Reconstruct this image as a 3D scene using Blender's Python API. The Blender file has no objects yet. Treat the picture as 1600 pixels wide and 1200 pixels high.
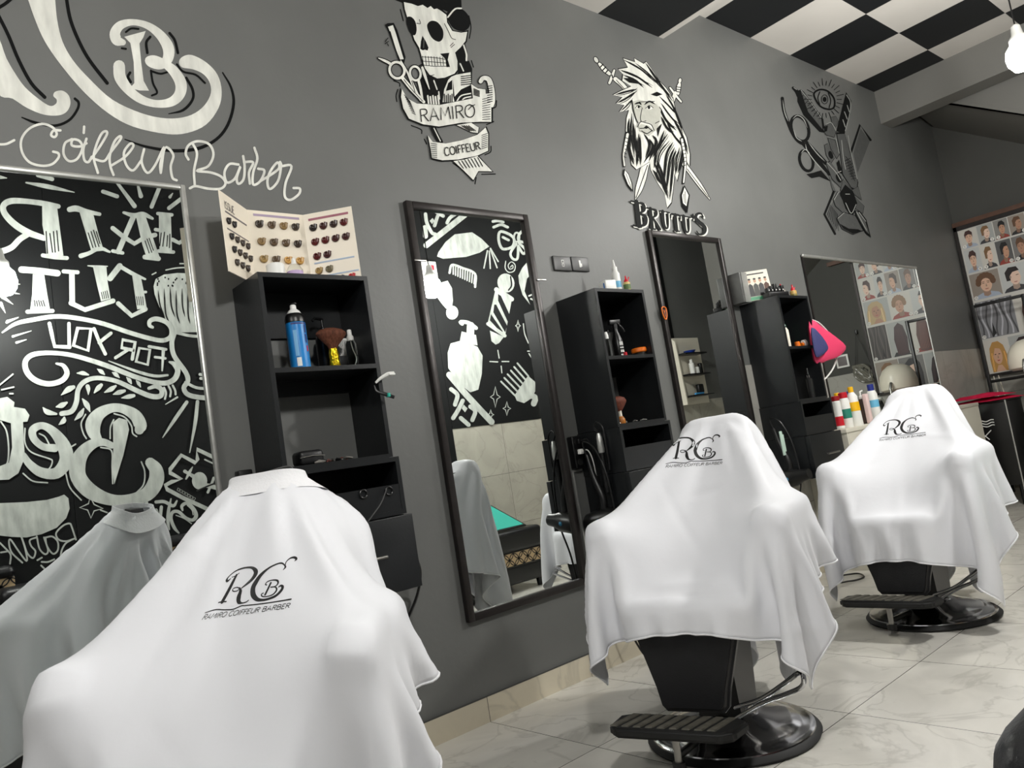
import bpy, bmesh, math, random
import numpy as np
from mathutils import Vector, Matrix
from mathutils.bvhtree import BVHTree
R_ = math.radians
SC = bpy.context.scene
COL = SC.collection
random.seed(7)

# ------------------------------------------------------------------ camera, world, exposure
CAM_F, CAM_YAW, CAM_PITCH, CAM_ROLL = 1212.05, 0.726156, 0.0969694, -0.1598196
CAM_P = np.array([0.0, -2.5793, 1.0])
_fw = np.array([math.sin(CAM_YAW)*math.cos(CAM_PITCH), math.cos(CAM_YAW)*math.cos(CAM_PITCH), math.sin(CAM_PITCH)])
_r0 = np.array([math.cos(CAM_YAW), -math.sin(CAM_YAW), 0.0])
_u0 = np.cross(_r0, _fw)
_c, _s = math.cos(CAM_ROLL), math.sin(CAM_ROLL)
CAM_R, CAM_U = _c*_r0 + _s*_u0, -_s*_r0 + _c*_u0
cd = bpy.data.cameras.new('camera')
cam = bpy.data.objects.new('camera', cd)
COL.objects.link(cam)
cd.sensor_fit = 'HORIZONTAL'
cd.sensor_width = 36.0
cd.lens = CAM_F/1600*36.0
cd.clip_start = 0.01
cam.matrix_world = Matrix(((CAM_R[0], CAM_U[0], -_fw[0], CAM_P[0]), (CAM_R[1], CAM_U[1], -_fw[1], CAM_P[1]),
                           (CAM_R[2], CAM_U[2], -_fw[2], CAM_P[2]), (0, 0, 0, 1)))
SC.camera = cam
w = bpy.data.worlds.new('world')
SC.world = w
w.use_nodes = True
w.node_tree.nodes['Background'].inputs[0].default_value = (0.9, 0.95, 1.0, 1)
w.node_tree.nodes['Background'].inputs[1].default_value = 0.05
SC.view_settings.view_transform = 'Standard'
SC.view_settings.look = 'None'
SC.view_settings.gamma = 1.0
SC.view_settings.use_curve_mapping = False
SC.view_settings.exposure = 0.27
BULB_STRENGTH = 310.0

def ray(px, py):
    return _fw + (px-800)/CAM_F*CAM_R - (py-600)/CAM_F*CAM_U
def at(px, py, ax, v):            # photo pixel -> point on the plane axis = v
    k = ray(px, py)
    t = (v-CAM_P[ax])/k[ax]
    return CAM_P + t*k
def pj(P):
    d = np.asarray(P, float)-CAM_P
    z = d@_fw
    return 800+CAM_F*(d@CAM_R)/z, 600-CAM_F*(d@CAM_U)/z

# ------------------------------------------------------------------ dimensions of the room
XE, XW = 8.285, -1.7              # far wall, near wall
YO = -2.75                        # wall opposite the mirrors
Z1, Z2, XS = 3.405, 3.687, 3.973  # lower ceiling, upper ceiling, step
XB = 7.11                         # beam
ZW = 1.345                        # top of the tiled dado

# ------------------------------------------------------------------ materials
MAT = {}
def lin(c):
    c = c/255.0
    return c/12.92 if c <= 0.04045 else ((c+0.055)/1.055)**2.4
def rgb(r, g, b):
    return (lin(r), lin(g), lin(b), 1.0)
def mat(name, col, rough=0.5, metal=0.0, spec=0.5, noise=0.0, scale=8.0, bump=0.0, bscale=60.0, emit=0.0, trans=0.0, coat=0.0, stretch=None, col2=None, sheen=0.0, alpha=1.0):
    if name in MAT: return MAT[name]
    m = bpy.data.materials.new(name)
    m.use_nodes = True
    nt = m.node_tree
    b = nt.nodes['Principled BSDF']
    b.inputs['Base Color'].default_value = col
    b.inputs['Roughness'].default_value = rough
    b.inputs['Metallic'].default_value = metal
    b.inputs['Specular IOR Level'].default_value = spec
    if trans: b.inputs['Transmission Weight'].default_value = trans
    if coat: b.inputs['Coat Weight'].default_value = coat
    if sheen: b.inputs['Sheen Weight'].default_value = sheen
    if emit:
        b.inputs['Emission Color'].default_value = col
        b.inputs['Emission Strength'].default_value = emit
    if noise or bump:
        tc = nt.nodes.new('ShaderNodeTexCoord')
        mp = nt.nodes.new('ShaderNodeMapping')
        nt.links.new(tc.outputs['Object'], mp.inputs[0])
        if stretch: mp.inputs['Scale'].default_value = stretch
    if noise:
        n = nt.nodes.new('ShaderNodeTexNoise')
        n.inputs['Scale'].default_value = scale
        n.inputs['Detail'].default_value = 5
        nt.links.new(mp.outputs[0], n.inputs[0])
        mx = nt.nodes.new('ShaderNodeMix')
        mx.data_type = 'RGBA'
        c2 = col2 or tuple(max(0, c*(1-noise)) for c in col[:3])+(1,)
        mx.inputs[6].default_value = c2
        mx.inputs[7].default_value = tuple(min(1, c*(1+noise*0.5)) for c in col[:3])+(1,)
        rp = nt.nodes.new('ShaderNodeMapRange')
        rp.inputs[1].default_value = 0.3
        rp.inputs[2].default_value = 0.7
        nt.links.new(n.outputs[0], rp.inputs[0])
        nt.links.new(rp.outputs[0], mx.inputs[0])
        nt.links.new(mx.outputs[2], b.inputs['Base Color'])
    if bump:
        n2 = nt.nodes.new('ShaderNodeTexNoise')
        n2.inputs['Scale'].default_value = bscale
        n2.inputs['Detail'].default_value = 3
        nt.links.new(mp.outputs[0], n2.inputs[0])
        bp = nt.nodes.new('ShaderNodeBump')
        bp.inputs['Strength'].default_value = bump
        bp.inputs['Distance'].default_value = 0.01
        nt.links.new(n2.outputs[0], bp.inputs['Height'])
        nt.links.new(bp.outputs[0], b.inputs['Normal'])
    MAT[name] = m
    return m
def plain(name, r, g, b, rough=0.45, **k):
    return mat(name, rgb(r, g, b), rough, **k)

m_wall = mat('grey_wall_paint', rgb(106, 107, 105), 0.48, spec=0.5, noise=0.10, scale=2.2, bump=0.06, bscale=45)
m_wall2 = mat('dark_grey_wall_paint', rgb(78, 78, 75), 0.7, spec=0.25, noise=0.06, scale=2.0)
m_beam = mat('beam_paint', rgb(116, 115, 111), 0.7, spec=0.25, noise=0.05, scale=2)
m_melamine = mat('black_melamine', rgb(24, 26, 28), 0.36, spec=0.45, noise=0.2, scale=3, bump=0.04, bscale=140)
m_black = plain('black_plastic', 14, 14, 15, 0.35)
m_rubber = plain('black_rubber', 20, 20, 20, 0.65)
m_leather = mat('black_leatherette', rgb(26, 26, 28), 0.38, spec=0.5, noise=0.15, scale=6, bump=0.12, bscale=220)
m_chrome = mat('chrome', rgb(200, 200, 202), 0.12, metal=1.0)
m_steel = mat('brushed_steel', rgb(170, 168, 164), 0.3, metal=1.0)
m_frame = mat('dark_metal_frame', rgb(52, 48, 47), 0.36, metal=0.5, spec=0.5, noise=0.2, scale=20)
m_alu = mat('aluminium_trim', rgb(196, 196, 192), 0.35, metal=0.7, noise=0.1, scale=30)
m_mirror = mat('mirror_glass', rgb(232, 236, 234), 0.0, metal=1.0)
m_cloth = mat('white_cape_cloth', rgb(236, 237, 242), 0.55, spec=0.3, sheen=0.1, bump=0.05, bscale=30)
m_hem = mat('cape_hem', rgb(243, 243, 246), 0.6, spec=0.25, bump=0.15, bscale=120)
m_ink = plain('black_print', 22, 22, 24, 0.45)
m_paint = mat('white_brush_paint', rgb(228, 228, 220), 0.6, spec=0.3, noise=0.22, scale=26, stretch=(1, 1, 0.25))
m_paintg = mat('grey_brush_paint', rgb(96, 97, 94), 0.6, spec=0.3, noise=0.15, scale=26)
m_paintk = plain('black_brush_paint', 16, 17, 17, 0.8, spec=0.15)
m_chalk = mat('chalk_white_paint', rgb(188, 192, 186), 0.75, spec=0.2, noise=0.3, scale=22, stretch=(1, 1, 0.3))
m_panel = mat('black_chalk_panel', rgb(14, 15, 16), 0.6, spec=0.25, noise=0.2, scale=4)
m_white = plain('white_plastic', 236, 236, 232, 0.4)
m_cream = plain('cream_board', 235, 228, 212, 0.55)
m_glass = mat('clear_plastic', rgb(235, 238, 236), 0.06, trans=1.0)
m_glass.node_tree.nodes['Principled BSDF'].inputs['IOR'].default_value = 1.15
m_red = plain('red_plastic', 196, 24, 42, 0.35)
m_yellow = plain('yellow_plastic', 244, 188, 16, 0.4)
m_orange = plain('orange_plastic', 238, 118, 18, 0.4)
m_gold = mat('gold_foil', rgb(220, 190, 30), 0.22, metal=0.85, noise=0.3, scale=40, bump=0.5, bscale=60)
m_bristle = mat('brown_bristles', rgb(98, 58, 42), 0.75, spec=0.2, noise=0.5, scale=30, stretch=(6, 6, 0.5))
m_teal = plain('teal_cloth', 44, 170, 152, 0.7)
def bulb_mat(k): return mat('lamp_glass_lit_%d' % k, (1.0, 0.985, 0.945, 1), 0.3, emit=BULB_STRENGTH*k/100)

# ------------------------------------------------------------------ object helpers
def link(o, parent=None):
    COL.objects.link(o)
    if parent is not None: o.parent = parent
    return o
def tag(o, label=None, cat=None, group=None, kind=None):
    if label: o['label'] = label
    if cat: o['category'] = cat
    if group: o['group'] = group
    if kind: o['kind'] = kind
    return o
def thing(name, label, cat, loc=(0, 0, 0), rz=0.0, group=None):
    o = bpy.data.objects.new(name, None)
    o.empty_display_size = 0.05
    o.location = loc
    o.rotation_euler = (0, 0, rz)
    link(o)
    return tag(o, label, cat, group)
class MB:
    """collects shapes for ONE mesh object"""
    def __init__(s):
        s.v, s.f, s.m, s.mats, s.sm = [], [], [], [], []
    def mi(s, m):
        if m not in s.mats: s.mats.append(m)
        return s.mats.index(m)
    def add(s, vs, fs, m, smooth=False):
        o = len(s.v)
        s.v += [tuple(map(float, p)) for p in vs]
        i = s.mi(m)
        for f in fs:
            s.f.append([o+k for k in f])
            s.m.append(i)
            s.sm.append(smooth)
        return s
    def box(s, lo, hi, m, M=None):
        x0, y0, z0 = lo
        x1, y1, z1 = hi
        v = [(x0, y0, z0), (x1, y0, z0), (x1, y1, z0), (x0, y1, z0), (x0, y0, z1), (x1, y0, z1), (x1, y1, z1), (x0, y1, z1)]
        if M is not None: v = [tuple(M @ Vector(p)) for p in v]
        return s.add(v, [(3, 2, 1, 0), (4, 5, 6, 7), (0, 1, 5, 4), (1, 2, 6, 5), (2, 3, 7, 6), (3, 0, 4, 7)], m)
    def rbox(s, lo, hi, m, r=0.02, M=None, seg=3):
        bm = bmesh.new()
        bmesh.ops.create_cube(bm, size=1)
        for v in bm.verts:
            v.co = Vector([lo[i]+(v.co[i]+.5)*(hi[i]-lo[i]) for i in range(3)])
        r = min(r, min(hi[i]-lo[i] for i in range(3))*0.49)
        bmesh.ops.bevel(bm, geom=bm.edges[:], offset=r, segments=seg, affect='EDGES', profile=0.5)
        return s.bm(bm, m, True, M)
    def bm(s, bm, m, smooth=True, M=None):
        bm.verts.ensure_lookup_table()
        vs = [tuple((M @ v.co) if M is not None else v.co) for v in bm.verts]
        fs = [[v.index for v in f.verts] for f in bm.faces]
        bm.free()
        return s.add(vs, fs, m, smooth)
    def lathe(s, prof, m, n=24, c=(0, 0, 0), M=None, smooth=True, sx=1.0, sy=1.0):
        vs, fs = [], []
        for r, z in prof:
            for k in range(n):
                a = 2*math.pi*k/n
                vs.append((c[0]+r*math.cos(a)*sx, c[1]+r*math.sin(a)*sy, c[2]+z))
        for i in range(len(prof)-1):
            for k in range(n):
                k2 = (k+1) % n
                fs.append((i*n+k, i*n+k2, (i+1)*n+k2, (i+1)*n+k))
        fs.append(tuple(range(n))[::-1])
        fs.append(tuple((len(prof)-1)*n+k for k in range(n)))
        if M is not None: vs = [tuple(M @ Vector(p)) for p in vs]
        return s.add(vs, fs, m, smooth)
    def tube(s, pts, r, m, n=8, closed=False, smoothp=0):
        P = [Vector(p) for p in pts]
        if smoothp: P = [Vector(p) for p in spline(pts, smoothp, closed)]
        rs = r if isinstance(r, (list, tuple)) else [r]*len(P)
        if len(rs) != len(P): rs = list(np.interp(np.linspace(0, 1, len(P)), np.linspace(0, 1, len(rs)), rs))
        N = len(P)
        vs, fs = [], []
        up = None
        for i in range(N):
            a = P[(i-1) % N] if (closed or i > 0) else P[i]
            b = P[(i+1) % N] if (closed or i < N-1) else P[i]
            t = (b-a).normalized()
            if up is None:
                up = Vector((0, 0, 1)) if abs(t.z) < 0.9 else Vector((1, 0, 0))
            sd = t.cross(up).normalized()
            up = sd.cross(t).normalized()
            for k in range(n):
                an = 2*math.pi*k/n
                vs.append(tuple(P[i]+(sd*math.cos(an)+up*math.sin(an))*rs[i]))
        for i in range(N if closed else N-1):
            j = (i+1) % N
            for k in range(n):
                k2 = (k+1) % n
                fs.append((i*n+k, i*n+k2, j*n+k2, j*n+k))
        if not closed:
            fs.append(tuple(range(n))[::-1])
            fs.append(tuple((N-1)*n+k for k in range(n)))
        return s.add(vs, fs, m, True)
    def prism(s, poly, axis, a0, a1, m, smooth=False):
        """poly in the two other axes, extruded along axis"""
        def mk(p, a):
            q = list(p)
            q.insert(axis, a)
            return tuple(q)
        n = len(poly)
        vs = [mk(p, a0) for p in poly]+[mk(p, a1) for p in poly]
        fs = [tuple(range(n))[::-1], tuple(range(n, 2*n))]+[(i, (i+1) % n, n+(i+1) % n, n+i) for i in range(n)]
        return s.add(vs, fs, m, smooth)
    def ell(s, c, r, m, M=None, seg=20, rings=12):
        bm = bmesh.new()
        bmesh.ops.create_uvsphere(bm, u_segments=seg, v_segments=rings, radius=1)
        for v in bm.verts: v.co = Vector((c[0]+v.co.x*r[0], c[1]+v.co.y*r[1], c[2]+v.co.z*r[2]))
        return s.bm(bm, m, True, M)
    def build(s, name, parent=None, label=None, auto=True, fix=True):
        me = bpy.data.meshes.new(name)
        me.from_pydata(s.v, [], s.f)
        for m in s.mats: me.materials.append(m)
        me.polygons.foreach_set('material_index', s.m)
        me.polygons.foreach_set('use_smooth', s.sm)
        if fix:
            b = bmesh.new()
            b.from_mesh(me)
            bmesh.ops.recalc_face_normals(b, faces=b.faces)
            b.to_mesh(me)
            b.free()
        me.update()
        if auto and any(s.sm):
            try: me.set_sharp_from_angle(angle=R_(40))
            except Exception: pass
        o = link(bpy.data.objects.new(name, me), parent)
        if label: o['label'] = label
        return o
def spline(pts, n=6, closed=False):
    P = [np.array(p, float) for p in pts]
    N = len(P)
    if N < 3 and not closed: return P
    out = []
    for i in range(N if closed else N-1):
        p0 = P[(i-1) % N] if (closed or i > 0) else 2*P[0]-P[1]
        p1, p2 = P[i], P[(i+1) % N]
        p3 = P[(i+2) % N] if (closed or i+2 < N) else 2*P[-1]-P[-2]
        for k in range(n):
            t = k/n
            out.append(0.5*((2*p1)+(-p0+p2)*t+(2*p0-5*p1+4*p2-p3)*t*t+(-p0+3*p1-3*p2+p3)*t**3))
    if not closed: out.append(P[-1])
    return out
def copy_tree(o, parent=None):
    c = o.copy()
    COL.objects.link(c)
    if parent is not None: c.parent = parent
    for ch in list(o.children): copy_tree(ch, c)
    return c
def struct(o):
    o['kind'] = 'structure'
    return o

# ------------------------------------------------------------------ setting: floor, walls, ceiling
def floor_material(name, tx, ty, ox, oy, base, rough, gap=0.0028, axis2=1):
    m = bpy.data.materials.new(name)
    m.use_nodes = True
    nt = m.node_tree
    N, L = nt.nodes, nt.links
    b = N['Principled BSDF']
    geo = N.new('ShaderNodeNewGeometry')
    sep = N.new('ShaderNodeSeparateXYZ')
    L.new(geo.outputs['Position'], sep.inputs[0])
    def math_(op, a, bb=None, c=None):
        n = N.new('ShaderNodeMath')
        n.operation = op
        for i, v in enumerate((a, bb, c)):
            if v is None: continue
            if isinstance(v, (int, float)): n.inputs[i].default_value = v
            else: L.new(v, n.inputs[i])
        return n.outputs[0]
    def grid(out, t, o):
        q = math_('DIVIDE', math_('SUBTRACT', out, o), t)
        fr = math_('FRACT', q)
        dd = math_('MINIMUM', fr, math_('SUBTRACT', 1.0, fr))
        return math_('LESS_THAN', math_('MULTIPLY', dd, t), gap/2), math_('FLOOR', q)
    g1, i1 = grid(sep.outputs[0], tx, ox)
    g2, i2 = grid(sep.outputs[axis2], ty, oy)
    line = math_('MAXIMUM', g1, g2)
    comb = N.new('ShaderNodeCombineXYZ')
    L.new(math_('MULTIPLY', i1, 3.7), comb.inputs[0])
    L.new(math_('MULTIPLY', i2, 5.3), comb.inputs[1])
    L.new(math_('MULTIPLY', math_('ADD', i1, i2), 2.1), comb.inputs[2])
    vadd = N.new('ShaderNodeVectorMath')
    L.new(geo.outputs['Position'], vadd.inputs[0])
    L.new(comb.outputs[0], vadd.inputs[1])
    n1 = N.new('ShaderNodeTexNoise')
    n1.inputs['Scale'].default_value = 2.6
    n1.inputs['Detail'].default_value = 8
    n1.inputs['Distortion'].default_value = 1.6
    L.new(vadd.outputs[0], n1.inputs[0])
    r1 = N.new('ShaderNodeValToRGB')
    r1.color_ramp.elements[0].position = 0.28
    r1.color_ramp.elements[0].color = tuple(c*0.84 for c in base[:3])+(1,)
    r1.color_ramp.elements[1].position = 0.62
    r1.color_ramp.elements[1].color = base
    L.new(n1.outputs[0], r1.inputs[0])
    n2 = N.new('ShaderNodeTexNoise')
    n2.inputs['Scale'].default_value = 1.7
    n2.inputs['Detail'].default_value = 6
    n2.inputs['Distortion'].default_value = 2.2
    L.new(vadd.outputs[0], n2.inputs[0])
    v = math_('ABSOLUTE', math_('SUBTRACT', n2.outputs[0], 0.5))
    vein = N.new('ShaderNodeMapRange')
    vein.inputs[1].default_value = 0.0
    vein.inputs[2].default_value = 0.022
    vein.inputs[3].default_value = 0.22
    vein.inputs[4].default_value = 0.0
    L.new(v, vein.inputs[0])
    mx = N.new('ShaderNodeMix')
    mx.data_type = 'RGBA'
    L.new(vein.outputs[0], mx.inputs[0])
    L.new(r1.outputs[0], mx.inputs[6])
    mx.inputs[7].default_value = rgb(120, 116, 106)
    mx2 = N.new('ShaderNodeMix')
    mx2.data_type = 'RGBA'
    L.new(line, mx2.inputs[0])
    L.new(mx.outputs[2], mx2.inputs[6])
    mx2.inputs[7].default_value = rgb(74, 70, 64)
    L.new(mx2.outputs[2], b.inputs['Base Color'])
    b.inputs['Roughness'].default_value = rough
    b.inputs['Specular IOR Level'].default_value = 0.5
    return m
m_floor = floor_material('marble_floor_tile', 0.589, 0.6, 1.885, -0.593, rgb(224, 221, 213), 0.14)
m_skirt = floor_material('marble_skirting_tile', 0.589, 9.0, 1.885, -1.0, rgb(212, 203, 182), 0.3, axis2=2)
m_dado = floor_material('pale_wall_tile', 0.6, 0.45, 0.1, -0.005, rgb(172, 170, 163), 0.35, axis2=2)
m_dado2 = floor_material('beige_wall_tile', 0.6, 0.45, 0.3, -0.005, rgb(182, 178, 166), 0.4, axis2=2)
m_cw = mat('ceiling_white_square', rgb(204, 200, 194), 0.75, spec=0.2, noise=0.04, scale=3)
m_ck = mat('ceiling_black_square', rgb(26, 28, 30), 0.55, spec=0.3, noise=0.1, scale=3)

struct(MB().box((XW, YO, -0.1), (XE, 0, 0), m_floor).build('floor'))
XD = 4.0
mb = MB().box((XW, 0, 0), (XE, 0.12, 3.9), m_wall)
wl = struct(mb.build('wall_left'))
struct(MB().box((XD, -0.006, 0.0), (XE, 0.0, ZW), m_dado).build('trim_1'))
struct(MB().box((XE, YO-0.1, 0), (XE+0.12, 0.12, 3.9), m_wall2).build('wall_far'))
struct(MB().box((XW-0.12, YO-0.1, 0), (XW, 0.12, 3.9), m_wall2).build('wall_near'))
struct(MB().box((XW, YO-0.12, 0), (XE, YO, 3.9), m_wall).build('wall_right'))
struct(MB().box((3.95, YO, 0), (XE, YO+0.008, 1.342), m_dado2).build('trim_2'))
struct(MB().box((XE-0.006, YO, 0), (XE, 0, ZW), m_dado).build('trim_3'))
struct(MB().box((XW, -0.012, 0), (XE, 0, 0.096), m_skirt).box((XW, -0.0125, 0.0955), (XE, 0, 0.0975), m_wall2).build('baseboard_left'))

def checker(mb, x0, x1, z, xo, first_black_at):
    T = 0.5505
    xs = sorted({x0, x1} | {xo+k*T for k in range(-20, 20) if x0 < xo+k*T < x1})
    ys = sorted({YO, 0.0} | {-0.586+k*T for k in range(-6, 2) if YO < -0.586+k*T < 0})
    ys = [y for y in ys if not (-0.05 < y < -0.001)]
    for i in range(len(xs)-1):
        for j in range(len(ys)-1):
            kx = math.floor(((xs[i]+xs[i+1])/2-first_black_at)/T)
            ky = math.floor((-(ys[j]+ys[j+1])/2-0.586)/T)+1
            m = m_ck if (kx+ky) % 2 == 0 else m_cw
            mb.add([(xs[i], ys[j], z), (xs[i+1], ys[j], z), (xs[i+1], ys[j+1], z), (xs[i], ys[j+1], z)], [(3, 2, 1, 0)], m)
mb = MB()
checker(mb, XW, XS, Z1, 3.376, 3.376)
checker(mb, XS, XE, Z2, 5.056, 4.5055)
mb.add([(XS, YO, Z1), (XS, 0, Z1), (XS, 0, Z2), (XS, YO, Z2)], [(0, 1, 2, 3)], m_cw)
mb.box((XW, YO, 3.9), (XE, 0, 3.95), m_beam)
struct(mb.build('ceiling', fix=False))
struct(MB().box((7.055, YO, 3.39), (7.272, 0, Z2), m_beam).build('trim_4'))
def soff(y, a): return (3.424+0.667*(y+0.462)) if a else (3.575+0.68*y)
ys = (-0.03, -2.2)
struct(MB().add([(7.32, ys[0], soff(ys[0], 1)), (7.32, ys[1], soff(ys[1], 1)), (7.32, ys[1], Z2), (7.32, ys[0], Z2),
                 (XE, ys[0], soff(ys[0], 0)), (XE, ys[1], soff(ys[1], 0)), (XE, ys[1], Z2), (XE, ys[0], Z2)],
                [(0, 1, 2, 3), (7, 6, 5, 4), (0, 4, 5, 1), (3, 2, 6, 7), (0, 3, 7, 4), (1, 5, 6, 2)], m_beam).build('trim_5'))
# the black chalk panels on the wall opposite the mirrors
pn = thing('chalk_panel', 'long black chalk panel with white lettering and tool drawings, seen in the mirrors', 'wall panel', (0, YO+0.002, 0))
MB().box((XW+0.02, 0, 0.25), (1.07, 0.012, 3.3), m_panel).build('board', pn)
MB().box((1.073, 0, 0.25), (3.95, 0.012, 3.3), m_panel).build('board', pn)
MB().box((3.953, 0, 1.345), (7.25, 0.012, 3.3), m_panel).build('board', pn)

# ------------------------------------------------------------------ mirrors
def mirror(x0, x1, z0, z1, fw, th, fm, label, parts=True):
    t = thing('wall_mirror', label, 'mirror', ((x0+x1)/2, 0, z0))
    c = (x0+x1)/2
    a, b, h = x0-c, x1-c, z1-z0
    g = MB().box((a+fw*0.5, -0.012, fw*0.5), (b-fw*0.5, -0.004, h-fw*0.5), m_mirror)
    g.build('glass', t)
    for nm, lo, hi in (('left_frame', (a, -th, 0), (a+fw, -0.001, h)), ('right_frame', (b-fw, -th, 0), (b, -0.001, h)),
                       ('top_frame', (a+fw, -th, h-fw), (b-fw, -0.001, h)), ('bottom_frame', (a+fw, -th, 0), (b-fw, -0.001, fw))):
        f = MB().rbox(lo, hi, fm, 0.004, seg=2)
        f.build('frame_rail', t)
    return t
mirror(-0.30, 0.949, 0.36, 2.097, 0.016, 0.022, m_alu, 'large wall mirror in a silver frame at the far left, reflecting the chalk lettering')
t2 = mirror(1.845, 2.537, 0.395, 2.136, 0.032, 0.028, m_frame, 'tall dark framed mirror reflecting chalk drawings of comb and barber pole')
for x, z in ((-0.29, 1.48), (0.33, 1.42)):
    MB().rbox((x-0.06 if x < 0 else x, -0.034, z-0.004), (x if x < 0 else x+0.06, -0.028, z+0.004), m_steel, 0.002).build('clip', t2)
mirror(3.442, 4.146, 0.42, 2.135, 0.03, 0.026, m_frame, 'narrow dark framed mirror under the bearded man mural')
t4 = thing('wall_mirror', 'wide mirror with a thin pale top strip at the far end, reflecting the haircut poster', 'mirror', (6.122, 0, 0.87))
MB().box((-0.981, -0.012, 0), (0.981, -0.007, 1.215), m_mirror).build('glass', t4)
MB().rbox((-0.985, -0.022, 1.205), (0.985, -0.007, 1.224), m_alu, 0.003).build('frame_rail', t4)
MB().box((-0.987, -0.016, 0), (-0.979, -0.0065, 1.205), m_frame).build('frame_rail', t4)
MB().box((0.979, -0.016, 0), (0.986, -0.0065, 1.205), m_alu).build('frame_rail', t4)

# ------------------------------------------------------------------ lamps
def lamp(x, y, z, zc, label, k=100):
    t = thing('pendant_lamp', label, 'lamp', (x, y, z))
    MB().lathe([(0.02, -0.085), (0.05, -0.075), (0.072, -0.04), (0.078, 0.0), (0.07, 0.04), (0.045, 0.07)], bulb_mat(k), 14).build('bulb', t, 'glowing white bulb')
    MB().lathe([(0.046, 0.068), (0.046, 0.10), (0.03, 0.12), (0.022, 0.17), (0.01, 0.18)], m_white, 14).build('socket', t)
    MB().tube([(0, 0, 0.17), (0, 0, zc-z-0.01)], 0.004, m_black, 6).build('cord', t)
    MB().lathe([(0.05, zc-z-0.025), (0.045, zc-z-0.001)], m_white, 16).build('ceiling_rose', t)
    return t
lamp(0.727, -2.2, 2.381, Z1, 'bright pendant bulb reflected at the left edge of the silver mirror', 84)
lamp(3.560, -2.2, 2.422, Z1, 'bright pendant bulb reflected in the tall dark framed mirror', 125)
lamp(5.02, -1.53, 2.745, Z2, 'bright pendant bulb hanging by the beam at the top right corner')
lamp(-0.95, -1.4, 2.6, Z1, 'unseen pendant bulb added as fill light at the near end of the room behind the camera', 60)  # extra lamp out of view, added for general room fill

# ------------------------------------------------------------------ shelf cabinets
def cabinet(x0, x1, top, mid, bot, dep, low_dep, lowz, label, open_back=True, drawer=None):
    t = thing('shelf_cabinet', label, 'cabinet', ((x0+x1)/2, 0, lowz))
    c = (x0+x1)/2
    a, b = x0-c, x1-c
    T = 0.016
    z = lambda v: v-lowz
    for s0 in (a, b-T):
        MB().box((s0, -dep, z(bot)-0.012), (s0+T, -0.002, z(top)), m_melamine).build('side_panel', t)
    MB().box((a+T, -dep, z(top)-T), (b-T, -0.002, z(top)), m_melamine).build('top_panel', t)
    MB().box((a+T, -dep, z(mid)-T), (b-T, -0.002, z(mid)), m_melamine).build('shelf', t)
    MB().box((a+T, -dep, z(bot)-T), (b-T, -0.002, z(bot)), m_melamine).build('shelf', t)
    MB().box((a+T, -0.014, z(top)-0.18), (b-T, -0.002, z(top)-T), m_melamine).build('back_rail', t)
    MB().box((a+T, -0.014, z(mid)-0.07), (b-T, -0.002, z(mid)-T), m_melamine).build('back_rail', t)
    # lower unit
    zb = z(bot)-0.014
    lb = MB()
    la, l2 = a-0.008, b+0.006
    h1 = zb-0.20
    for s0 in (la, l2-T): lb.box((s0, -low_dep, h1), (s0+T, -0.002, zb), m_melamine)
    lb.box((la+T, -low_dep, zb-T), (l2-T, -0.002, zb), m_melamine)
    lb.box((la+T, -low_dep, h1), (l2-T, -0.002, h1+T), m_melamine)
    lb.box((la+T, -0.014, h1+T), (l2-T, -0.002, zb-T), m_melamine)
    lb.build('lower_box', t)
    MB().box((la+T, -low_dep+0.001, h1+T), (l2-T, -low_dep+T, h1+0.105), m_melamine).build('front_panel', t)
    d = MB().box((la+0.002, -low_dep+T+0.002, 0.0), (l2-0.002, -0.002, h1-0.002), m_melamine)
    d.build('drawer_box', t)
    dr = MB().rbox((la-0.002, -low_dep-0.014, 0.002), (l2+0.012, -low_dep+T, h1-0.004), m_melamine, 0.002).build('drawer', t)
    hz = (h1)/2
    hb = MB().tube([((la+l2)/2-0.05, -low_dep-0.036, hz), ((la+l2)/2+0.09, -low_dep-0.036, hz)], 0.0055, m_steel, 10)
    for xx in (-0.02, 0.06): hb.tube([((la+l2)/2+xx, -low_dep-0.036, hz), ((la+l2)/2+xx, -low_dep-0.012, hz)], 0.004, m_steel, 8)
    hb.build('handle', dr, 'brushed steel bar handle')
    return t
C1 = cabinet(1.074, 1.486, 1.739, 1.417, 1.092, 0.218, 0.245, 0.622, 'black open shelf cabinet beside the silver mirror, carrying the colour chart')
C2 = cabinet(2.652, 3.006, 1.717, 1.398, 1.085, 0.257, 0.27, 0.62, 'black open shelf cabinet between the two dark framed mirrors')
C3 = cabinet(4.246, 4.604, 1.716, 1.403, 1.085, 0.264, 0.28, 0.62, 'black open shelf cabinet furthest along the wall, magazines on its top')
# cable holes in the front panel of the first cabinet
for px, py in ((568, 772), (608, 767)):
    P = at(px, py, 1, -0.247)
    MB().tube([(P[0]-1.28+0.014*math.cos(a), P[1], P[2]-0.622+0.014*math.sin(a)) for a in np.linspace(0, 2*math.pi, 14)[:-1]], 0.003, m_black, 6, closed=True).build('cable_grommet', C1)

def bottle(name, label, cat, loc, parts, group=None, rz=0.0, n=20):
    t = thing(name, label, cat, loc, rz, group)
    for pn_, prof, m in parts:
        if isinstance(prof, MB): prof.build(pn_, t)
        else: MB().lathe(prof, m, n).build(pn_, t)
    return t
def cyl(r, z0, z1, b=0.003):
    return [(r-b, z0), (r, z0+b), (r, z1-b), (r-b, z1)]
def on(px, py, Y, z):
    P = at(px, py, 1, Y)
    return (float(P[0]), Y, z)

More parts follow.
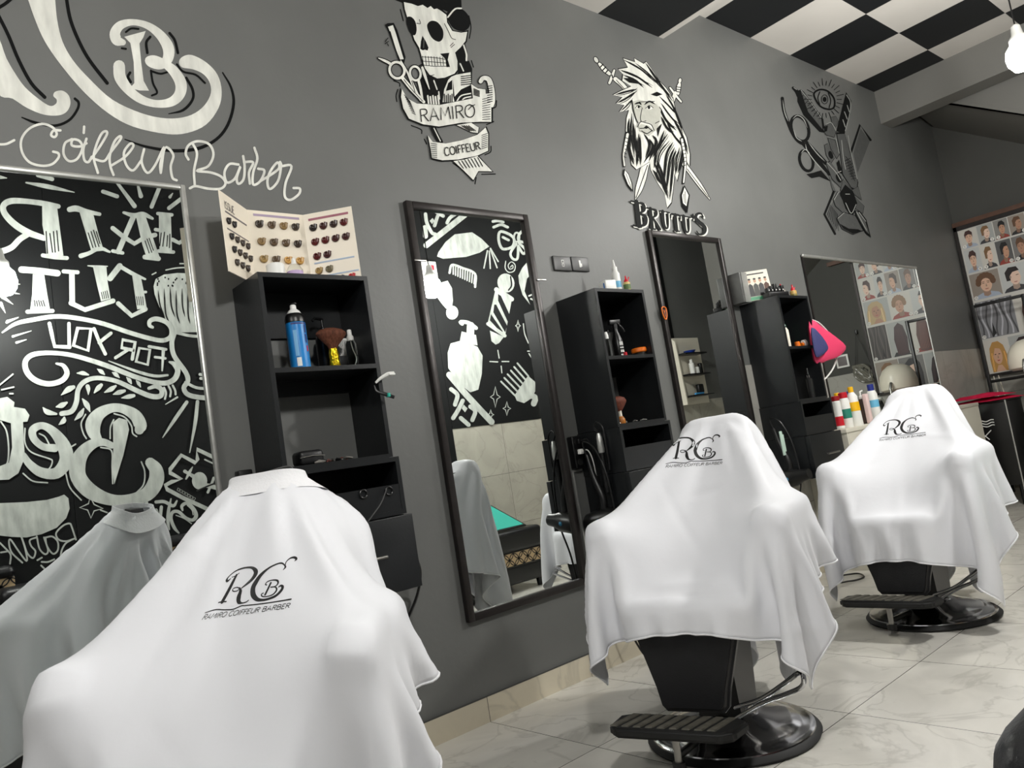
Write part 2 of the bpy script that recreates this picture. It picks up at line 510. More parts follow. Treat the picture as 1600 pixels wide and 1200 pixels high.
# ---- first cabinet, middle shelf (z 1.417)
S = 1.417
m_blue = mat('blue_can_label', rgb(30, 134, 210), 0.35, noise=0.25, scale=12, stretch=(1, 1, 0.3))
m_navy = plain('navy_print', 24, 40, 110, 0.4)
x, y, z = on(470, 572, -0.15, S)
can = bottle('spray_can', 'blue spray can with white cone top on the middle shelf of the first cabinet', 'spray can', (x, y, S),
             [('body', cyl(0.034, 0, 0.165), m_blue), ('shoulder', [(0.034, 0.165), (0.034, 0.178), (0.03, 0.19), (0.022, 0.2)], m_black),
              ('cone', [(0.025, 0.197), (0.02, 0.206), (0.011, 0.214), (0.0105, 0.226), (0.008, 0.229)], m_white)], rz=0.6)
MB().rbox((-0.004, -0.014, 0.229), (0.004, 0.016, 0.236), m_black, 0.002).build('nozzle', can)
lb = MB()
for k in range(5):
    a = -1.9+0.0
    for dz, hh in ((0.03, 0.018), (0.06, 0.03), (0.1, 0.022), (0.125, 0.026)):
        pass
for dz, hh, a0, a1, mm in ((0.01, 0.03, -2.9, -2.45, m_white), (0.045, 0.09, -2.95, -2.6, mat('pale_blue_print', rgb(120, 180, 225), 0.4)), (0.09, 0.03, -1.75, -1.5, m_navy), (0.125, 0.028, -1.75, -1.5, m_navy), (0.06, 0.02, -1.7, -1.5, m_red), (0.155, 0.006, -3.1, -1.4, m_navy)):
    vs, fs = [], []
    for i in range(7):
        a = a0+(a1-a0)*i/6
        for zz in (dz, dz+hh): vs.append((0.0346*math.cos(a), 0.0346*math.sin(a), zz))
    fs = [(2*i, 2*i+2, 2*i+3, 2*i+1) for i in range(6)]
    lb.add(vs, fs, mm)
lb.build('label', can)
# fan brush
x, y, z = on(524, 571, -0.155, S)
fb = thing('neck_brush', 'fan shaped neck duster brush with gold foil handle', 'brush', (x, y, S))
MB().lathe([(0.018, 0), (0.02, 0.004), (0.017, 0.03), (0.0165, 0.035), (0.0175, 0.04), (0.0155, 0.066), (0.0145, 0.07)], m_gold, 20).build('handle', fb)
MB().lathe([(0.014, 0.068), (0.022, 0.082), (0.05, 0.112), (0.058, 0.122), (0.057, 0.128), (0.045, 0.138), (0.02, 0.145), (0.004, 0.146)], m_bristle, 32, sy=0.55).build('bristles', fb)
# clear mist bottle, black pump bottle, comb
x, y, z = on(553, 571, -0.14, S)
bottle('mist_bottle', 'small clear mist bottle with white cap beside the fan brush', 'bottle', (x, y, S),
       [('body', [(0.018, 0), (0.0195, 0.003), (0.0195, 0.088), (0.015, 0.1), (0.01, 0.105)], m_glass),
        ('cap', [(0.0125, 0.1), (0.0125, 0.115), (0.0085, 0.122), (0.008, 0.14), (0.006, 0.142)], m_white),
        ('dip_tube', MB().tube([(0, 0, 0.1), (0.004, 0, 0.07), (0.012, 0, 0.035), (0.002, 0, 0.006)], 0.0016, m_white, 6, smoothp=5), None)])
x, y, z = on(512, 570, -0.07, S)
bottle('pump_bottle', 'black pump bottle standing behind the fan brush', 'bottle', (x, y, S),
       [('body', [(0.03, 0), (0.032, 0.004), (0.032, 0.12), (0.026, 0.14), (0.012, 0.15)], m_black),
        ('pump', [(0.012, 0.15), (0.012, 0.165), (0.005, 0.168), (0.005, 0.195)], m_black),
        ('spout', MB().tube([(0.004, 0, 0.197), (-0.03, -0.005, 0.2), (-0.04, -0.006, 0.19)], 0.005, m_black, 8), None)])
x, y, z = on(541, 571, -0.06, S)
cbx = thing('wide_comb', 'white toothed comb standing behind the clear mist bottle', 'comb', (x, y, S))
MB().rbox((-0.026, -0.004, 0.0), (0.026, 0.004, 0.062), m_black, 0.003).build('handle', cbx)
cm = MB().rbox((-0.024, -0.004, 0.118), (0.024, 0.004, 0.128), m_white, 0.003)
for k in range(9): cm.box((-0.022+k*0.0052, -0.002, 0.06), (-0.0195+k*0.0052, 0.002, 0.12), m_white)
cm.build('teeth', cbx)
# hair clips hanging over the cabinet edge
P = at(592, 592, 1, -0.225)
hc = thing('hair_clip', 'white sectioning clip hanging on the right edge of the first cabinet', 'hair clip', tuple(P))
MB().tube([(-0.018, -0.004, -0.014), (0.0, -0.012, 0.0), (0.028, -0.02, 0.012), (0.05, -0.026, 0.016)], [0.004, 0.006, 0.008, 0.004], m_white, 8, smoothp=4).build('jaw', hc)
MB().rbox((0.026, -0.032, 0.006), (0.052, -0.012, 0.014), m_white, 0.003).build('grip', hc)
P = at(594, 615, 1, -0.225)
hc = thing('hair_clip', 'black and teal sectioning clip hanging below the white one', 'hair clip', tuple(P))
MB().tube([(-0.02, 0.0, 0.03), (-0.016, -0.006, 0.008), (0.012, -0.016, -0.006), (0.04, -0.024, -0.02)], [0.003, 0.005, 0.007, 0.006], m_black, 8, smoothp=4).build('jaw', hc)
MB().rbox((0.014, -0.03, -0.017), (0.024, -0.012, -0.003), m_teal, 0.002).build('grip', hc)
# bottom shelf (z 1.092): clipper case, hair pins
S = 1.092
x, y, z = on(482, 722, -0.13, S)
cl = thing('clipper_case', 'black zipped case on the bottom shelf of the first cabinet', 'case', (x, y, S))
MB().rbox((-0.045, -0.035, 0), (0.045, 0.035, 0.05), m_leather, 0.014).build('body', cl)
MB().tube([(-0.045, -0.036, 0.026), (0.0, -0.037, 0.03), (0.045, -0.036, 0.026)], 0.002, m_steel, 6).build('zip', cl)
for k in range(7):
    x, y, z = on(500+k*7, 722-k*1.6, -0.17+0.008*(k % 3), S)
    pm = (m_steel, m_black, mat('rose_metal', rgb(180, 120, 112), 0.3, metal=0.8))[k % 3]
    q = thing('hair_pin', ['small clip at the left of the row on the bottom shelf', 'second clip in the row on the bottom shelf', 'third clip in the row on the bottom shelf', 'middle clip in the row on the bottom shelf', 'fifth clip in the row on the bottom shelf', 'sixth clip in the row on the bottom shelf', 'small clip at the right of the row on the bottom shelf'][k], 'hair pin', (x, y, S), 0.4*k, 'clips on the bottom shelf of the first cabinet')
    MB().tube([(-0.02, 0, 0.005), (0, 0.003, 0.009), (0.02, 0.0, 0.005)], [0.003, 0.005, 0.003], pm, 6).build('arm', q)
    MB().tube([(-0.02, 0, 0.004), (0, -0.003, 0.0045), (0.02, 0.004, 0.004)], 0.003, pm, 6).build('arm', q)

# ---- second cabinet
S = 1.398
x, y, z = on(952, 555, -0.236, S)
bottle('mist_bottle', 'small mist bottle with white cap at the left of the second cabinet\'s shelf', 'bottle', (x, y, S),
       [('body', [(0.016, 0), (0.018, 0.003), (0.018, 0.07), (0.01, 0.085)], m_glass), ('cap', [(0.011, 0.082), (0.011, 0.098), (0.007, 0.115)], m_white)])
x, y, z = on(956, 552, -0.13, S)
bottle('grey_bottle', 'grey bottle behind the mist bottle on the second cabinet', 'bottle', (x, y, S), [('body', cyl(0.024, 0, 0.135, 0.005), plain('grey_plastic', 70, 70, 68, 0.5)), ('cap', cyl(0.012, 0.135, 0.15), m_black)])
x, y, z = on(968, 553, -0.17, S)
tb = bottle('trigger_bottle', 'black trigger spray bottle with white print on the second cabinet', 'bottle', (x, y, S),
            [('body', [(0.024, 0), (0.026, 0.004), (0.026, 0.085), (0.018, 0.11), (0.012, 0.13), (0.012, 0.15)], m_black),
             ('trigger_head', MB().rbox((-0.035, -0.012, 0.165), (0.03, 0.012, 0.19), m_black, 0.005).tube([(0.012, -0.01, 0.168), (0.035, -0.012, 0.14), (0.042, -0.012, 0.125)], 0.005, m_black, 6).lathe([(0.014, 0.148), (0.014, 0.168)], m_black, 12), None)], rz=-0.2)
lbm = MB()
for k, (z0, z1) in enumerate(((0.01, 0.018), (0.026, 0.038), (0.046, 0.052), (0.06, 0.078))):
    for a0 in (-1.9, -1.6, -1.3):
        vs = [(0.0265*math.cos(a), 0.0265*math.sin(a), zz) for a in (a0, a0+0.2) for zz in (z0, z1)]
        lbm.add(vs, [(0, 2, 3, 1)], m_white)
lbm.build('label', tb)
x, y, z = on(977, 552, -0.2, S)
bottle('red_cap_jar', 'tiny red capped jar beside the black trigger bottle', 'jar', (x, y, S), [('body', cyl(0.009, 0, 0.024), m_red)])
x, y, z = on(999, 550, -0.19, S)
bottle('wax_jar', 'flat round jar with orange lid on the second cabinet', 'jar', (x, y, S),
       [('body', cyl(0.036, 0, 0.022), m_glass), ('content', cyl(0.034, 0.002, 0.02), mat('dark_wax', rgb(60, 50, 44), 0.4)), ('lid', cyl(0.039, 0.02, 0.042, 0.004), m_orange)], n=28)
S = 1.085
x, y, z = on(971, 658, -0.2, S)
fb2 = thing('neck_brush', 'dark red neck brush with a wooden knob on the second cabinet', 'brush', (x, y, S))
m_wood = mat('turned_wood', rgb(182, 112, 42), 0.4, noise=0.3, scale=20)
MB().lathe([(0.017, 0), (0.019, 0.004), (0.019, 0.022), (0.012, 0.034), (0.008, 0.036)], m_wood, 18).build('knob', fb2)
MB().lathe([(0.009, 0.035), (0.008, 0.062)], m_cream, 14).build('ferrule', fb2)
MB().lathe([(0.012, 0.06), (0.03, 0.078), (0.048, 0.1), (0.05, 0.108), (0.04, 0.122), (0.015, 0.13)], mat('red_brown_bristles', rgb(104, 46, 26), 0.75, noise=0.5, scale=30, stretch=(6, 6, 0.5)), 28, sy=0.55).build('bristles', fb2)
for k in range(4):
    x, y, z = on(966+k*13, 660-k*2.5, -0.235, S)
    q = thing('hair_pin', ['pale clip on the second cabinet nearest the brush', 'second pale clip from the brush on the second cabinet', 'third pale clip from the brush on the second cabinet', 'pale clip on the second cabinet furthest from the brush'][k], 'hair pin', (x, y, S), 0.7*k, 'clips on the lower shelf of the second cabinet')
    MB().tube([(-0.016, 0, 0.004), (0, 0.002, 0.007), (0.016, 0.0, 0.004)], [0.002, 0.004, 0.002], m_alu, 6).build('arm', q)
# top of the second cabinet
S = 1.717
x, y, z = on(950, 449, -0.2, S)
bx = thing('carton', 'small white carton with blue print on top of the second cabinet', 'box', (x, y, S), -0.25)
MB().rbox((-0.03, -0.028, 0), (0.03, 0.028, 0.052), m_white, 0.002).build('body', bx)
MB().box((-0.0308, -0.018, 0.006), (-0.0295, -0.008, 0.04), mat('blue_print', rgb(60, 120, 190), 0.5)).build('label', bx)
x, y, z = on(965, 448, -0.17, S)
nb = bottle('nozzle_bottle', 'tall white nozzle bottle with blue label on the second cabinet', 'bottle', (x, y, S),
            [('body', [(0.018, 0), (0.02, 0.003), (0.02, 0.1), (0.014, 0.112), (0.012, 0.118)], m_white), ('label', cyl(0.0203, 0.03, 0.062, 0.0004), mat('sky_blue_print', rgb(104, 178, 216), 0.45)),
             ('nozzle', [(0.013, 0.118), (0.013, 0.134), (0.007, 0.14), (0.003, 0.172)], m_white)])
x, y, z = on(980, 449, -0.2, S)
bottle('glue_bottle', 'short yellow bottle with red spout on top of the second cabinet', 'bottle', (x, y, S),
       [('body', cyl(0.0175, 0, 0.052, 0.004), mat('straw_plastic', rgb(206, 180, 108), 0.4)), ('label', cyl(0.0178, 0.014, 0.04, 0.0004), mat('green_print', rgb(84, 110, 56), 0.5)),
        ('spout', [(0.012, 0.052), (0.011, 0.062), (0.005, 0.068), (0.003, 0.084)], m_red), ('cap', MB().tube([(0.008, 0, 0.058), (0.018, 0, 0.066), (0.024, 0, 0.078)], [0.002, 0.002, 0.004], m_red, 8), None)])

# ---- third cabinet
S = 1.403
x, y, z = on(1230, 538, -0.24, S)
bottle('pump_bottle', 'white pump bottle with green neck on the third cabinet', 'bottle', (x, y, S),
       [('body', [(0.02, 0), (0.022, 0.003), (0.022, 0.1), (0.014, 0.116)], m_cream), ('neck', cyl(0.012, 0.112, 0.128), m_black), ('pump', [(0.011, 0.126), (0.009, 0.135), (0.005, 0.14), (0.005, 0.152)], m_white),
        ('spout', MB().tube([(0.005, 0, 0.153), (-0.016, -0.006, 0.158), (-0.022, -0.008, 0.15)], [0.006, 0.005, 0.004], m_white, 8), None)])
x, y, z = on(1226, 538, -0.1, S)
bottle('green_bottle', 'dark green bottle behind the white pump bottle', 'bottle', (x, y, S), [('body', cyl(0.03, 0, 0.17, 0.008), plain('green_plastic', 12, 84, 60, 0.35))])
x, y, z = on(1246, 538, -0.215, S)
bottle('orange_jar', 'small orange jar on the third cabinet', 'jar', (x, y, S), [('body', cyl(0.016, 0, 0.034), m_orange)])
x, y, z = on(1259, 537, -0.2, S)
tj = bottle('white_tube', 'white squeeze tube lying on its side on the third cabinet', 'tube', (x, y, S+0.026),
            [('body', MB().lathe([(0.012, -0.04), (0.026, -0.036), (0.024, 0.01), (0.022, 0.048)], m_white, 18, M=Matrix.Rotation(R_(80), 4, 'Y'), sy=0.6), None), ('cap', MB().lathe([(0.013, -0.058), (0.013, -0.04)], m_orange, 14, M=Matrix.Rotation(R_(80), 4, 'Y')), None)])
S = 1.085
x, y, z = on(1271, 628, -0.18, S)
bottle('clear_bottle', 'dark glass bottle on the lower shelf of the third cabinet', 'bottle', (x, y, S), [('body', [(0.02, 0), (0.022, 0.003), (0.022, 0.12), (0.012, 0.13)], mat('smoked_plastic', rgb(46, 46, 46), 0.15)), ('cap', [(0.011, 0.13), (0.011, 0.145), (0.006, 0.15), (0.005, 0.19)], m_chrome)])
# top of the third cabinet: magazine stand, magazine, clipper guards, two small bottles
S = 1.716
mg = thing('magazine_box', 'dark grey upright magazine box on the third cabinet, by its wall side', 'box', (4.205, -0.048, S), 0.0)
MB().rbox((-0.045, -0.045, 0), (0.03, 0.044, 0.186), mat('grey_card', rgb(92, 92, 90), 0.45, noise=0.3, scale=14), 0.004).build('body', mg)
MB().box((-0.03, -0.049, 0.0), (0.03, -0.0455, 0.184), m_alu).build('spine', mg)
mz = thing('style_book', 'haircut style book with four men on its cover leaning on the third cabinet', 'book', (4.285, -0.135, S), 0.0)
Mz = Matrix.Rotation(R_(-40), 4, 'Z') @ Matrix.Rotation(R_(-9), 4, 'X')
MB().box((-0.07, -0.003, 0.004), (0.075, 0.006, 0.195), mat('dark_green_cover', rgb(16, 70, 52), 0.4), M=Mz).build('back_cover', mz)
mzc = MB().box((-0.07, -0.006, 0.004), (0.075, -0.0035, 0.195), m_cream, M=Mz)
for k in range(4):
    cx = -0.048+k*0.033
    f = lambda p: tuple(Mz @ Vector(p))
    def disc(cx_, cz_, rx, rz_, mm, yy):
        pts = [f((cx_+rx*math.cos(a), yy, cz_+rz_*math.sin(a))) for a in np.linspace(0, 2*math.pi, 13)[:-1]]
        mzc.add(pts, [tuple(range(12))], mm)
    mzc.add([f((cx-0.017, -0.0064, 0.03)), f((cx+0.017, -0.0064, 0.03)), f((cx+0.015, -0.0064, 0.10)), f((cx, -0.0064, 0.115)), f((cx-0.015, -0.0064, 0.10))], [(0, 1, 2, 3, 4)], (m_ink, m_paintg, m_ink, mat('brown_jacket', rgb(90, 62, 50), 0.6))[k])
    disc(cx, 0.13, 0.0085, 0.013, mat('printed_skin', rgb(196, 156, 130), 0.6), -0.0066)
    disc(cx, 0.142, 0.009, 0.006, m_ink, -0.0068)
mzc.add([f((-0.055, -0.0066, 0.17)), f((0.05, -0.0066, 0.17)), f((0.05, -0.0066, 0.178)), f((-0.055, -0.0066, 0.178))], [(0, 1, 2, 3)], m_ink)
mzc.add([f((-0.07, -0.0066, 0.006)), f((0.075, -0.0066, 0.006)), f((0.075, -0.0066, 0.028)), f((-0.07, -0.0066, 0.028))], [(0, 1, 2, 3)], mat('green_strip', rgb(70, 150, 110), 0.5))
mzc.build('cover', mz)
cg = thing('guard_rack', 'black rack of clipper guards on top of the third cabinet', 'clipper guards', (4.335, -0.205, S), -0.25)
MB().rbox((-0.08, -0.03, 0), (0.08, 0.03, 0.03), m_black, 0.004).build('tray', cg)
for k in range(5):
    g = MB().rbox((-0.07+k*0.029, -0.012, 0.03), (-0.048+k*0.029, 0.014, 0.062+0.012*(k % 3)), m_black, 0.004)
    g.rbox((-0.063+k*0.029, -0.0135, 0.042), (-0.056+k*0.029, -0.0115, 0.05), m_white, 0.001)
    g.build('guard', cg)
for px, lab, bm_, gm in ((1222, 'cream bottle with red nozzle cap on the third cabinet, left of the amber one', m_cream, mat('mint_print', rgb(120, 170, 150), 0.5)), (1240, 'amber bottle with red nozzle cap on the third cabinet, by its right edge', mat('amber_plastic', rgb(196, 160, 90), 0.4), mat('olive_print', rgb(120, 110, 50), 0.5))):
    x, y, z = on(px, 460, -0.17, S)
    bottle('glue_bottle', lab, 'bottle', (x, y, S), [('body', cyl(0.021, 0, 0.06, 0.005), bm_), ('label', cyl(0.0214, 0.012, 0.036, 0.0004), gm), ('spout', [(0.014, 0.06), (0.012, 0.072), (0.006, 0.08), (0.004, 0.098)], m_red),
           ('cap', MB().tube([(0.01, 0, 0.066), (0.022, 0, 0.074), (0.03, 0, 0.082)], [0.002, 0.002, 0.004], m_red, 8), None)])

# ------------------------------------------------------------------ colour chart on the first cabinet
zt = 1.741
A_ = at(385.5, 327.5, 1, -0.06)
B_ = at(472.5, 332.5, 1, -0.06)
H_ = float(A_[2])-zt
cc = thing('hair_colour_chart', 'open three panel hair colour chart with curl samples on the first cabinet', 'colour chart', (float(A_[0]), -0.06, zt))
W_ = float(B_[0]-A_[0])
def solve_wing(px, py, hx, hy):       # outer top corner at the chart's own height
    P = at(px, py, 2, zt+H_)
    return float(P[0]-A_[0]), float(P[1]+0.06)
wl_ = solve_wing(339, 299, 0, 0)
wr_ = solve_wing(554.5, 317.5, 0, 0)
print('chart', A_, B_, H_, wl_, wr_)
wl_ = (-0.15, -0.145)
wr_ = (W_+0.13, -0.13)
m_chart = mat('chart_card', rgb(240, 230, 212), 0.35)
def chart_panel(p, q, name):
    d = Vector((q[0]-p[0], q[1]-p[1], 0))
    Lw = d.length
    ang = math.atan2(d.y, d.x)
    o = MB().box((0, 0, 0), (Lw, 0.004, H_), m_chart).build(name, cc)
    o.location = (p[0], p[1], 0)
    o.rotation_euler = (0, 0, ang)
    return o, Lw
pl_, Ll = chart_panel(wl_, (0, 0), 'left_page')
pm_, Lm = chart_panel((0, 0), (W_, 0), 'middle_page')
pr_, Lr = chart_panel((W_, 0), wr_, 'right_page')
def curl_mesh(m):
    mb = MB()
    pts = [(0.35*math.cos(a)*(1+0.02*i), -0.12, 0.35*math.sin(a)*(1+0.02*i)) for i, a in enumerate(np.linspace(1.2, 6.6, 13))]
    pts.append((0.50, -0.12, 0.42))
    mb.tube([(p[0], p[1], p[2]) for p in pts], list(np.linspace(0.10, 0.26, len(pts))), m, 8)
    mb.ell((0, -0.05, 0), (0.22, 0.12, 0.22), m, seg=10, rings=6)
    return mb
HC = {}
def curl(page, u, v, key, size):
    col = {'k': (34, 28, 26), 'b': (62, 50, 40), 'd': (96, 76, 54), 'o': (150, 122, 78), 't': (176, 146, 90), 'g': (206, 158, 84), 'r': (92, 22, 24), 'm': (70, 30, 30), 'w': (56, 38, 34), 'f': (200, 30, 44), 'a': (120, 110, 84), 'n': (40, 54, 90)}[key]
    mm = mat('hair_'+key, rgb(*col), 0.35, spec=0.5, noise=0.35, scale=60, stretch=(1, 1, 5))
    if key not in HC:
        o = curl_mesh(mm).build('hair_swatch', page)
        HC[key] = o
    else:
        o = HC[key].copy()
        COL.objects.link(o)
        o.parent = page
    o.location = (u, -0.001, v)
    o.scale = (size,)*3
    return o
bars = MB()
def page_bar(page, u0, u1, v0, v1, m):
    MB().box((u0, -0.0012, v0), (u1, 0.0, v1), m).build('printed_bar', page)
m_lilac = mat('lilac_print', rgb(168, 150, 172), 0.5)
m_rose = mat('rose_print', rgb(160, 92, 108), 0.5)
m_grey = mat('grey_print', rgb(110, 104, 104), 0.5)
m_pblue = mat('pale_blue_bar', rgb(176, 192, 214), 0.5)
H = H_
for r, row in enumerate(('bdob', 'oddb', 'tdgg', 't')):
    for c, k in enumerate(row): curl(pm_, Lm*(0.17+0.215*c), H*(0.82-0.235*r), k, 0.026)
page_bar(pm_, Lm*0.1, Lm*0.92, H*0.925, H*0.955, m_lilac)
for r, row in enumerate(('kmwr', 'rrmm', 'rm')):
    for c, k in enumerate(row): curl(pr_, Lr*(0.17+0.21*c), H*(0.80-0.2*r), k, 0.025)
page_bar(pr_, Lr*0.1, Lr*0.92, H*0.90, H*0.93, m_rose)
page_bar(pr_, Lr*0.1, Lr*0.92, H*0.295, H*0.315, m_pblue)
for c, k in enumerate('ta'): curl(pr_, Lr*(0.17+0.21*c), H*0.2, k, 0.024)
page_bar(pr_, Lr*0.1, Lr*0.97, H*0.105, H*0.125, m_pblue)
for c, k in enumerate('fdnf'): curl(pr_, Lr*(0.15+0.22*c), H*0.045, k, 0.022)
for r, (row, off) in enumerate((('kk', 0), ('kbbb', 0), ('kbbb', 0), ('bbb', 0))):
    for c, k in enumerate(row): curl(pl_, Ll*(0.17+0.2*c+0.04*r), H*(0.66-0.155*r-0.03*(r > 0)), k, 0.022)
page_bar(pl_, Ll*0.12, Ll*0.9, H*0.755, H*0.775, m_grey)
page_bar(pl_, Ll*0.12, Ll*0.9, H*0.545, H*0.56, m_grey)
def chart_word():
    mb = MB()
    x0 = Ll*0.12
    for c in ISSUE_G:
        for st in c[1]:
            for (a0, b0), (a1, b1) in zip(st[:-1], st[1:]):
                p0, p1 = Vector((x0+a0*0.024, 0, H*0.90-b0*0.026)), Vector((x0+a1*0.024, 0, H*0.90-b1*0.026))
                n = (p1-p0).normalized()
                n = Vector((-n.z, 0, n.x))*0.0016
                mb.add([(q.x, -0.0012, q.z) for q in (p0+n, p1+n, p1-n, p0-n)], [(0, 1, 2, 3)], m_grey)
        x0 += c[0]*0.024
    mb.build('printed_word', pl_, auto=False, fix=False)
_S = (0.65, [[(0.55, 0.12), (0.35, 0), (0.12, 0.1), (0.12, 0.35), (0.35, 0.48), (0.55, 0.65), (0.52, 0.92), (0.3, 1), (0.08, 0.86)]])
ISSUE_G = [(0.3, [[(0.12, 0), (0.12, 1)]]), _S, _S, (0.8, [[(0.1, 0), (0.1, 0.65), (0.2, 0.93), (0.4, 1), (0.6, 0.93), (0.7, 0.65), (0.7, 0)]]), (0.65, [[(0.1, 0), (0.1, 1)], [(0.1, 0), (0.55, 0)], [(0.1, 0.48), (0.45, 0.48)], [(0.1, 1), (0.55, 1)]])]
chart_word()
# two containers standing in front of the middle page
x, y, z = on(431, 424, -0.15, 1.739)
bottle('white_tub', 'white tub standing in front of the colour chart', 'tub', (x, y, 1.739), [('body', cyl(0.031, 0, 0.05, 0.004), m_white)])
x, y, z = on(461, 426, -0.15, 1.739)
bottle('clear_spray', 'clear squat bottle with lilac label in front of the colour chart', 'bottle', (x, y, 1.739),
       [('body', [(0.026, 0), (0.028, 0.003), (0.028, 0.03), (0.018, 0.048), (0.008, 0.054)], m_glass), ('label', cyl(0.0285, 0.004, 0.026, 0.0004), mat('lilac_label', rgb(190, 164, 204), 0.5)), ('spray_head', [(0.008, 0.053), (0.008, 0.066), (0.004, 0.076)], m_white)])

# ------------------------------------------------------------------ barber chairs
def make_chair(label, loc, rz, rec=20, tw=1.0, sh=False):
    """local axes: x forward (the way the chair faces), y to its right as seen from the front, z up"""
    t = thing('barber_chair', label, 'chair', loc, rz)
    MB().lathe([(0.255, 0.0), (0.276, 0.003), (0.280, 0.010), (0.272, 0.02), (0.262, 0.025)], m_rubber, 48).build('rubber_ring', t)
    MB().lathe([(0.266, 0.018), (0.262, 0.028), (0.245, 0.034), (0.225, 0.036), (0.215, 0.042), (0.17, 0.058), (0.11, 0.078), (0.085, 0.09), (0.08, 0.1)], m_chrome, 48).build('base_plate', t)
    MB().prism([(-0.085, 0.085), (0.085, 0.085), (0.10, 0.40), (-0.16, 0.40)], 1, -0.07, 0.07, m_black).build('column', t)
    # pump lever: a bent chrome loop
    lv = MB().tube([(0.08, 0.05, 0.115), (0.11, 0.15, 0.155), (0.15, 0.24, 0.215), (0.18, 0.30, 0.258), (0.21, 0.318, 0.256), (0.20, 0.305, 0.225), (0.165, 0.245, 0.19), (0.135, 0.17, 0.155), (0.09, 0.05, 0.085)], 0.0075, m_chrome, 10, smoothp=5)
    lv.build('pump_lever', t)
    MB().rbox((-0.24, -0.245, 0.40), (0.19, 0.245, 0.52), m_leather, 0.035, seg=4).build('seat', t)
    # leg rest: a padded panel, wider above
    Ml = Matrix.Translation((0.21, 0, 0)) @ Matrix.Rotation(R_(-5), 4, 'Y')
    lp = MB()
    prof = [(a-0.02, z_) for a, z_ in ((-0.178, 0.47), (-0.17, 0.38), (-0.145, 0.30), (-0.12, 0.22), (-0.108, 0.165), (-0.092, 0.148), (0.092, 0.148), (0.108, 0.165), (0.12, 0.22), (0.145, 0.30), (0.17, 0.38), (0.178, 0.47))]
    bm = bmesh.new()
    vs = [bm.verts.new((0, p[0], p[1])) for p in prof]
    f = bm.faces.new(vs)
    r = bmesh.ops.extrude_face_region(bm, geom=[f])
    for v in r['geom']:
        if isinstance(v, bmesh.types.BMVert): v.co.x += 0.045
    bmesh.ops.recalc_face_normals(bm, faces=bm.faces)
    bmesh.ops.bevel(bm, geom=[e for e in bm.edges if abs(e.verts[0].co.x-e.verts[1].co.x) < 1e-5], offset=0.014, segments=3, affect='EDGES')
    lp.bm(bm, m_leather, True, Ml)
    lr = lp.build('leg_rest', t)
    MB().tube([tuple(Ml @ Vector((0.0465, -0.172, 0.418))), tuple(Ml @ Vector((0.0475, 0, 0.405))), tuple(Ml @ Vector((0.0465, 0.172, 0.418)))], 0.0022, m_leather, 6, smoothp=6).build('seam', lr)
    # footrest: ribbed rubber plate on a chrome post
    fr = thing('footrest', None, None, (0.355, -0.035, 0.135))
    fr.parent = t
    fr.rotation_euler = (0, R_(-4), 0)
    bm = bmesh.new()
    out = [(-0.075, -0.165), (-0.075, 0.165), (-0.045, 0.205), (0.055, 0.195), (0.085, 0.16), (0.085, -0.16), (0.055, -0.195), (-0.045, -0.205)]
    vs = [bm.verts.new((p[0], p[1], 0)) for p in out]
    f = bm.faces.new(vs)
    r = bmesh.ops.extrude_face_region(bm, geom=[f])
    for v in r['geom']:
        if isinstance(v, bmesh.types.BMVert): v.co.z += 0.03
    bmesh.ops.recalc_face_normals(bm, faces=bm.faces)
    bmesh.ops.bevel(bm, geom=bm.edges[:], offset=0.009, segments=3, affect='EDGES')
    fm = MB().bm(bm, m_rubber, True)
    m_rib = mat('worn_rubber_rib', rgb(92, 89, 80), 0.7, noise=0.4, scale=30)
    for k in range(9):
        y0 = -0.165+k*0.038
        fm.add([(-0.06, y0, 0.0302), (-0.06, y0+0.024, 0.0302), (0.068, y0+0.004, 0.0302), (0.068, y0-0.02, 0.0302),
                (-0.058, y0+0.002, 0.0335), (-0.058, y0+0.022, 0.0335), (0.066, y0+0.002, 0.0335), (0.066, y0-0.018, 0.0335)],
               [(4, 5, 6, 7), (0, 1, 5, 4), (1, 2, 6, 5), (2, 3, 7, 6), (3, 0, 4, 7)], m_rib)
    fm.build('tread', fr)
    MB().tube([(0.02, 0.0, 0.005), (0.02, 0.0, -0.075)], 0.011, m_steel, 12).tube([(0.02, 0, -0.06), (-0.2, 0, -0.065)], 0.012, m_black, 10).lathe([(0.02, -0.098), (0.02, -0.075)], m_black, 14, c=(0.02, 0, 0)).build('post', fr)
    for sg in (-1, 1):
        MB().rbox((-0.20, sg*0.29-0.032, 0.66), (0.135, sg*0.29+0.032, 0.73), m_leather, 0.022).build('armrest', t)
        MB().rbox((-0.19, sg*0.29-0.024, 0.42), (0.135, sg*0.29+0.024, 0.662), m_leather, 0.02).build('arm_panel', t)
    Mb = Matrix.Translation((-0.19, 0, 0.50)) @ Matrix.Rotation(R_(-rec), 4, 'Y')
    # tall padded back, tapering to the top
    bm = bmesh.new()
    prof = [(-0.25, 0.0), (0.25, 0.0), (0.25, 0.22), (0.12*tw, 0.55), (0.09*tw, 0.575), (-0.09*tw, 0.575), (-0.12*tw, 0.55), (-0.25, 0.22)]
    if sh: prof = [(-0.25, 0.0), (0.25, 0.0), (0.25, 0.22), (0.205, 0.42), (0.13, 0.50), (0.065, 0.572), (-0.065, 0.572), (-0.13, 0.50), (-0.205, 0.42), (-0.25, 0.22)]
    f = bm.faces.new([bm.verts.new((-0.078, a, h)) for a, h in prof])
    r = bmesh.ops.extrude_face_region(bm, geom=[f])
    for v in r['geom']:
        if isinstance(v, bmesh.types.BMVert): v.co.x += 0.07
    bmesh.ops.recalc_face_normals(bm, faces=bm.faces)
    bmesh.ops.bevel(bm, geom=bm.edges[:], offset=0.025, segments=4, affect='EDGES')
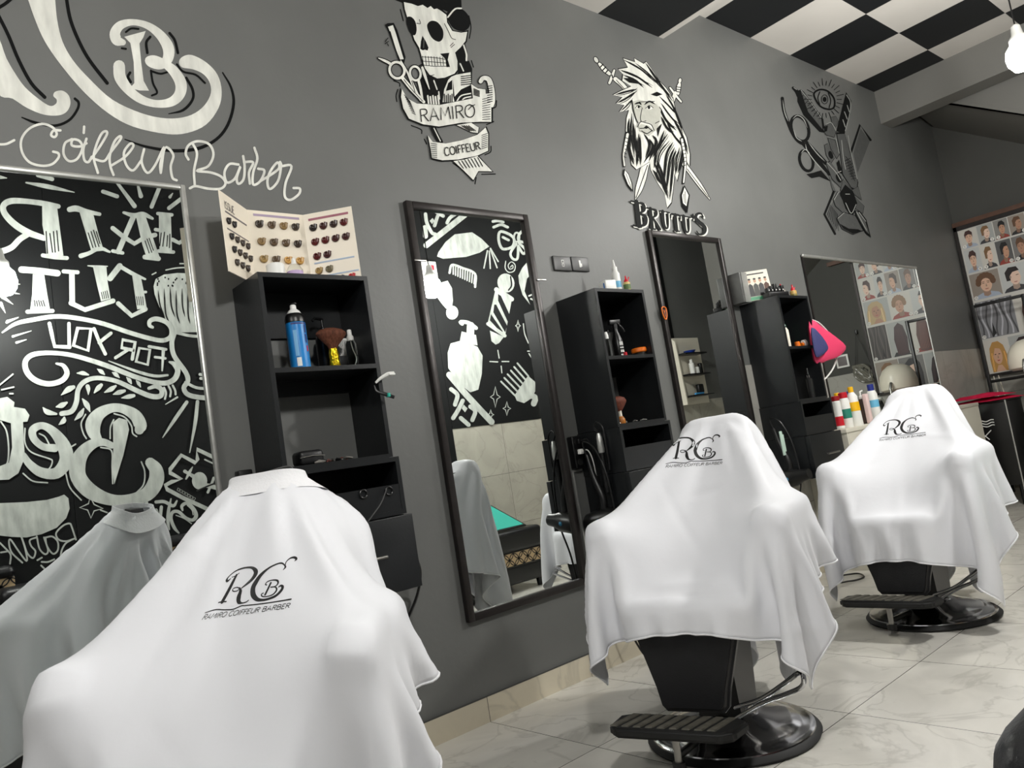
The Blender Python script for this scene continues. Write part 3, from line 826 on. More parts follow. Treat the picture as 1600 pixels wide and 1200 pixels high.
    MB().bm(bm, m_leather, True, Mb).build('backrest', t)
    MB().tube([tuple(Mb @ Vector((-0.09, 0, a))) for a in (0.08, 0.3, 0.45)], 0.012, m_chrome, 8).build('back_bracket', t)
    return t

# signed distance of the chair (for draping), local coordinates
def sd_box(P, c, h, r, ry=0.0):
    q = P-np.array(c)
    if ry:
        cs, sn = math.cos(ry), math.sin(ry)
        q = np.stack([cs*q[:, 0]-sn*q[:, 2], q[:, 1], sn*q[:, 0]+cs*q[:, 2]], 1)
    d = np.abs(q)-(np.array(h)-r)
    return np.linalg.norm(np.maximum(d, 0), axis=1)+np.minimum(d.max(1), 0)-r
def sd_caps(P, a, b, r):
    a, b = np.array(a), np.array(b)
    ab = b-a
    t = np.clip(((P-a)@ab)/(ab@ab), 0, 1)
    return np.linalg.norm(P-a-t[:, None]*ab, axis=1)-r
def chair_sdf(P, o={}):
    d = sd_box(P, (-0.03, 0, 0.46), (0.22, 0.26, 0.07), 0.04)
    af = o.get('armf', 0.18)
    for sg in (-1, 1):
        d = np.minimum(d, sd_box(P, ((af-0.205)/2, sg*0.29, 0.58), ((af+0.205)/2, 0.045, 0.16), 0.032))
    ry = R_(-o.get('rec', 20))
    cs, sn = math.cos(ry), math.sin(ry)
    def bk(x, z): return np.array([-0.19+cs*x+sn*z, 0, 0.5-sn*x+cs*z])
    q = P-np.array([-0.19, 0, 0.5])
    lx, lh = cs*q[:, 0]-sn*q[:, 2], sn*q[:, 0]+cs*q[:, 2]
    hw = np.interp(lh, [0.0, 0.2, 0.55, 0.58], [0.262, 0.262, 0.128*o.get('tw', 1.0), 0.11*o.get('tw', 1.0)])
    if o.get('sh'): hw = np.interp(lh, [0.0, 0.2, 0.42, 0.5, 0.56, 0.58], [0.262, 0.262, 0.225, 0.155, 0.085, 0.07])
    rr = 0.035
    dd = np.stack([np.abs(lx+0.0425)-(0.045-rr), (np.abs(q[:, 1])-(hw-rr))*0.93, np.abs(lh-0.29)-(0.29-rr)], 1)
    d = np.minimum(d, np.linalg.norm(np.maximum(dd, 0), axis=1)+np.minimum(dd.max(1), 0)-rr)
    tx, tz = -0.19+cs*-0.0425+sn*0.56, 0.5-sn*-0.0425+cs*0.56
    for sg in (-1, 1):
        d = np.minimum(d, sd_caps(P, (tx+0.03, sg*0.085*o.get('tw', 1.0), tz-0.01), (af-o.get('ridge', 0.10), sg*0.285, 0.70), 0.02))
    d = np.minimum(d, sd_box(P, (0.235, 0, 0.33), (0.03, 0.175, 0.16), 0.03))
    return d
def drape(W, vb, vf, du, opts, steps=260, iters=14, seed=1):
    """a rectangular cape dropped on the chair: position based cloth on a grid"""
    ry = R_(-opts.get('rec', 20))
    cs, sn = math.cos(ry), math.sin(ry)
    tx, tz = -0.19+cs*-0.0425+sn*0.575, 0.5-sn*-0.0425+cs*0.575
    prof = [(tx-0.10, 0.1), (tx-0.075, tz-0.06), (tx-0.03, tz+0.022), (tx+0.03, tz+0.015), (0.20, 0.77), (0.28, 0.70), (0.31, 0.0)]
    opts['pins'] = [(a, 0.0, (tx, a, tz+opts.get('pz', 0.012)-0.25*a*a)) for a in np.linspace(-0.09, 0.09, 5)*opts.get('tw', 1.0)]
    prof = np.array(prof)
    seg = np.linalg.norm(np.diff(prof, axis=0), axis=1)
    s = np.concatenate([[0], np.cumsum(seg)])
    s -= s[2]+0.03
    nu = int(round(W/du))+1
    if nu % 2 == 0: nu += 1
    nv = int(round((vb+vf)/du))+1
    us = (np.arange(nu)-(nu-1)/2)*du + opts.get('shift', 0.0)
    vsx = -vb+np.arange(nv)*du
    f = np.interp(vsx, s, prof[:, 0])
    z = np.interp(vsx, s, prof[:, 1])
    X = np.zeros((nv, nu, 3))
    rot = opts.get('rot', 0.0)
    X[:, :, 0] = f[:, None]
    X[:, :, 1] = us[None, :]
    X[:, :, 2] = z[:, None]
    rng = np.random.RandomState(seed)
    X += rng.randn(*X.shape)*0.0015
    ka = opts.get('arc', 0.0)
    X[:, :, 2] -= ka*np.abs(us[None, :])**2
    X[:, :, 1] += rot*(vsx[:, None])
    x = X.reshape(-1, 3).copy()
    V = np.zeros_like(x)
    idx = np.arange(nv*nu).reshape(nv, nu)
    groups = []
    def grp(a, b, L, k): groups.append((a.ravel(), b.ravel(), L, k))
    for p in (0, 1):
        a, b = idx[p::2, :][:idx[p+1::2, :].shape[0]], idx[p+1::2, :]
        grp(a, b, du, 1.0)
        a, b = idx[:, p::2][:, :idx[:, p+1::2].shape[1]], idx[:, p+1::2]
        grp(a, b, du, 1.0)
        A, B = idx[:-1, :-1], idx[1:, 1:]
        grp(A[p::2], B[p::2], du*math.sqrt(2), 0.35)
        A, B = idx[:-1, 1:], idx[1:, :-1]
        grp(A[p::2], B[p::2], du*math.sqrt(2), 0.35)
    for p in (0, 2):
        rows = [i for i in range(nv-2) if i % 4 in (p, p+1)]
        grp(idx[rows, :], idx[[i+2 for i in rows], :], 2*du, opts.get('bend', 0.12))
        cols = [i for i in range(nu-2) if i % 4 in (p, p+1)]
        grp(idx[:, cols], idx[:, [i+2 for i in cols]], 2*du, opts.get('bend', 0.12))
    dt = 0.016
    g = np.array([0, 0, -9.8])
    th = 0.011
    pins = opts.get('pins', [])
    pin_i, pin_p = [], []
    for (pu, pv, P) in pins:
        i = int(np.argmin(np.abs(vsx-pv)))
        j = int(np.argmin(np.abs(us-pu)))
        pin_i.append(idx[i, j])
        pin_p.append(P)
    pin_i = np.array(pin_i, int)
    pin_p = np.array(pin_p, float).reshape(-1, 3)
    def collide(x, xo):
        d = chair_sdf(x, opts)-th
        h = np.where(d < 0)[0]
        if len(h):
            P = x[h]
            e = 1e-4
            n = np.stack([chair_sdf(P+np.eye(3)[k]*e, opts)-chair_sdf(P-np.eye(3)[k]*e, opts) for k in range(3)], 1)
            n /= np.linalg.norm(n, axis=1)[:, None]+1e-9
            x[h] -= n*d[h][:, None]
            dx = x[h]-xo[h]
            dn = (dx*n).sum(1)[:, None]*n
            x[h] -= opts.get('fr', 0.75)*(dx-dn)
        lo = x[:, 2] < th
        x[lo, 2] = th
        return x
    for st in range(steps):
        xo = x.copy()
        V += g*dt
        V *= 0.985 if st < steps*0.7 else 0.93
        sp = np.linalg.norm(V, axis=1)
        V[sp > 1.5] *= (1.5/sp[sp > 1.5])[:, None]
        x = x+V*dt
        for it in range(iters):
            for a, b, L, k in groups:
                dlt = x[b]-x[a]
                ln = np.sqrt((dlt*dlt).sum(1))+1e-12
                if k < 0.3: c = np.minimum(ln-L, 0) if True else ln-L
                else: c = ln-L
                corr = (0.5*k*c/ln)[:, None]*dlt
                x[a] += corr
                x[b] -= corr
            if it % 2 == 1 or it == iters-1: x = collide(x, xo)
            if len(pin_i): x[pin_i] = pin_p
        V = (x-xo)/dt
        sp = np.linalg.norm(V, axis=1)
        big = sp > 3
        V[big] *= (3/sp[big])[:, None]
    return x.reshape(nv, nu, 3), us, vsx
def upsample(X):
    def up(A):
        n = A.shape[0]
        P = np.concatenate([2*A[:1]-A[1:2], A, 2*A[-1:]-A[-2:-1]])
        mid = (-P[:-3]+9*P[1:-2]+9*P[2:-1]-P[3:])/16
        out = np.zeros((2*n-1,)+A.shape[1:])
        out[::2] = A
        out[1::2] = mid
        return out
    return up(up(X).transpose(1, 0, 2)).transpose(1, 0, 2)
def lap(X, n=1, k=0.5):
    for _ in range(n):
        Y = X.copy()
        Y[1:-1, 1:-1] = (X[:-2, 1:-1]+X[2:, 1:-1]+X[1:-1, :-2]+X[1:-1, 2:])/4
        X = X+(Y-X)*k
    return X

def local_matrix(loc, rz):
    return Matrix.Translation(loc) @ Matrix.Rotation(rz, 4, 'Z')
def creases(X, u2, v2, seed, amp):
    """soft folds fanning out from the head end, plus short random creases"""
    rng = np.random.RandomState(seed)
    U, V = np.meshgrid(u2, v2)
    N = np.cross(np.gradient(X, axis=1), np.gradient(X, axis=0))
    N /= np.linalg.norm(N, axis=2)[:, :, None]+1e-9
    r = np.hypot(U, V+0.03)
    th = np.arctan2(U, V+0.03)
    sm = lambda a, b, x: np.clip((x-a)/(b-a), 0, 1)**2*(3-2*np.clip((x-a)/(b-a), 0, 1))
    D = np.zeros_like(U)
    for n, a in ((7, 1.0), (12, 0.8), (19, 0.6), (27, 0.35)):
        D += a*np.sin(n*th+rng.rand()*6.28+0.8*np.sin(5*r+rng.rand()*6))
    D *= amp*sm(0.05, 0.2, r)*(np.exp(-r/0.42)+0.12)
    D += 0.005*np.sin(U*2*math.pi/0.19+3*rng.rand()+1.5*np.sin(U*7))*sm(0.68, 0.95, V)
    for k in range(46):
        c = np.array([rng.uniform(u2[0], u2[-1]), rng.uniform(v2[0], v2[-1])])
        a = rng.uniform(0, math.pi) if k % 3 else math.pi/2+rng.normal()*0.3
        du_, dv_ = U-c[0], V-c[1]
        s_ = du_*math.cos(a)+dv_*math.sin(a)
        q = -du_*math.sin(a)+dv_*math.cos(a)+0.25*s_*s_*rng.normal()
        D += rng.uniform(-1, 1)*0.0042*np.exp(-(q/rng.uniform(0.008, 0.02))**2-(s_/rng.uniform(0.05, 0.16))**2)
    return X+N*D[:, :, None]
def cape(label, loc, rz, W, vb, vf, opts, seed, collar=False, du=0.024, steps=240):
    X, us, vs = drape(W, vb, vf, du, opts, steps=steps, seed=seed)
    X = lap(X, 1, 0.4)
    X = upsample(X)
    nv, nu = X.shape[:2]
    u2 = np.linspace(us[0], us[-1], nu)
    v2 = np.linspace(vs[0], vs[-1], nv)
    X = creases(X, u2, v2, seed, opts.get('fold', 0.0065))
    t = thing('barber_cape', label, 'cape', loc, rz)
    hole = np.zeros((nv, nu), bool)
    if collar:
        hole = (((u2[None, :]-collar[0])/collar[2])**2+((v2[:, None]-collar[1])/collar[3])**2) < 1
    mb = MB()
    idx = np.arange(nv*nu).reshape(nv, nu)
    vsl = [tuple(p) for p in X.reshape(-1, 3)]
    fs = []
    for i in range(nv-1):
        for j in range(nu-1):
            if hole[i, j] and hole[i+1, j] and hole[i, j+1] and hole[i+1, j+1]: continue
            fs.append((idx[i, j], idx[i, j+1], idx[i+1, j+1], idx[i+1, j]))
    mb.add(vsl, fs, m_cloth, True)
    o = mb.build('cloth', t, auto=False, fix=False)
    md = o.modifiers.new('thickness', 'SOLIDIFY')
    md.thickness = 0.0016
    md.offset = 0.0
    # sewn hem all round
    hb = MB()
    edge = [(0, j) for j in range(nu)]+[(i, nu-1) for i in range(1, nv)]+[(nv-1, j) for j in range(nu-2, -1, -1)]+[(i, 0) for i in range(nv-2, 0, -1)]
    hb.tube([X[i, j] for i, j in edge], 0.0032, m_hem, 6, closed=True)
    hb.build('hem', t)
    if collar:
        n = 40
        ring = []
        for k in range(n):
            a = 2*math.pi*k/n
            uu, vv = collar[0]+collar[2]*1.05*math.cos(a), collar[1]+collar[3]*1.05*math.sin(a)
            fi = (vv-v2[0])/(v2[-1]-v2[0])*(nv-1)
            fj = (uu-u2[0])/(u2[-1]-u2[0])*(nu-1)
            i0, j0 = int(fi), int(fj)
            a1, b1 = fi-i0, fj-j0
            ring.append((X[i0, j0]*(1-a1)*(1-b1)+X[i0+1, j0]*a1*(1-b1)+X[i0, j0+1]*(1-a1)*b1+X[i0+1, j0+1]*a1*b1))
        ring = np.array(ring)
        for _ in range(10): ring = (np.roll(ring, 1, 0)+2*ring+np.roll(ring, -1, 0))/4
        c = ring.mean(0)
        cb = MB()
        vsr = []
        for rr, hh in ((1.5, -0.032), (1.22, -0.008), (1.03, 0.010), (1.0, 0.020), (0.98, 0.028), (0.94, 0.028), (0.93, 0.016), (0.95, 0.0)):
            for k in range(n):
                p = c+(ring[k]-c)*rr
                wob = 0.0
                vsr.append((p[0], p[1], p[2]+hh+wob))
        R = 8
        fsr = [(r*n+k, r*n+(k+1) % n, (r+1)*n+(k+1) % n, (r+1)*n+k) for r in range(R-1) for k in range(n)]
        cb.add(vsr, fsr, m_hem, True)
        cb.build('collar', t)
    Mw = local_matrix(loc, rz)
    wv = [Mw @ Vector(p) for p in vsl]
    return t, BVHTree.FromPolygons([tuple(v) for v in wv], fs), Mw
CH = {
    1: dict(loc=(0.60, -0.895, 0), rz=math.atan2(-0.74, -0.67), rec=13, tw=0.62),
    2: dict(loc=(2.167, -0.946, 0), rz=math.atan2(-0.28, -0.96), rec=20),
    3: dict(loc=(3.708, -0.998, 0), rz=math.atan2(-0.06, -1.0), rec=20),
}
for k, lab in ((1, 'black barber chair nearest the camera, almost hidden by its cape'), (2, 'black barber chair in the middle with a chrome base and ribbed footrest'), (3, 'black barber chair furthest away, in front of the white counter')):
    make_chair(lab, CH[k]['loc'], CH[k]['rz'], CH[k]['rec'], CH[k].get('tw', 1.0), k == 1)
CAPE = {}
CAPE[1] = cape('white cape with gathered collar on the nearest barber chair', CH[1]['loc'], CH[1]['rz'], 1.28, 0.62, 1.18, dict(rec=13, pz=0.012, tw=0.62, fold=0.009, shift=-0.075, sh=True), 3, collar=(0.0, 0.004, 0.07, 0.045))
CAPE[2] = cape('white cape with printed logo draped over the middle barber chair', CH[2]['loc'], CH[2]['rz'], 1.20, 0.62, 0.95, dict(rec=20), 5)
CAPE[3] = cape('white cape with printed logo draped over the furthest barber chair', CH[3]['loc'], CH[3]['rz'], 1.22, 0.62, 1.0, dict(rec=20), 9)

# ------------------------------------------------------------------ painted lettering and drawings
class Brush:
    """flat paint shapes traced on a wall plane (y = plane); mirror=True: seen in a mirror, painted on the opposite wall"""
    def __init__(s, name, label, cat, mirrored=False):
        s.mirrored = mirrored
        s.t = thing(name, label, cat, (0, 0, 0))
        s.layer = 0
        s.reg(0, 0, 1)
        s.parts = {}
        s.cur = None
    def reg(s, x0, y0, sc):
        s.x0, s.y0, s.sc = x0, y0, sc
    def part(s, name):
        s.cur = MB()
        s.parts.setdefault(name, []).append(s.cur)
        return s
    def P(s, x, y, off):
        px, py = s.x0+x*s.sc, s.y0+y*s.sc
        if s.mirrored:
            p = at(px, py, 1, -YO-0.0145)
            return (p[0], YO+0.0148+off, p[2])
        p = at(px, py, 1, 0)
        return (p[0], -0.0006-off, p[2])
    def poly(s, pts, m, smooth=False, n=4):
        s.layer += 1
        off = s.layer*5e-5
        q = spline(pts, n, True) if smooth else pts
        s.cur.add([s.P(p[0], p[1], off) for p in q], [tuple(range(len(q)))], m)
        return s
    def line(s, pts, w, m, smooth=True, n=5, closed=False, cap=True, taper=False):
        s.layer += 1
        off = s.layer*5e-5
        q = [(p[0], p[1], (p[2] if len(p) > 2 else w)) for p in pts]
        if smooth and len(q) > 2 or closed: q = [tuple(a) for a in spline(q, n if smooth else 1, closed)]
        q = np.array(q, float)
        if taper:
            tt = np.linspace(0, 1, len(q))
            q[:, 2] *= np.clip(np.minimum(tt, 1-tt)*4+0.15, 0, 1)
        N = len(q)
        vs, fs = [], []
        for i in range(N):
            a = q[(i-1) % N] if closed else q[max(i-1, 0)]
            b = q[(i+1) % N] if closed else q[min(i+1, N-1)]
            t = b[:2]-a[:2]
            t = t/(np.hypot(*t)+1e-9)
            nn = np.array([-t[1], t[0]])*max(q[i, 2], 0.3)/2
            vs += [tuple(q[i, :2]+nn), tuple(q[i, :2]-nn)]
        for i in range(N if closed else N-1):
            j = (i+1) % N
            fs.append((2*i, 2*i+1, 2*j+1, 2*j))
        s.cur.add([s.P(x, y, off+4e-7*(ii//2)) for ii, (x, y) in enumerate(vs)], fs, m)
        if cap and not closed and not taper:
            for e, o in ((0, 1), (N-1, N-2)):
                t = q[e, :2]-q[o, :2]
                a0 = math.atan2(t[1], t[0])
                r = q[e, 2]/2
                cp = [(q[e, 0]+r*math.cos(a0+d), q[e, 1]+r*math.sin(a0+d)) for d in np.linspace(-math.pi/2, math.pi/2, 7)]
                s.cur.add([s.P(x, y, off) for x, y in cp], [tuple(range(7))], m)
        return s
    def lines(s, w, m, *strokes, **k):
        for st in strokes: s.line(st, w, m, **k)
        return s
    def ellipse(s, c, rx, ry, m, rot=0.0, w=None, n=22):
        cr, sr = math.cos(rot), math.sin(rot)
        pts = [(c[0]+rx*math.cos(a)*cr-ry*math.sin(a)*sr, c[1]+rx*math.cos(a)*sr+ry*math.sin(a)*cr) for a in np.linspace(0, 2*math.pi, n+1)[:-1]]
        return s.line(pts, w, m, smooth=False, closed=True) if w else s.poly(pts, m)
    def text(s, txt, tl, tr, br, bl, w, m, smooth=True):
        adv = [GLYPH[c][0] for c in txt]
        tot = sum(adv)
        x = 0
        for c, a in zip(txt, adv):
            for st in GLYPH[c][1]:
                pts = []
                for gx, gy in st:
                    u, v = (x+gx)/tot, gy
                    pts.append(tuple((1-v)*((1-u)*np.array(tl)+u*np.array(tr))+v*((1-u)*np.array(bl)+u*np.array(br))))
                s.line(pts, w, m, smooth=len(st) > 4, n=3, cap=False)
            x += a
        return s
    def done(s):
        for nm, l in s.parts.items():
            for mb in l:
                if mb.v: mb.build(nm, s.t, auto=False, fix=False)
        return s.t
# stroke letters: advance, strokes in (x, y-down 0..1)
GLYPH = {
 ' ': (0.4, []), 'A': (0.85, [[(0.05, 1), (0.4, 0), (0.75, 1)], [(0.2, 0.65), (0.6, 0.65)]]),
 'B': (0.75, [[(0.1, 0), (0.1, 1)], [(0.1, 0), (0.45, 0.02), (0.58, 0.15), (0.55, 0.35), (0.4, 0.46), (0.1, 0.47)], [(0.1, 0.47), (0.5, 0.5), (0.65, 0.65), (0.6, 0.9), (0.45, 1), (0.1, 1)]]),
 'C': (0.8, [[(0.7, 0.15), (0.5, 0), (0.25, 0.05), (0.08, 0.3), (0.08, 0.7), (0.25, 0.95), (0.5, 1), (0.7, 0.85)]]),
 'E': (0.65, [[(0.1, 0), (0.1, 1)], [(0.1, 0), (0.55, 0)], [(0.1, 0.48), (0.45, 0.48)], [(0.1, 1), (0.55, 1)]]),
 'F': (0.6, [[(0.1, 0), (0.1, 1)], [(0.1, 0), (0.55, 0)], [(0.1, 0.48), (0.45, 0.48)]]),
 'I': (0.3, [[(0.12, 0), (0.12, 1)]]), 'M': (0.95, [[(0.08, 1), (0.15, 0), (0.45, 0.7), (0.75, 0)], [(0.75, 0), (0.85, 1)]]),
 'O': (0.9, [[(0.45, 0), (0.15, 0.15), (0.06, 0.5), (0.15, 0.85), (0.45, 1), (0.72, 0.85), (0.82, 0.5), (0.72, 0.15), (0.45, 0)]]),
 'R': (0.75, [[(0.1, 0), (0.1, 1)], [(0.1, 0), (0.5, 0.02), (0.62, 0.2), (0.52, 0.42), (0.1, 0.5)], [(0.35, 0.5), (0.68, 1)]]),
 'S': (0.65, [[(0.55, 0.12), (0.35, 0), (0.12, 0.1), (0.12, 0.35), (0.35, 0.48), (0.55, 0.65), (0.52, 0.92), (0.3, 1), (0.08, 0.86)]]),
 'U': (0.8, [[(0.1, 0), (0.1, 0.65), (0.2, 0.93), (0.4, 1), (0.6, 0.93), (0.7, 0.65), (0.7, 0)]]),
 '1': (0.4, [[(0.1, 0.2), (0.25, 0), (0.25, 1)]]), '2': (0.6, [[(0.08, 0.2), (0.3, 0), (0.5, 0.2), (0.4, 0.5), (0.08, 1)], [(0.08, 1), (0.55, 1)]]),
 '3': (0.6, [[(0.08, 0.1), (0.3, 0), (0.5, 0.2), (0.3, 0.45), (0.52, 0.7), (0.35, 1), (0.06, 0.9)]]), '4': (0.6, [[(0.4, 1), (0.4, 0), (0.05, 0.7), (0.55, 0.7)]]),
 '5': (0.6, [[(0.5, 0), (0.12, 0), (0.1, 0.42), (0.35, 0.4), (0.52, 0.68), (0.35, 1), (0.06, 0.92)]]), '6': (0.6, [[(0.45, 0), (0.15, 0.4), (0.1, 0.75), (0.3, 1), (0.52, 0.75), (0.3, 0.5), (0.1, 0.7)]]),
 '7': (0.55, [[(0.05, 0), (0.5, 0), (0.2, 1)]]), '8': (0.6, [[(0.3, 0), (0.1, 0.2), (0.3, 0.45), (0.52, 0.72), (0.3, 1), (0.08, 0.72), (0.3, 0.45), (0.5, 0.2), (0.3, 0)]]),
 '9': (0.6, [[(0.5, 0.3), (0.3, 0.5), (0.1, 0.28), (0.3, 0), (0.5, 0.25), (0.4, 1)]]), '0': (0.65, [[(0.32, 0), (0.1, 0.25), (0.1, 0.75), (0.32, 1), (0.55, 0.75), (0.55, 0.25), (0.32, 0)]]),
}
W, K, G = m_paint, m_paintk, m_paintg

# ---- big monogram and the script line, top left
b = Brush('wall_lettering', 'giant white brush lettered monogram with script line above the silver mirror', 'wall lettering')
b.reg(0, 0, 0.325)
b.part('shadow_strokes')
b.lines(17, K, [(318, -40), (322, 10), (340, 100), (380, 200), (430, 290), (515, 400)], [(-10, 70), (40, 170), (90, 290), (150, 400), (215, 468)], [(-10, 40), (30, 15), (70, -20)], taper=False)
b.lines(13, K, [(105, 565, 6), (170, 590), (260, 605), (330, 580), (370, 530), (378, 495), (360, 475)])
b.line([(600, 670, 5), (700, 705, 12), (830, 725, 16), (950, 715, 16), (1040, 670, 15), (1095, 600, 15), (1123, 500, 14), (1110, 420, 11), (1070, 350, 7)], 16, K)
b.lines(13, K, [(815, 160), (840, 195), (855, 255)], [(722, 178), (703, 205), (708, 255)], [(895, 375), (925, 430), (925, 480), (880, 530), (810, 548, 4)], [(625, 350), (615, 370), (628, 395)])
b.lines(10, K, [(725, 340), (735, 400), (755, 445), (730, 460)], [(725, 342), (770, 355), (805, 347)], [(850, 310), (880, 345), (940, 360), (985, 400)], [(605, 155), (630, 138), (665, 140)], [(585, 233), (605, 236)])
b.part('monogram')
b.poly([(120, -60), (135, 0), (170, 100), (215, 200), (290, 310), (400, 440), (520, 545), (640, 610), (800, 645), (900, 640), (990, 600), (1050, 520), (1065, 440), (1045, 360), (990, 300), (920, 265), (875, 275), (860, 300), (875, 325), (930, 335),
        (980, 360), (1010, 405), (1010, 460), (970, 520), (900, 560), (800, 570), (680, 545), (540, 480), (430, 380), (350, 290), (300, 200), (275, 100), (265, 0), (262, -60)], W, True)
b.poly([(-10, 190), (30, 280), (70, 350), (120, 420), (190, 480), (240, 510), (268, 500), (272, 480), (256, 462), (265, 442), (300, 437), (330, 460), (338, 500), (320, 538), (280, 556), (210, 552), (130, 520), (60, 475), (-10, 440)], W, True)
b.poly([(597, 178), (640, 166), (700, 150), (688, 182), (670, 210), (678, 300), (690, 390), (716, 437), (670, 436), (625, 424), (645, 400), (642, 300), (626, 208)], W)
b.line([(590, 205, 30), (562, 195, 50), (552, 160, 50), (580, 122, 42), (640, 108, 30), (710, 125, 34), (770, 170, 45), (808, 230, 55), (805, 285, 50), (770, 315, 40), (725, 306, 36), (712, 288, 30), (740, 280, 26), (780, 300, 34), (832, 340, 48), (868, 400, 55), (862, 455, 52), (820, 492, 44), (750, 500, 36), (680, 480, 40), (620, 435, 46), (578, 375, 56), (572, 318, 56)], 45, W)
b.part('script')
b.lines(12, W, [(-10, 695), (30, 693), (68, 675)],
        [(290, 628), (258, 628), (245, 650), (262, 660), (272, 642), (250, 612), (200, 597), (140, 620), (103, 670), (105, 730), (140, 780), (200, 798), (250, 790), (280, 760), (280, 738), (255, 730)],
        [(345, 670), (312, 690), (305, 740), (330, 775), (370, 765), (395, 715), (383, 680), (350, 672), (345, 700), (385, 705), (415, 690)], [(415, 668), (400, 720), (405, 770), (425, 780), (440, 755)], [(404, 610), (402, 640)],
        [(425, 780), (470, 720), (512, 650), (508, 632), (487, 645), (462, 700), (450, 760), (470, 832)], [(450, 765), (500, 775), (530, 735), (580, 668), (573, 657), (548, 685), (527, 750), (530, 800), (545, 842)],
        [(530, 800), (600, 755), (640, 705), (625, 692), (595, 735), (607, 795), (640, 820), (680, 770)], [(692, 718), (680, 780), (708, 832), (745, 795), (788, 708), (770, 790), (772, 832)], [(772, 832), (792, 712), (832, 745), (820, 800), (828, 855), (848, 868)],
        [(905, 768), (892, 740), (905, 700), (950, 680), (1005, 695), (1025, 745), (1000, 800), (945, 822), (1010, 830), (1062, 850), (1083, 882), (1060, 908), (1000, 908), (940, 896), (912, 906)], [(925, 690), (946, 740), (932, 820), (935, 888)],
        [(1145, 792), (1102, 790), (1078, 830), (1090, 878), (1128, 860), (1155, 800), (1137, 855), (1145, 885), (1170, 862), (1175, 800), (1168, 752)], [(1172, 780), (1216, 782), (1196, 830), (1200, 884)],
        [(1222, 712), (1236, 765), (1216, 830), (1216, 888), (1250, 872), (1270, 822), (1240, 812)], [(1250, 872), (1300, 842), (1340, 810), (1333, 782), (1300, 822), (1284, 872), (1296, 910), (1335, 872), (1350, 800), (1345, 780)], [(1350, 800), (1400, 800), (1372, 880), (1368, 945), (1395, 962), (1435, 935), (1440, 908), (1410, 905)])
b.done()

# ---- skull with banners
b = Brush('wall_mural', 'painted skull mural with scissors, razor and two name banners', 'mural')
b.reg(560, 0, 0.25)
b.part('outline')
b.lines(7, K, [(262, 60), (275, 110), (280, 130)], [(690, 100), (703, 170), (693, 240)], [(245, 560), (235, 600), (240, 635)], [(220, 505), (255, 520), (258, 540)], [(330, 785), (390, 810), (395, 835)], [(412, 870), (425, 900)], [(800, 780), (845, 760)], [(790, 968), (825, 950), (828, 915)], [(590, 1020), (650, 1060), (700, 1110)], [(770, 1090), (855, 1088)], [(728, 1150), (735, 1110)], [(705, 380), (718, 420)], [(380, 412), (398, 402)], [(830, 680), (858, 668), (862, 630)])
b.part('hair')
b.poly([(215, -60), (225, 0), (278, 20), (330, 25), (440, 30), (520, 60), (560, 75), (620, 68), (645, 60), (640, -60)], K)
b.poly([(552, 80), (600, 55), (650, 60), (690, 105), (694, 165), (655, 196), (600, 182), (566, 140)], K, True)
b.poly([(600, 260), (660, 250), (680, 330), (675, 385), (630, 395), (602, 340)], K)
b.part('neck')
b.poly([(385, 490), (440, 470), (500, 500), (560, 490), (620, 460), (632, 395), (690, 380), (710, 430), (708, 540), (700, 610), (600, 650), (430, 660), (395, 600)], K)
b.poly([(588, 472), (700, 452), (704, 530), (640, 560), (600, 605)], W)
b.poly([(525, 640), (535, 560), (560, 500), (590, 470), (590, 600), (600, 640)], W)
b.poly([(545, 570), (560, 520), (585, 500), (586, 560)], K)
b.lines(6, K, *[[(640, 480+13*k), (702, 472+13*k)] for k in range(5)])
b.lines(10, W, *[[(432+16*k, 600+6*(k % 2)), (438+16*k, 655)] for k in range(5)])
b.lines(8, W, [(470, 505), (490, 560)], [(635, 400), (655, 445)], [(610, 640), (640, 600), (700, 585)], [(640, 640), (660, 615), (700, 605)], [(500, 575), (505, 620)])
b.lines(7, K, *[[(535+12*k, 590+8*(k % 2)), (535+12*k, 640)] for k in range(5)])
b.part('skull')
b.poly([(272, 10), (280, 60), (296, 115), (322, 195), (340, 255), (370, 305), (382, 345), (392, 385), (406, 432), (436, 476), (490, 501), (542, 496), (606, 470), (626, 442), (626, 384), (612, 336), (646, 302), (676, 262), (686, 190), (640, 200), (590, 190), (560, 140), (556, 90), (520, 60), (470, 30), (380, 20)], K)
b.poly([(282, 15), (288, 60), (304, 112), (330, 192), (348, 250), (378, 300), (389, 340), (400, 382), (414, 428), (442, 468), (491, 492), (538, 487), (598, 462), (617, 438), (617, 384), (602, 330), (638, 296), (667, 258), (678, 200), (640, 206), (585, 196), (552, 142), (548, 95), (515, 70), (490, 55), (470, 60), (450, 40), (430, 52), (400, 32), (370, 40), (330, 25)], W)
b.poly([(300, 112), (328, 108), (354, 138), (362, 190), (350, 222), (322, 208), (300, 155)], K, True)
b.poly([(428, 155), (455, 132), (495, 143), (526, 190), (526, 240), (500, 263), (460, 242), (434, 195)], K, True)
b.poly([(398, 225), (420, 262), (436, 300), (430, 318), (413, 312), (400, 316), (384, 308), (388, 262)], K)
b.lines(4, G, [(405, 300), (408, 250)])
b.poly([(508, 338), (566, 332), (556, 375), (570, 420), (548, 422), (545, 375)], K)
b.lines(4, K, [(388, 357), (470, 362), (548, 374)], [(392, 384), (470, 390), (550, 396)], [(396, 408), (470, 416), (552, 416)], *[[(398+18*k, 352+1.2*k), (404+18*k, 412)] for k in range(9)])
b.lines(4, K, [(535, 150), (560, 200), (580, 240), (605, 250)], [(362, 148), (385, 150), (378, 125)], [(570, 290), (590, 270)], [(575, 300), (598, 280)], [(440, 478), (470, 470)])
b.lines(10, W, [(655, 285), (672, 340), (672, 380)], [(556, 110), (600, 60), (640, 55)])
b.part('razor')
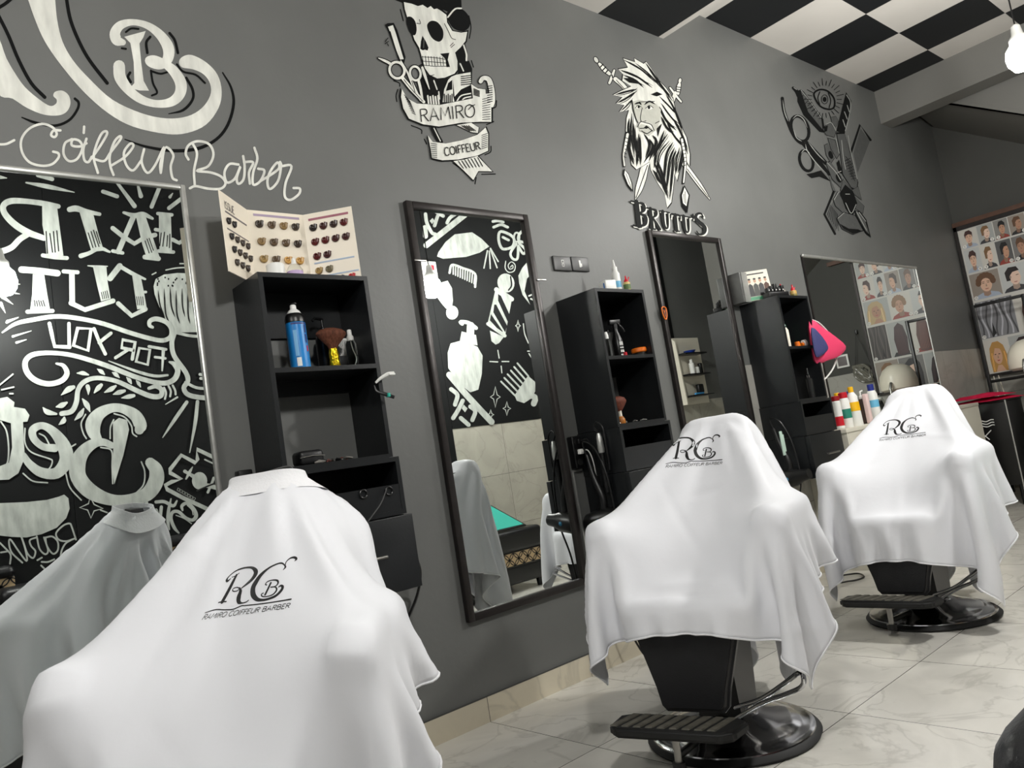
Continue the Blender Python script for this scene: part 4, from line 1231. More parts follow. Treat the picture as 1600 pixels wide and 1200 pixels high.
b.poly([(163, 158), (180, 148), (218, 146), (240, 190), (292, 360), (282, 402), (252, 388), (232, 330), (185, 200)], K)
b.poly([(182, 170), (213, 160), (232, 215), (280, 372), (258, 376), (236, 322), (205, 230)], W)
b.lines(5, K, [(195, 200), (232, 320)], [(182, 240), (165, 262)], [(185, 262), (165, 275)], [(178, 275), (185, 290)])
b.part('scissors')
for col, e in ((K, 12), (W, 0)):
    b.ellipse((238, 442), 46, 52, col, -0.4, w=16+e)
    b.ellipse((352, 462), 33, 44, col, -0.2, w=14+e)
    b.line([(122, 366, 5+e), (150, 378, 14+e), (180, 392, 16+e), (200, 405, 16+e)], 14, col)
    b.line([(272, 490, 20+e), (330, 560, 24+e), (405, 640, 18+e)], 20, col)
    b.line([(262, 385, 8+e), (300, 450, 10+e), (340, 540, 16+e), (385, 630, 10+e)], 10, col)
    b.line([(372, 505, 16+e), (385, 560, 16+e), (398, 636, 12+e)], 14, col)
    b.line([(395, 425, 14+e), (410, 470, 18+e), (440, 560, 5+e)], 14, col)
b.lines(4, K, [(280, 500), (335, 568), (398, 636)], [(330, 510), (350, 580)])
b.part('banner')
for col, g in ((K, 1), (W, 0)):
    def gr(pts, c, k=1.04):
        return [(c[0]+(p[0]-c[0])*(k if g else 1), c[1]+(p[1]-c[1])*(k*1.04 if g else 1)) for p in pts]
    b.line([(760, 512, 26+10*g), (775, 492, 26+10*g), (810, 500, 30+10*g), (828, 560, 34+10*g), (835, 630, 30+10*g), (832, 664, 20+10*g)], 30, col)
    b.poly(gr([(700, 528), (740, 555), (790, 562), (792, 600), (745, 622), (712, 622)], (745, 580), 1.1), col)
    b.poly(gr([(610, 785), (700, 770), (748, 800), (742, 835), (700, 828)], (690, 800), 1.08), col)
    b.poly(gr([(590, 1010), (660, 1000), (740, 978), (832, 1074), (745, 1072), (714, 1128), (650, 1065)], (700, 1040), 1.07), col)
    b.poly(gr([(268, 560), (300, 618), (360, 650), (500, 660), (640, 632), (740, 612), (815, 580), (826, 640), (826, 765), (760, 764), (640, 770), (500, 794), (400, 780), (312, 745), (276, 680), (262, 610)], (545, 690)), col)
    b.poly(gr([(430, 850), (460, 890), (540, 900), (640, 880), (740, 845), (790, 800), (806, 840), (806, 945), (740, 975), (620, 1000), (520, 1005), (455, 990), (446, 930)], (620, 905)), col)
    if g: b.line([(462, 800, 34), (485, 850, 34), (510, 890, 30)], 30, K)
b.lines(6, W, [(468, 805), (508, 885)])
b.lines(4, K, *[[(282+6*k, 596+14*k), (320+4*k, 640+10*k)] for k in range(9)], *[[(770, 625+14*k), (818, 612+15*k)] for k in range(10)], *[[(448, 900+12*k), (485, 905+12*k)] for k in range(8)], *[[(765, 850+12*k), (800, 838+12*k)] for k in range(8)])
b.lines(5, K, *[[(620+20*k, 1012-4*k), (650+20*k, 1055-2*k)] for k in range(7)], *[[(640+14*k, 790), (690+12*k, 822)] for k in range(4)], *[[(800, 545+14*k), (830, 540+14*k)] for k in range(8)], *[[(715, 560+9*k), (750, 575+8*k)] for k in range(5)])
b.part('banner_lettering')
b.text('RAMIRO', (372, 690), (722, 655), (728, 735), (380, 768), 6, K)
b.line([(680, 690), (700, 670), (720, 660)], 5, K)
b.text('COIFFEUR', (525, 930), (748, 892), (760, 938), (532, 980), 6, K)
b.done()

# ---- long haired warrior, crossed swords, lettering
b = Brush('wall_mural', 'painted mural of a bearded long haired man with crossed swords above shadowed block lettering', 'mural')
b.reg(880, 60, 0.26667)
b.part('sword')
for col, e in ((K, 9), (W, 0)):
    b.line([(305, 238, 24+e), (370, 300, 26+e), (560, 540, 26+e), (720, 752, 24+e), (800, 860, 22+e), (858, 942, 4+e)], 24, col)
    b.line([(212, 150, 16+e), (240, 182, 22+e), (270, 208, 18+e)], 20, col)
    b.ellipse((192, 126), 10+e/2, 18+e/2, col, -0.5)
    b.line([(298, 188, 12+e), (285, 225, 16+e), (270, 262, 14+e)], 14, col)
b.lines(7, K, [(218, 168), (232, 152)], [(232, 186), (248, 168)], [(248, 202), (262, 186)], [(284, 215), (290, 232)])
b.lines(4, K, [(310, 245), (360, 300)], [(725, 765), (850, 930)])
b.part('sword')
for col, e in ((K, 9), (W, 0)):
    b.line([(655, 320, 20+e), (640, 365, 22+e), (560, 560, 30+e), (485, 730, 40+e), (462, 820, 44+e), (440, 890, 36+e), (422, 944, 4+e)], 40, col)
    b.line([(672, 325, 14+e), (675, 290, 22+e), (680, 268, 16+e)], 18, col)
    b.ellipse((683, 248), 8+e/2, 14+e/2, col, 0.2)
    b.line([(625, 290, 10+e), (655, 330, 12+e), (690, 372, 10+e)], 12, col)
b.lines(5, K, [(662, 285), (688, 288)], [(662, 298), (688, 302)], [(664, 312), (684, 316)], [(492, 745), (455, 850), (425, 935)])
b.part('hair')
hair = [(350, 118), (420, 140), (415, 118), (470, 150), (485, 138), (530, 200), (560, 250), (600, 290), (640, 350), (655, 420), (680, 500), (720, 580), (740, 680), (738, 748), (705, 690), (680, 770), (665, 835), (650, 790), (642, 880), (632, 960), (608, 992), (592, 910), (548, 840), (512, 770), (505, 722), (462, 750), (428, 768), (400, 740), (383, 640), (366, 540), (370, 470), (384, 420), (328, 432), (358, 392), (310, 382), (346, 345), (292, 332), (345, 305), (398, 282), (345, 248), (350, 212), (322, 182), (378, 172)]
cx, cy = 520, 480
b.poly([(cx+(p[0]-cx)*1.03, cy+(p[1]-cy)*1.015) for p in hair], K)
b.poly(hair, W)
random.seed(3)
for (p, q, r_) in (((350, 125), (450, 180), (540, 260)), ((330, 185), (430, 225), (520, 290)), ((350, 215), (420, 245), (470, 290)), ((300, 332), (380, 310), (430, 300)), ((315, 380), (370, 350), (430, 310)), ((335, 428), (375, 390), (400, 360)), ((420, 145), (500, 210), (580, 300)), ((480, 145), (560, 260), (640, 370)),
                   ((560, 340), (620, 400), (655, 440)), ((570, 380), (620, 450), (680, 520)), ((560, 400), (600, 480), (660, 540)), ((600, 330), (650, 420), (700, 560)), ((640, 470), (690, 560), (728, 680)), ((600, 480), (640, 560), (700, 640)),
                   ((385, 470), (378, 540), (395, 640)), ((400, 440), (395, 560), (415, 700)), ((410, 500), (415, 600), (440, 720)), ((440, 560), (445, 640), (450, 740)), ((430, 580), (430, 660), (428, 750)), ((590, 540), (560, 620), (520, 700)), ((610, 560), (545, 660), (530, 760)), ((620, 600), (560, 680), (545, 800)),
                   ((640, 610), (600, 690), (585, 860)), ((650, 640), (620, 720), (600, 900)), ((660, 660), (640, 720), (620, 950)), ((680, 640), (660, 720), (655, 800)), ((700, 640), (690, 700), (670, 790)), ((470, 560), (500, 620), (480, 700)), ((500, 590), (520, 640), (470, 730)), ((520, 570), (540, 610), (500, 720)),
                   ((570, 460), (600, 520), (640, 560)), ((365, 560), (385, 660), (410, 740)), ((530, 730), (560, 800), (600, 920)), ((545, 720), (570, 780), (612, 940))):
    b.line([p, q, r_], 8+6*random.random(), K, taper=True)
    b.line([(p[0]+9, p[1]+7), (q[0]+9, q[1]+9), (r_[0]+6, r_[1]-10)], 4.5, K, taper=True)
b.poly([(350, 235), (400, 235), (450, 270), (385, 262)], K)
b.poly([(510, 330), (545, 315), (578, 330), (545, 342)], K)
b.poly([(520, 770), (545, 790), (575, 860), (545, 830)], K)
b.part('face')
b.poly([(403, 372), (440, 362), (540, 385), (568, 420), (562, 490), (540, 540), (500, 572), (445, 545), (430, 490), (412, 425)], mat('ash_paint', rgb(186, 186, 176), 0.6, noise=0.1, scale=30))
b.line([(400, 368), (405, 420), (425, 480), (438, 500)], 5, K)
b.lines(10, K, [(412, 388), (440, 380), (455, 392)], [(470, 392), (500, 372), (535, 388)], taper=True)
b.ellipse((432, 405), 16, 9, W)
b.ellipse((500, 408), 20, 11, W)
b.ellipse((438, 404), 7, 8, K)
b.ellipse((498, 407), 8, 10, K)
b.lines(4, K, [(418, 410), (432, 395), (452, 404)], [(478, 412), (500, 396), (522, 408)], [(458, 410), (448, 465), (455, 490), (480, 486)], [(535, 500), (558, 488)], [(440, 375), (530, 372)])
b.line([(430, 520, 8), (448, 498, 16), (475, 500, 18), (505, 510, 16), (525, 540, 5)], 14, W)
b.lines(5, K, [(430, 522), (448, 492), (475, 496), (510, 508), (528, 542)], [(445, 530), (470, 528), (485, 520), (505, 535), (520, 545)], [(455, 545), (485, 560), (512, 545)])
b.poly([(465, 528), (482, 512), (500, 525), (482, 533)], K)
b.poly([(545, 530), (575, 500), (560, 545), (550, 580)], K)
b.part('braid')
b.line([(372, 560, 22), (358, 640, 20), (348, 690, 14), (354, 750, 14)], 18, K)
b.line([(372, 565, 15), (358, 640, 14), (348, 690, 8), (354, 748, 8)], 12, W)
b.lines(4, K, *[[(362-2*k, 585+22*k), (378-3*k, 592+22*k)] for k in range(6)])
b.poly([(350, 765), (378, 795), (400, 850), (405, 905), (372, 866), (346, 800)], K)
b.poly([(356, 775), (376, 800), (394, 850), (398, 888), (374, 856), (352, 800)], W)
b.lines(3, K, [(362, 795), (392, 875)])
b.part('braid')
b.line([(690, 590, 20), (706, 680, 20), (710, 750, 16), (700, 850, 14)], 16, K)
b.line([(690, 595, 13), (706, 680, 13), (710, 750, 9), (700, 846, 8)], 10, W)
b.lines(4, K, *[[(690+2*k, 615+22*k), (706+2*k, 612+22*k)] for k in range(7)])
b.poly([(704, 862), (736, 920), (722, 1028), (690, 985), (684, 920)], K)
b.poly([(705, 875), (729, 922), (716, 985), (696, 968), (690, 922)], W)
b.lines(3, K, [(708, 900), (712, 970)], [(700, 915), (704, 965)])
b.part('name_lettering')
def brutus(m, dx, dy, e):
    A = lambda *pts: [(p[0]+dx, p[1]+dy)+((p[2]+e,) if len(p) > 2 else ()) for p in pts]
    for st, wd in (([(422, 962), (430, 1030), (438, 1102)], 27), ([(390, 956), (430, 964)], 11), ([(404, 1098), (450, 1108)], 11), ([(430, 966, 10), (460, 974, 18), (466, 1008, 20), (436, 1030, 9)], 16), ([(438, 1030, 9), (472, 1046, 22), (473, 1088, 22), (442, 1106, 10)], 16),
                   ([(502, 1000), (508, 1060), (514, 1118)], 21), ([(482, 996), (514, 1002)], 9), ([(494, 1113), (532, 1122)], 9), ([(506, 1002, 8), (534, 1012, 17), (536, 1038, 16), (512, 1056, 8)], 14), ([(520, 1058, 11), (540, 1090, 17), (560, 1122, 14)], 15),
                   ([(574, 1016), (579, 1074, 18), (588, 1106, 14), (600, 1116, 11), (608, 1098, 8), (606, 1024, 8)], 19), ([(558, 1014), (588, 1019)], 8), ([(596, 1020), (616, 1025)], 8),
                   ([(648, 1036), (653, 1090), (658, 1130)], 19), ([(622, 1054, 7), (624, 1033, 11), (648, 1036, 13), (674, 1042, 11), (678, 1062, 7)], 11), ([(644, 1127), (674, 1134)], 8),
                   ([(696, 1044), (701, 1096, 18), (708, 1128, 14), (720, 1138, 11), (730, 1120, 8), (728, 1052, 8)], 19), ([(682, 1040), (712, 1047)], 8), ([(718, 1048), (738, 1053)], 8),
                   ([(752, 1036, 12), (756, 1050, 10), (752, 1064, 3)], 12), ([(814, 1050, 6), (800, 1030, 11), (778, 1032, 15), (768, 1054, 21), (790, 1080, 23), (820, 1108, 23), (820, 1138, 19), (794, 1152, 12), (774, 1132, 6)], 18)):
        b.line(A(*st), wd+e, m, n=4)
brutus(W, 7, 6, 2)
brutus(mat('charcoal_paint', rgb(38, 39, 39), 0.8, spec=0.15), 0, 0, 0)
b.done()

# ---- dark barber tools drawing
b = Brush('wall_mural', 'dark tattoo style mural of scissors, razor, comb and an eye near the ceiling', 'mural')
b.reg(1180, 100, 0.25)
Gd = mat('slate_paint', rgb(78, 79, 78), 0.6, noise=0.15, scale=30)
Gl = mat('silver_paint', rgb(158, 160, 156), 0.6)
b.part('comb')
b.line([(595, 560), (655, 380), (720, 475)], 15, K, smooth=False)
b.poly([(612, 560), (658, 402), (716, 482), (640, 680)], Gd)
b.part('comb')
b.line([(490, 800), (432, 940), (498, 1062)], 15, K, smooth=False)
b.poly([(500, 830), (545, 930), (500, 1050), (445, 940)], Gd)
b.lines(3, K, *[[(470+6*k, 880+8*k), (450+10*k, 945+14*k)] for k in range(8)])
b.part('razor_handle')
b.poly([(262, 168), (285, 160), (305, 175), (425, 345), (436, 430), (400, 425), (300, 320), (262, 235)], K)
b.poly([(285, 172), (300, 185), (412, 345), (420, 410), (330, 300)], Gd)
b.line([(236, 150, 18), (258, 172, 24), (268, 200, 20)], 20, K)
b.lines(4, K, *[[(285+14*k, 215+16*k), (300+14*k, 195+18*k)] for k in range(9)])
b.lines(4, Gl, [(240, 148), (258, 160)], [(285, 165), (330, 220), (410, 335)])
b.part('scissors')
b.ellipse((278, 405), 52, 82, K, -0.35, w=20)
b.line([(168, 215), (178, 290), (205, 370), (230, 430), (265, 480), (310, 505)], 20, K)
b.ellipse((318, 605), 40, 66, K, -0.3, w=18)
b.line([(300, 500, 24), (370, 580, 30), (460, 690, 20)], 24, K)
b.line([(320, 490, 20), (390, 570, 30), (440, 620, 24)], 24, K)
b.poly([(318, 690), (360, 680), (410, 665), (470, 735), (400, 705), (350, 715)], K)
b.lines(5, Gl, [(170, 225), (182, 300), (205, 360)], [(232, 345), (262, 322), (300, 345), (325, 400)], [(330, 490), (385, 560), (435, 610)], [(312, 500), (325, 545), (380, 620), (448, 690)], [(285, 560), (310, 535), (340, 560)], [(238, 410), (256, 460), (290, 485)], taper=True)
b.part('eye')
b.line([(365, 192), (398, 162), (450, 170), (490, 215), (492, 268), (458, 284), (402, 262)], 11, K, closed=True)
b.line([(402, 175), (390, 215), (402, 255)], 6, K)
b.line([(455, 180), (470, 230), (460, 275)], 6, K)
b.ellipse((432, 222), 12, 16, K)
b.ellipse((432, 222), 20, 28, K, w=4)
b.lines(4, K, *[[(430+math.cos(a)*84*0.95, 222+math.sin(a)*88), (430+math.cos(a)*(108+14*(k % 2)), 222+math.sin(a)*(114+16*(k % 2)))] for k, a in enumerate(np.linspace(0, 2*math.pi, 27)[:-1])])
b.part('straight_razor')
b.poly([(566, 178), (598, 232), (592, 315), (555, 440), (505, 420), (540, 280)], K)
b.lines(5, Gl, [(572, 260), (585, 300)], [(555, 300), (572, 345)], [(545, 350), (560, 395)], [(568, 195), (592, 240), (588, 310), (560, 420)])
b.part('clipper')
for pts, c in (([(436, 385), (470, 372), (502, 420), (490, 458), (440, 445), (422, 410)], Gd), ([(470, 335), (500, 328), (518, 360), (500, 395), (478, 375)], Gd), ([(452, 465), (495, 478), (522, 565), (505, 592), (470, 530)], Gd), ([(430, 510), (450, 500), (490, 590), (470, 620), (440, 570)], Gd),
               ([(508, 440), (555, 438), (590, 560), (636, 735), (630, 785), (598, 772), (545, 690), (530, 560)], Gd), ([(440, 622), (465, 612), (520, 690), (545, 745), (530, 772), (478, 722)], Gd), ([(455, 690), (500, 800), (480, 790)], Gd), ([(545, 720), (600, 790), (560, 840), (530, 790)], Gd),
               ([(485, 850), (515, 800), (545, 860), (590, 960), (550, 935), (500, 890)], Gd), ([(600, 790), (640, 768), (660, 850), (620, 820)], Gd), ([(615, 828), (676, 890), (668, 935), (625, 905)], Gd), ([(530, 810), (560, 760), (605, 800), (630, 870), (600, 960), (560, 900)], K), ([(508, 968), (550, 930), (620, 950), (668, 1040), (605, 1064), (540, 1030)], Gd)):
    b.poly([(sum(p[0] for p in pts)/len(pts)+(p[0]-sum(q[0] for q in pts)/len(pts))*1.08, sum(p[1] for p in pts)/len(pts)+(p[1]-sum(q[1] for q in pts)/len(pts))*1.06) for p in pts], K)
    b.poly(pts, c)
b.poly([(525, 1000), (580, 1030), (640, 1035), (662, 1045), (605, 1062), (545, 1030)], K)
b.poly([(425, 395), (450, 385), (445, 420), (428, 428)], K)
b.ellipse((468, 570), 14, 26, K, -0.3)
b.ellipse((518, 715), 16, 30, K, -0.4)
b.poly([(520, 600), (545, 690), (520, 680), (505, 620)], K)
b.lines(3, K, *[[(552+6*k, 610+16*k), (590+6*k, 590+18*k)] for k in range(8)], *[[(560+5*k, 580+18*k), (600+3*k, 625+18*k)] for k in range(7)])
b.lines(4, Gl, [(438, 380), (470, 370), (500, 418)], [(535, 480), (545, 580), (560, 660)], [(445, 618), (500, 680), (530, 730)], [(488, 850), (515, 803)], [(512, 965), (550, 932)], [(560, 815), (585, 815)], [(560, 870), (595, 935), (625, 880)], [(575, 450), (590, 540), (632, 720)], [(500, 470), (520, 560)], [(510, 680), (532, 672)])
b.part('knife')
b.poly([(612, 915), (652, 925), (690, 975), (718, 1086), (684, 1058), (625, 950)], K)
b.poly([(622, 922), (645, 930), (682, 985), (708, 1066), (686, 1046), (632, 950)], Gd)
b.lines(4, Gl, [(628, 925), (690, 1040)], [(645, 930), (685, 985)])
b.done()

# ------------------------------------------------------------------ chalk drawings on the opposite wall (seen mirrored in the mirrors)
b = Brush('wall_lettering', 'white painted HAIR CUT FOR YOU lettering on the black panel facing the mirrors', 'wall lettering', mirrored=True)
KP = m_panel
W = m_chalk
b.reg(0, 270, 0.208333)
b.part('letter')
b.poly([(310, 250), (420, 250), (442, 420), (470, 630), (345, 640), (335, 520), (312, 400)], W)
b.line([(432, 262, 34), (330, 242, 40), (200, 225, 40), (80, 222, 46), (22, 255, 46), (30, 315, 46), (100, 392, 50), (200, 455, 50), (325, 500, 40)], 45, W)
b.line([(205, 468), (140, 510), (80, 570), (-10, 605)], 44, W)
b.line([(315, 628), (400, 642), (495, 648)], 30, W)
b.lines(9, KP, [(340, 450), (350, 612)], [(368, 465), (388, 604)], [(395, 450), (408, 604)], [(420, 445), (434, 595)])
b.part('letter')
b.poly([(585, 290), (690, 310), (735, 480), (772, 592), (680, 602), (640, 470)], W)
b.line([(515, 285, 40), (565, 278, 46), (640, 300, 36), (740, 320, 26)], 35, W)
b.line([(600, 632, 36), (660, 612, 30), (740, 575, 30), (815, 602, 16)], 30, W)
b.lines(8, KP, [(655, 460), (690, 570)], [(676, 450), (712, 565)], [(694, 440), (735, 562)], [(715, 450), (742, 540)])
b.part('letter')
b.line([(990, 345), (940, 460), (880, 600)], 40, W)
b.poly([(1010, 330), (1085, 340), (1140, 500), (1192, 650), (1095, 655), (1060, 550)], W)
b.line([(920, 308, 20), (1000, 330, 36), (1065, 320, 36), (1135, 352, 20)], 35, W)
b.line([(838, 425), (920, 490), (1000, 540), (1080, 492), (1155, 475)], 34, W, smooth=False)
b.line([(838, 595), (912, 610)], 26, W)
b.line([(1078, 640), (1180, 652)], 36, W)
b.lines(7, KP, [(1080, 520), (1110, 610)], [(1095, 505), (1130, 605)], [(1110, 500), (1142, 590)])
b.part('letter')
b.poly([(1182, 320), (1272, 320), (1282, 600), (1188, 590)], W)
b.lines(26, W, [(1175, 315), (1280, 325)], [(1180, 595), (1292, 603)], [(1158, 435), (1190, 440)])
b.line([(1285, 510), (1335, 535), (1400, 490), (1480, 480)], 30, W, smooth=False)
b.poly([(1480, 330), (1570, 335), (1590, 620), (1500, 615)], W)
b.lines(8, KP, [(1200, 460), (1190, 555)], [(1225, 455), (1212, 560)], [(1248, 480), (1242, 560)], [(1265, 470), (1262, 570)])
b.part('letter')
b.line([(155, 735), (290, 745), (425, 762)], 48, W)
b.poly([(240, 770), (325, 770), (345, 900), (370, 1042), (220, 1042), (235, 920)], W)
b.line([(200, 1050), (300, 1046), (388, 1044)], 30, W)
b.lines(8, KP, *[[(252+16*k, 965+4*(k % 2)), (258+18*k, 1008)] for k in range(5)])
b.part('letter')
b.line([(470, 748), (575, 755)], 30, W)
b.line([(532, 760), (535, 985)], 42, W)
b.line([(525, 985), (630, 1035), (840, 968)], 36, W, smooth=False)
b.poly([(690, 715), (790, 712), (800, 830), (822, 952), (750, 972), (720, 850)], W)
b.line([(652, 706, 8), (720, 712, 18), (798, 710, 8)], 18, W)
b.lines(6, KP, *[[(752+14*k, 905-4*k), (764+14*k, 955-3*k)] for k in range(4)])
b.part('letter')
b.line([(818, 800), (890, 708)], 44, W)
b.line([(890, 710), (980, 762), (1080, 806, 16)], 30, W, smooth=False)
b.poly([(980, 760), (1050, 800), (1070, 900), (1092, 1022), (1020, 1032), (1000, 900)], W)
b.line([(1082, 1030), (980, 1080), (878, 988)], 34, W, smooth=False)
b.line([(1060, 902), (1085, 902)], 20, W)
b.lines(6, KP, *[[(1016+15*k, 938), (1024+14*k, 1000)] for k in range(4)])
b.part('rays')
b.line([(870, 85, 22), (1000, 260, 34)], 30, W)
b.lines(30, W, [(1028, 115, 20), (1048, 185, 34)], [(1195, 100), (1128, 265)], [(1370, 190), (1258, 275)])
b.lines(18, W, [(1285, 165, 8), (1265, 192, 24)])
b.lines(30, W, [(278, 30), (385, 60)], [(190, 86, 12), (350, 115, 34), (550, 158, 6)], [(765, 152), (870, 188)], [(-10, 45), (45, 52, 6)])
b.lines(20, W, [(60, 800, 30), (102, 768, 4)], [(62, 845, 26), (145, 845, 4)], [(45, 900, 26), (142, 918, 4)], [(15, 940, 30), (92, 995, 4)], [(0, 990, 30), (35, 1060, 4)], [(45, 1130), (130, 1095, 6)])
b.lines(10, W, [(1375, 656), (1440, 658)], [(1340, 690), (1440, 690)], [(1235, 738), (1320, 722), (1440, 718)], [(1132, 772), (1160, 758)])
b.part('shaving_brush')
b.poly([(1142, 860), (1158, 805), (1220, 772), (1320, 760), (1440, 765), (1600, 800), (1660, 900), (1640, 1000), (1560, 1200), (1300, 1205), (1240, 1120), (1180, 1000), (1150, 920)], W, False)
random.seed(5)
for k in range(26): b.ellipse((1170+random.random()*400, 790+random.random()*70), 6, 8, KP, n=8)
b.lines(10, KP, *[[(1175+45*k, 890-(14*(k % 3))), (1190+42*k, 1000+60*(k % 2)), (1225+38*k, 1090+50*(k % 2))] for k in range(9)], taper=True)
b.reg(0, 500, 0.25)
b.line([(1080, 90), (1065, 150), (1080, 230), (1150, 330), (1165, 385), (1140, 430), (1175, 475), (1300, 492), (1480, 480)], 30, W)
b.lines(18, W, [(1150, 395), (1220, 428), (1300, 432), (1460, 425)], [(1090, 85), (1180, 105), (1260, 110)], [(1240, 345), (1280, 350)], [(1245, 370), (1280, 374)])
b.lines(22, W, [(1158, 518), (1080, 630), (1008, 738, 6)], [(1225, 515), (1210, 650), (1176, 832, 6)])
b.part('ribbon')
b.line([(10, 85, 10), (90, 32, 24), (200, 6, 28), (370, -15, 28), (600, 20, 28), (800, 85, 28), (930, 122, 28), (1010, 134, 28), (1058, 110, 30), (1062, 60, 30), (1030, 20, 30), (970, 0, 30), (930, 12, 28), (926, 40, 24), (945, 52, 18)], 28, W)
b.lines(16, W, [(75, 110), (190, 75, 4)], [(98, 148), (158, 130, 6)], [(40, 15), (110, -10, 4)])
b.line([(345, 278, 12), (390, 292, 26), (412, 340, 34), (378, 385, 34), (300, 405, 34), (220, 385, 36), (165, 335, 36), (152, 270, 34), (195, 225, 32), (300, 212, 28), (450, 228, 28), (650, 288, 30), (850, 365, 30), (1000, 400, 30), (1075, 380, 34), (1102, 325, 34), (1080, 282, 30), (1050, 268, 12)], 32, W)
b.line([(672, 262, 6), (850, 328, 18), (960, 355, 18), (1038, 350, 14)], 16, W)
b.line([(378, 590, 30), (440, 575, 32), (470, 520, 32), (482, 440, 30), (522, 390, 30), (600, 368, 28), (720, 388, 28), (850, 448, 30), (940, 482, 32), (995, 478, 32), (1000, 440, 30), (965, 420, 26), (922, 432, 20)], 30, W)
leaf = [[(475, 338, 6), (510, 338, 26), (545, 348, 10)], [(600, 312, 4), (625, 328, 26), (645, 346, 8)], [(693, 333, 4), (715, 345, 26), (738, 366, 6)], [(782, 363, 4), (800, 382, 24), (812, 402, 10)], [(842, 383, 4), (858, 402, 22), (870, 424, 6)], [(540, 420, 26), (545, 440, 24), (545, 472, 4)], [(625, 412, 22), (605, 432, 30), (582, 460, 8)], [(715, 418, 14), (685, 438, 30), (645, 458, 6)], [(770, 448, 18), (735, 458, 30), (700, 470, 6)], [(828, 478, 20), (795, 484, 28), (752, 492, 6)],
        [(452, 425, 24), (420, 440, 36), (375, 475, 4)], [(262, 552, 6), (290, 580, 34), (345, 592, 14)], [(410, 522, 14), (380, 538, 34), (345, 548, 8)], [(395, 615, 14), (390, 635, 32), (362, 658, 6)], [(508, 498, 8), (535, 535, 34), (555, 578, 6)], [(515, 560, 10), (495, 595, 32), (460, 630, 6)]]
b.lines(20, W, *leaf)
b.lines(13, W, [(1016, 428), (1028, 460), (1022, 498)], [(1044, 418), (1058, 450), (1054, 482)], [(1070, 414), (1085, 445), (1088, 470)], [(1098, 488), (1025, 532, 5)])
b.part('letter')
b.line([(303, 30), (318, 100), (335, 172), (428, 176)], 24, W, smooth=False)
b.line([(424, 30), (426, 176)], 22, W)
b.line([(478, 58), (562, 62), (542, 198), (452, 166)], 24, W, closed=True, smooth=False)
b.line([(580, 62), (612, 140), (650, 218)], 22, W)
b.line([(685, 90), (612, 148)], 22, W)
b.part('letter')
b.line([(818, 250), (836, 145), (758, 130), (752, 180), (822, 195)], 22, W, smooth=False)
b.line([(792, 192), (714, 242)], 20, W)
b.line([(862, 182), (928, 192), (914, 286), (842, 266)], 20, W, closed=True, smooth=False)
b.line([(922, 172), (1028, 190)], 18, W)
b.line([(1012, 190), (1004, 322, 10)], 22, W)
b.line([(960, 238), (1024, 246)], 16, W)
b.part('letter')
b.line([(862, 690, 60), (868, 660, 80), (835, 600, 74), (760, 560, 56), (690, 555, 56), (615, 590, 76), (575, 650, 96), (580, 710, 80), (610, 755, 46)], 70, W)
b.line([(690, 788, 40), (640, 768, 46), (580, 775, 60), (515, 825, 80), (478, 900, 100), (485, 990, 100), (560, 1075, 96), (680, 1125, 72), (800, 1125, 68), (910, 1090, 88), (965, 1010, 96), (965, 940, 86), (930, 895, 64)], 80, W)
b.poly([(697, 645), (735, 616), (785, 630), (798, 690), (762, 850), (706, 1030), (696, 950), (700, 800)], W)
b.lines(9, W, [(702, 628), (682, 675), (680, 745)], [(622, 800), (688, 820), (692, 920), (696, 1025)], [(705, 590), (770, 612), (812, 665), (820, 712), (845, 732)], [(527, 595), (500, 650), (512, 710), (532, 745)], [(874, 890), (895, 950), (888, 1030), (840, 1086)], [(404, 962), (430, 1050), (500, 1128)])
b.part('letter')
b.line([(335, 805, 50), (262, 795, 44), (205, 745, 46), (200, 690, 50), (260, 665, 44), (335, 710, 60), (395, 800, 86), (405, 885, 84), (345, 960, 70), (250, 955, 62), (180, 905, 50), (140, 850, 40)], 60, W)
b.lines(9, W, [(240, 715), (275, 735), (305, 790)], [(150, 682), (150, 770), (190, 830), (300, 870), (320, 885), (310, 920), (290, 942)], [(138, 962), (200, 1010), (290, 1020)], [(440, 795), (465, 780)])
b.part('letter')
b.poly([(-40, 540), (60, 545), (150, 560), (178, 600), (165, 640), (138, 642), (142, 760), (150, 860), (110, 960), (50, 1000), (-40, 1005), (-40, 930), (50, 895), (70, 800), (62, 650), (-40, 620)], W)
b.poly([(-30, 500), (40, 486), (85, 520), (80, 552), (-30, 548)], W)
b.lines(10, W, [(0, 640), (35, 700), (48, 800), (42, 890), (20, 920)], [(75, 345), (-10, 415)], [(80, 425), (5, 442)], [(55, 466), (75, 466)])
b.lines(8, W, [(555, 1108), (545, 1150), (490, 1175), (540, 1190), (560, 1240), (580, 1195), (635, 1180), (580, 1155)], closed=True, smooth=False)
b.lines(9, W, [(620, 1190), (660, 1205)])
b.reg(0, 760, 1/6)
b.part('underline_swash')
b.poly([(-200, 150), (0, 160), (240, 150), (430, 130), (540, 100), (590, 80), (630, 115), (642, 210), (610, 300), (520, 390), (380, 450), (240, 480), (100, 475), (-200, 440)], W)
b.part('script')
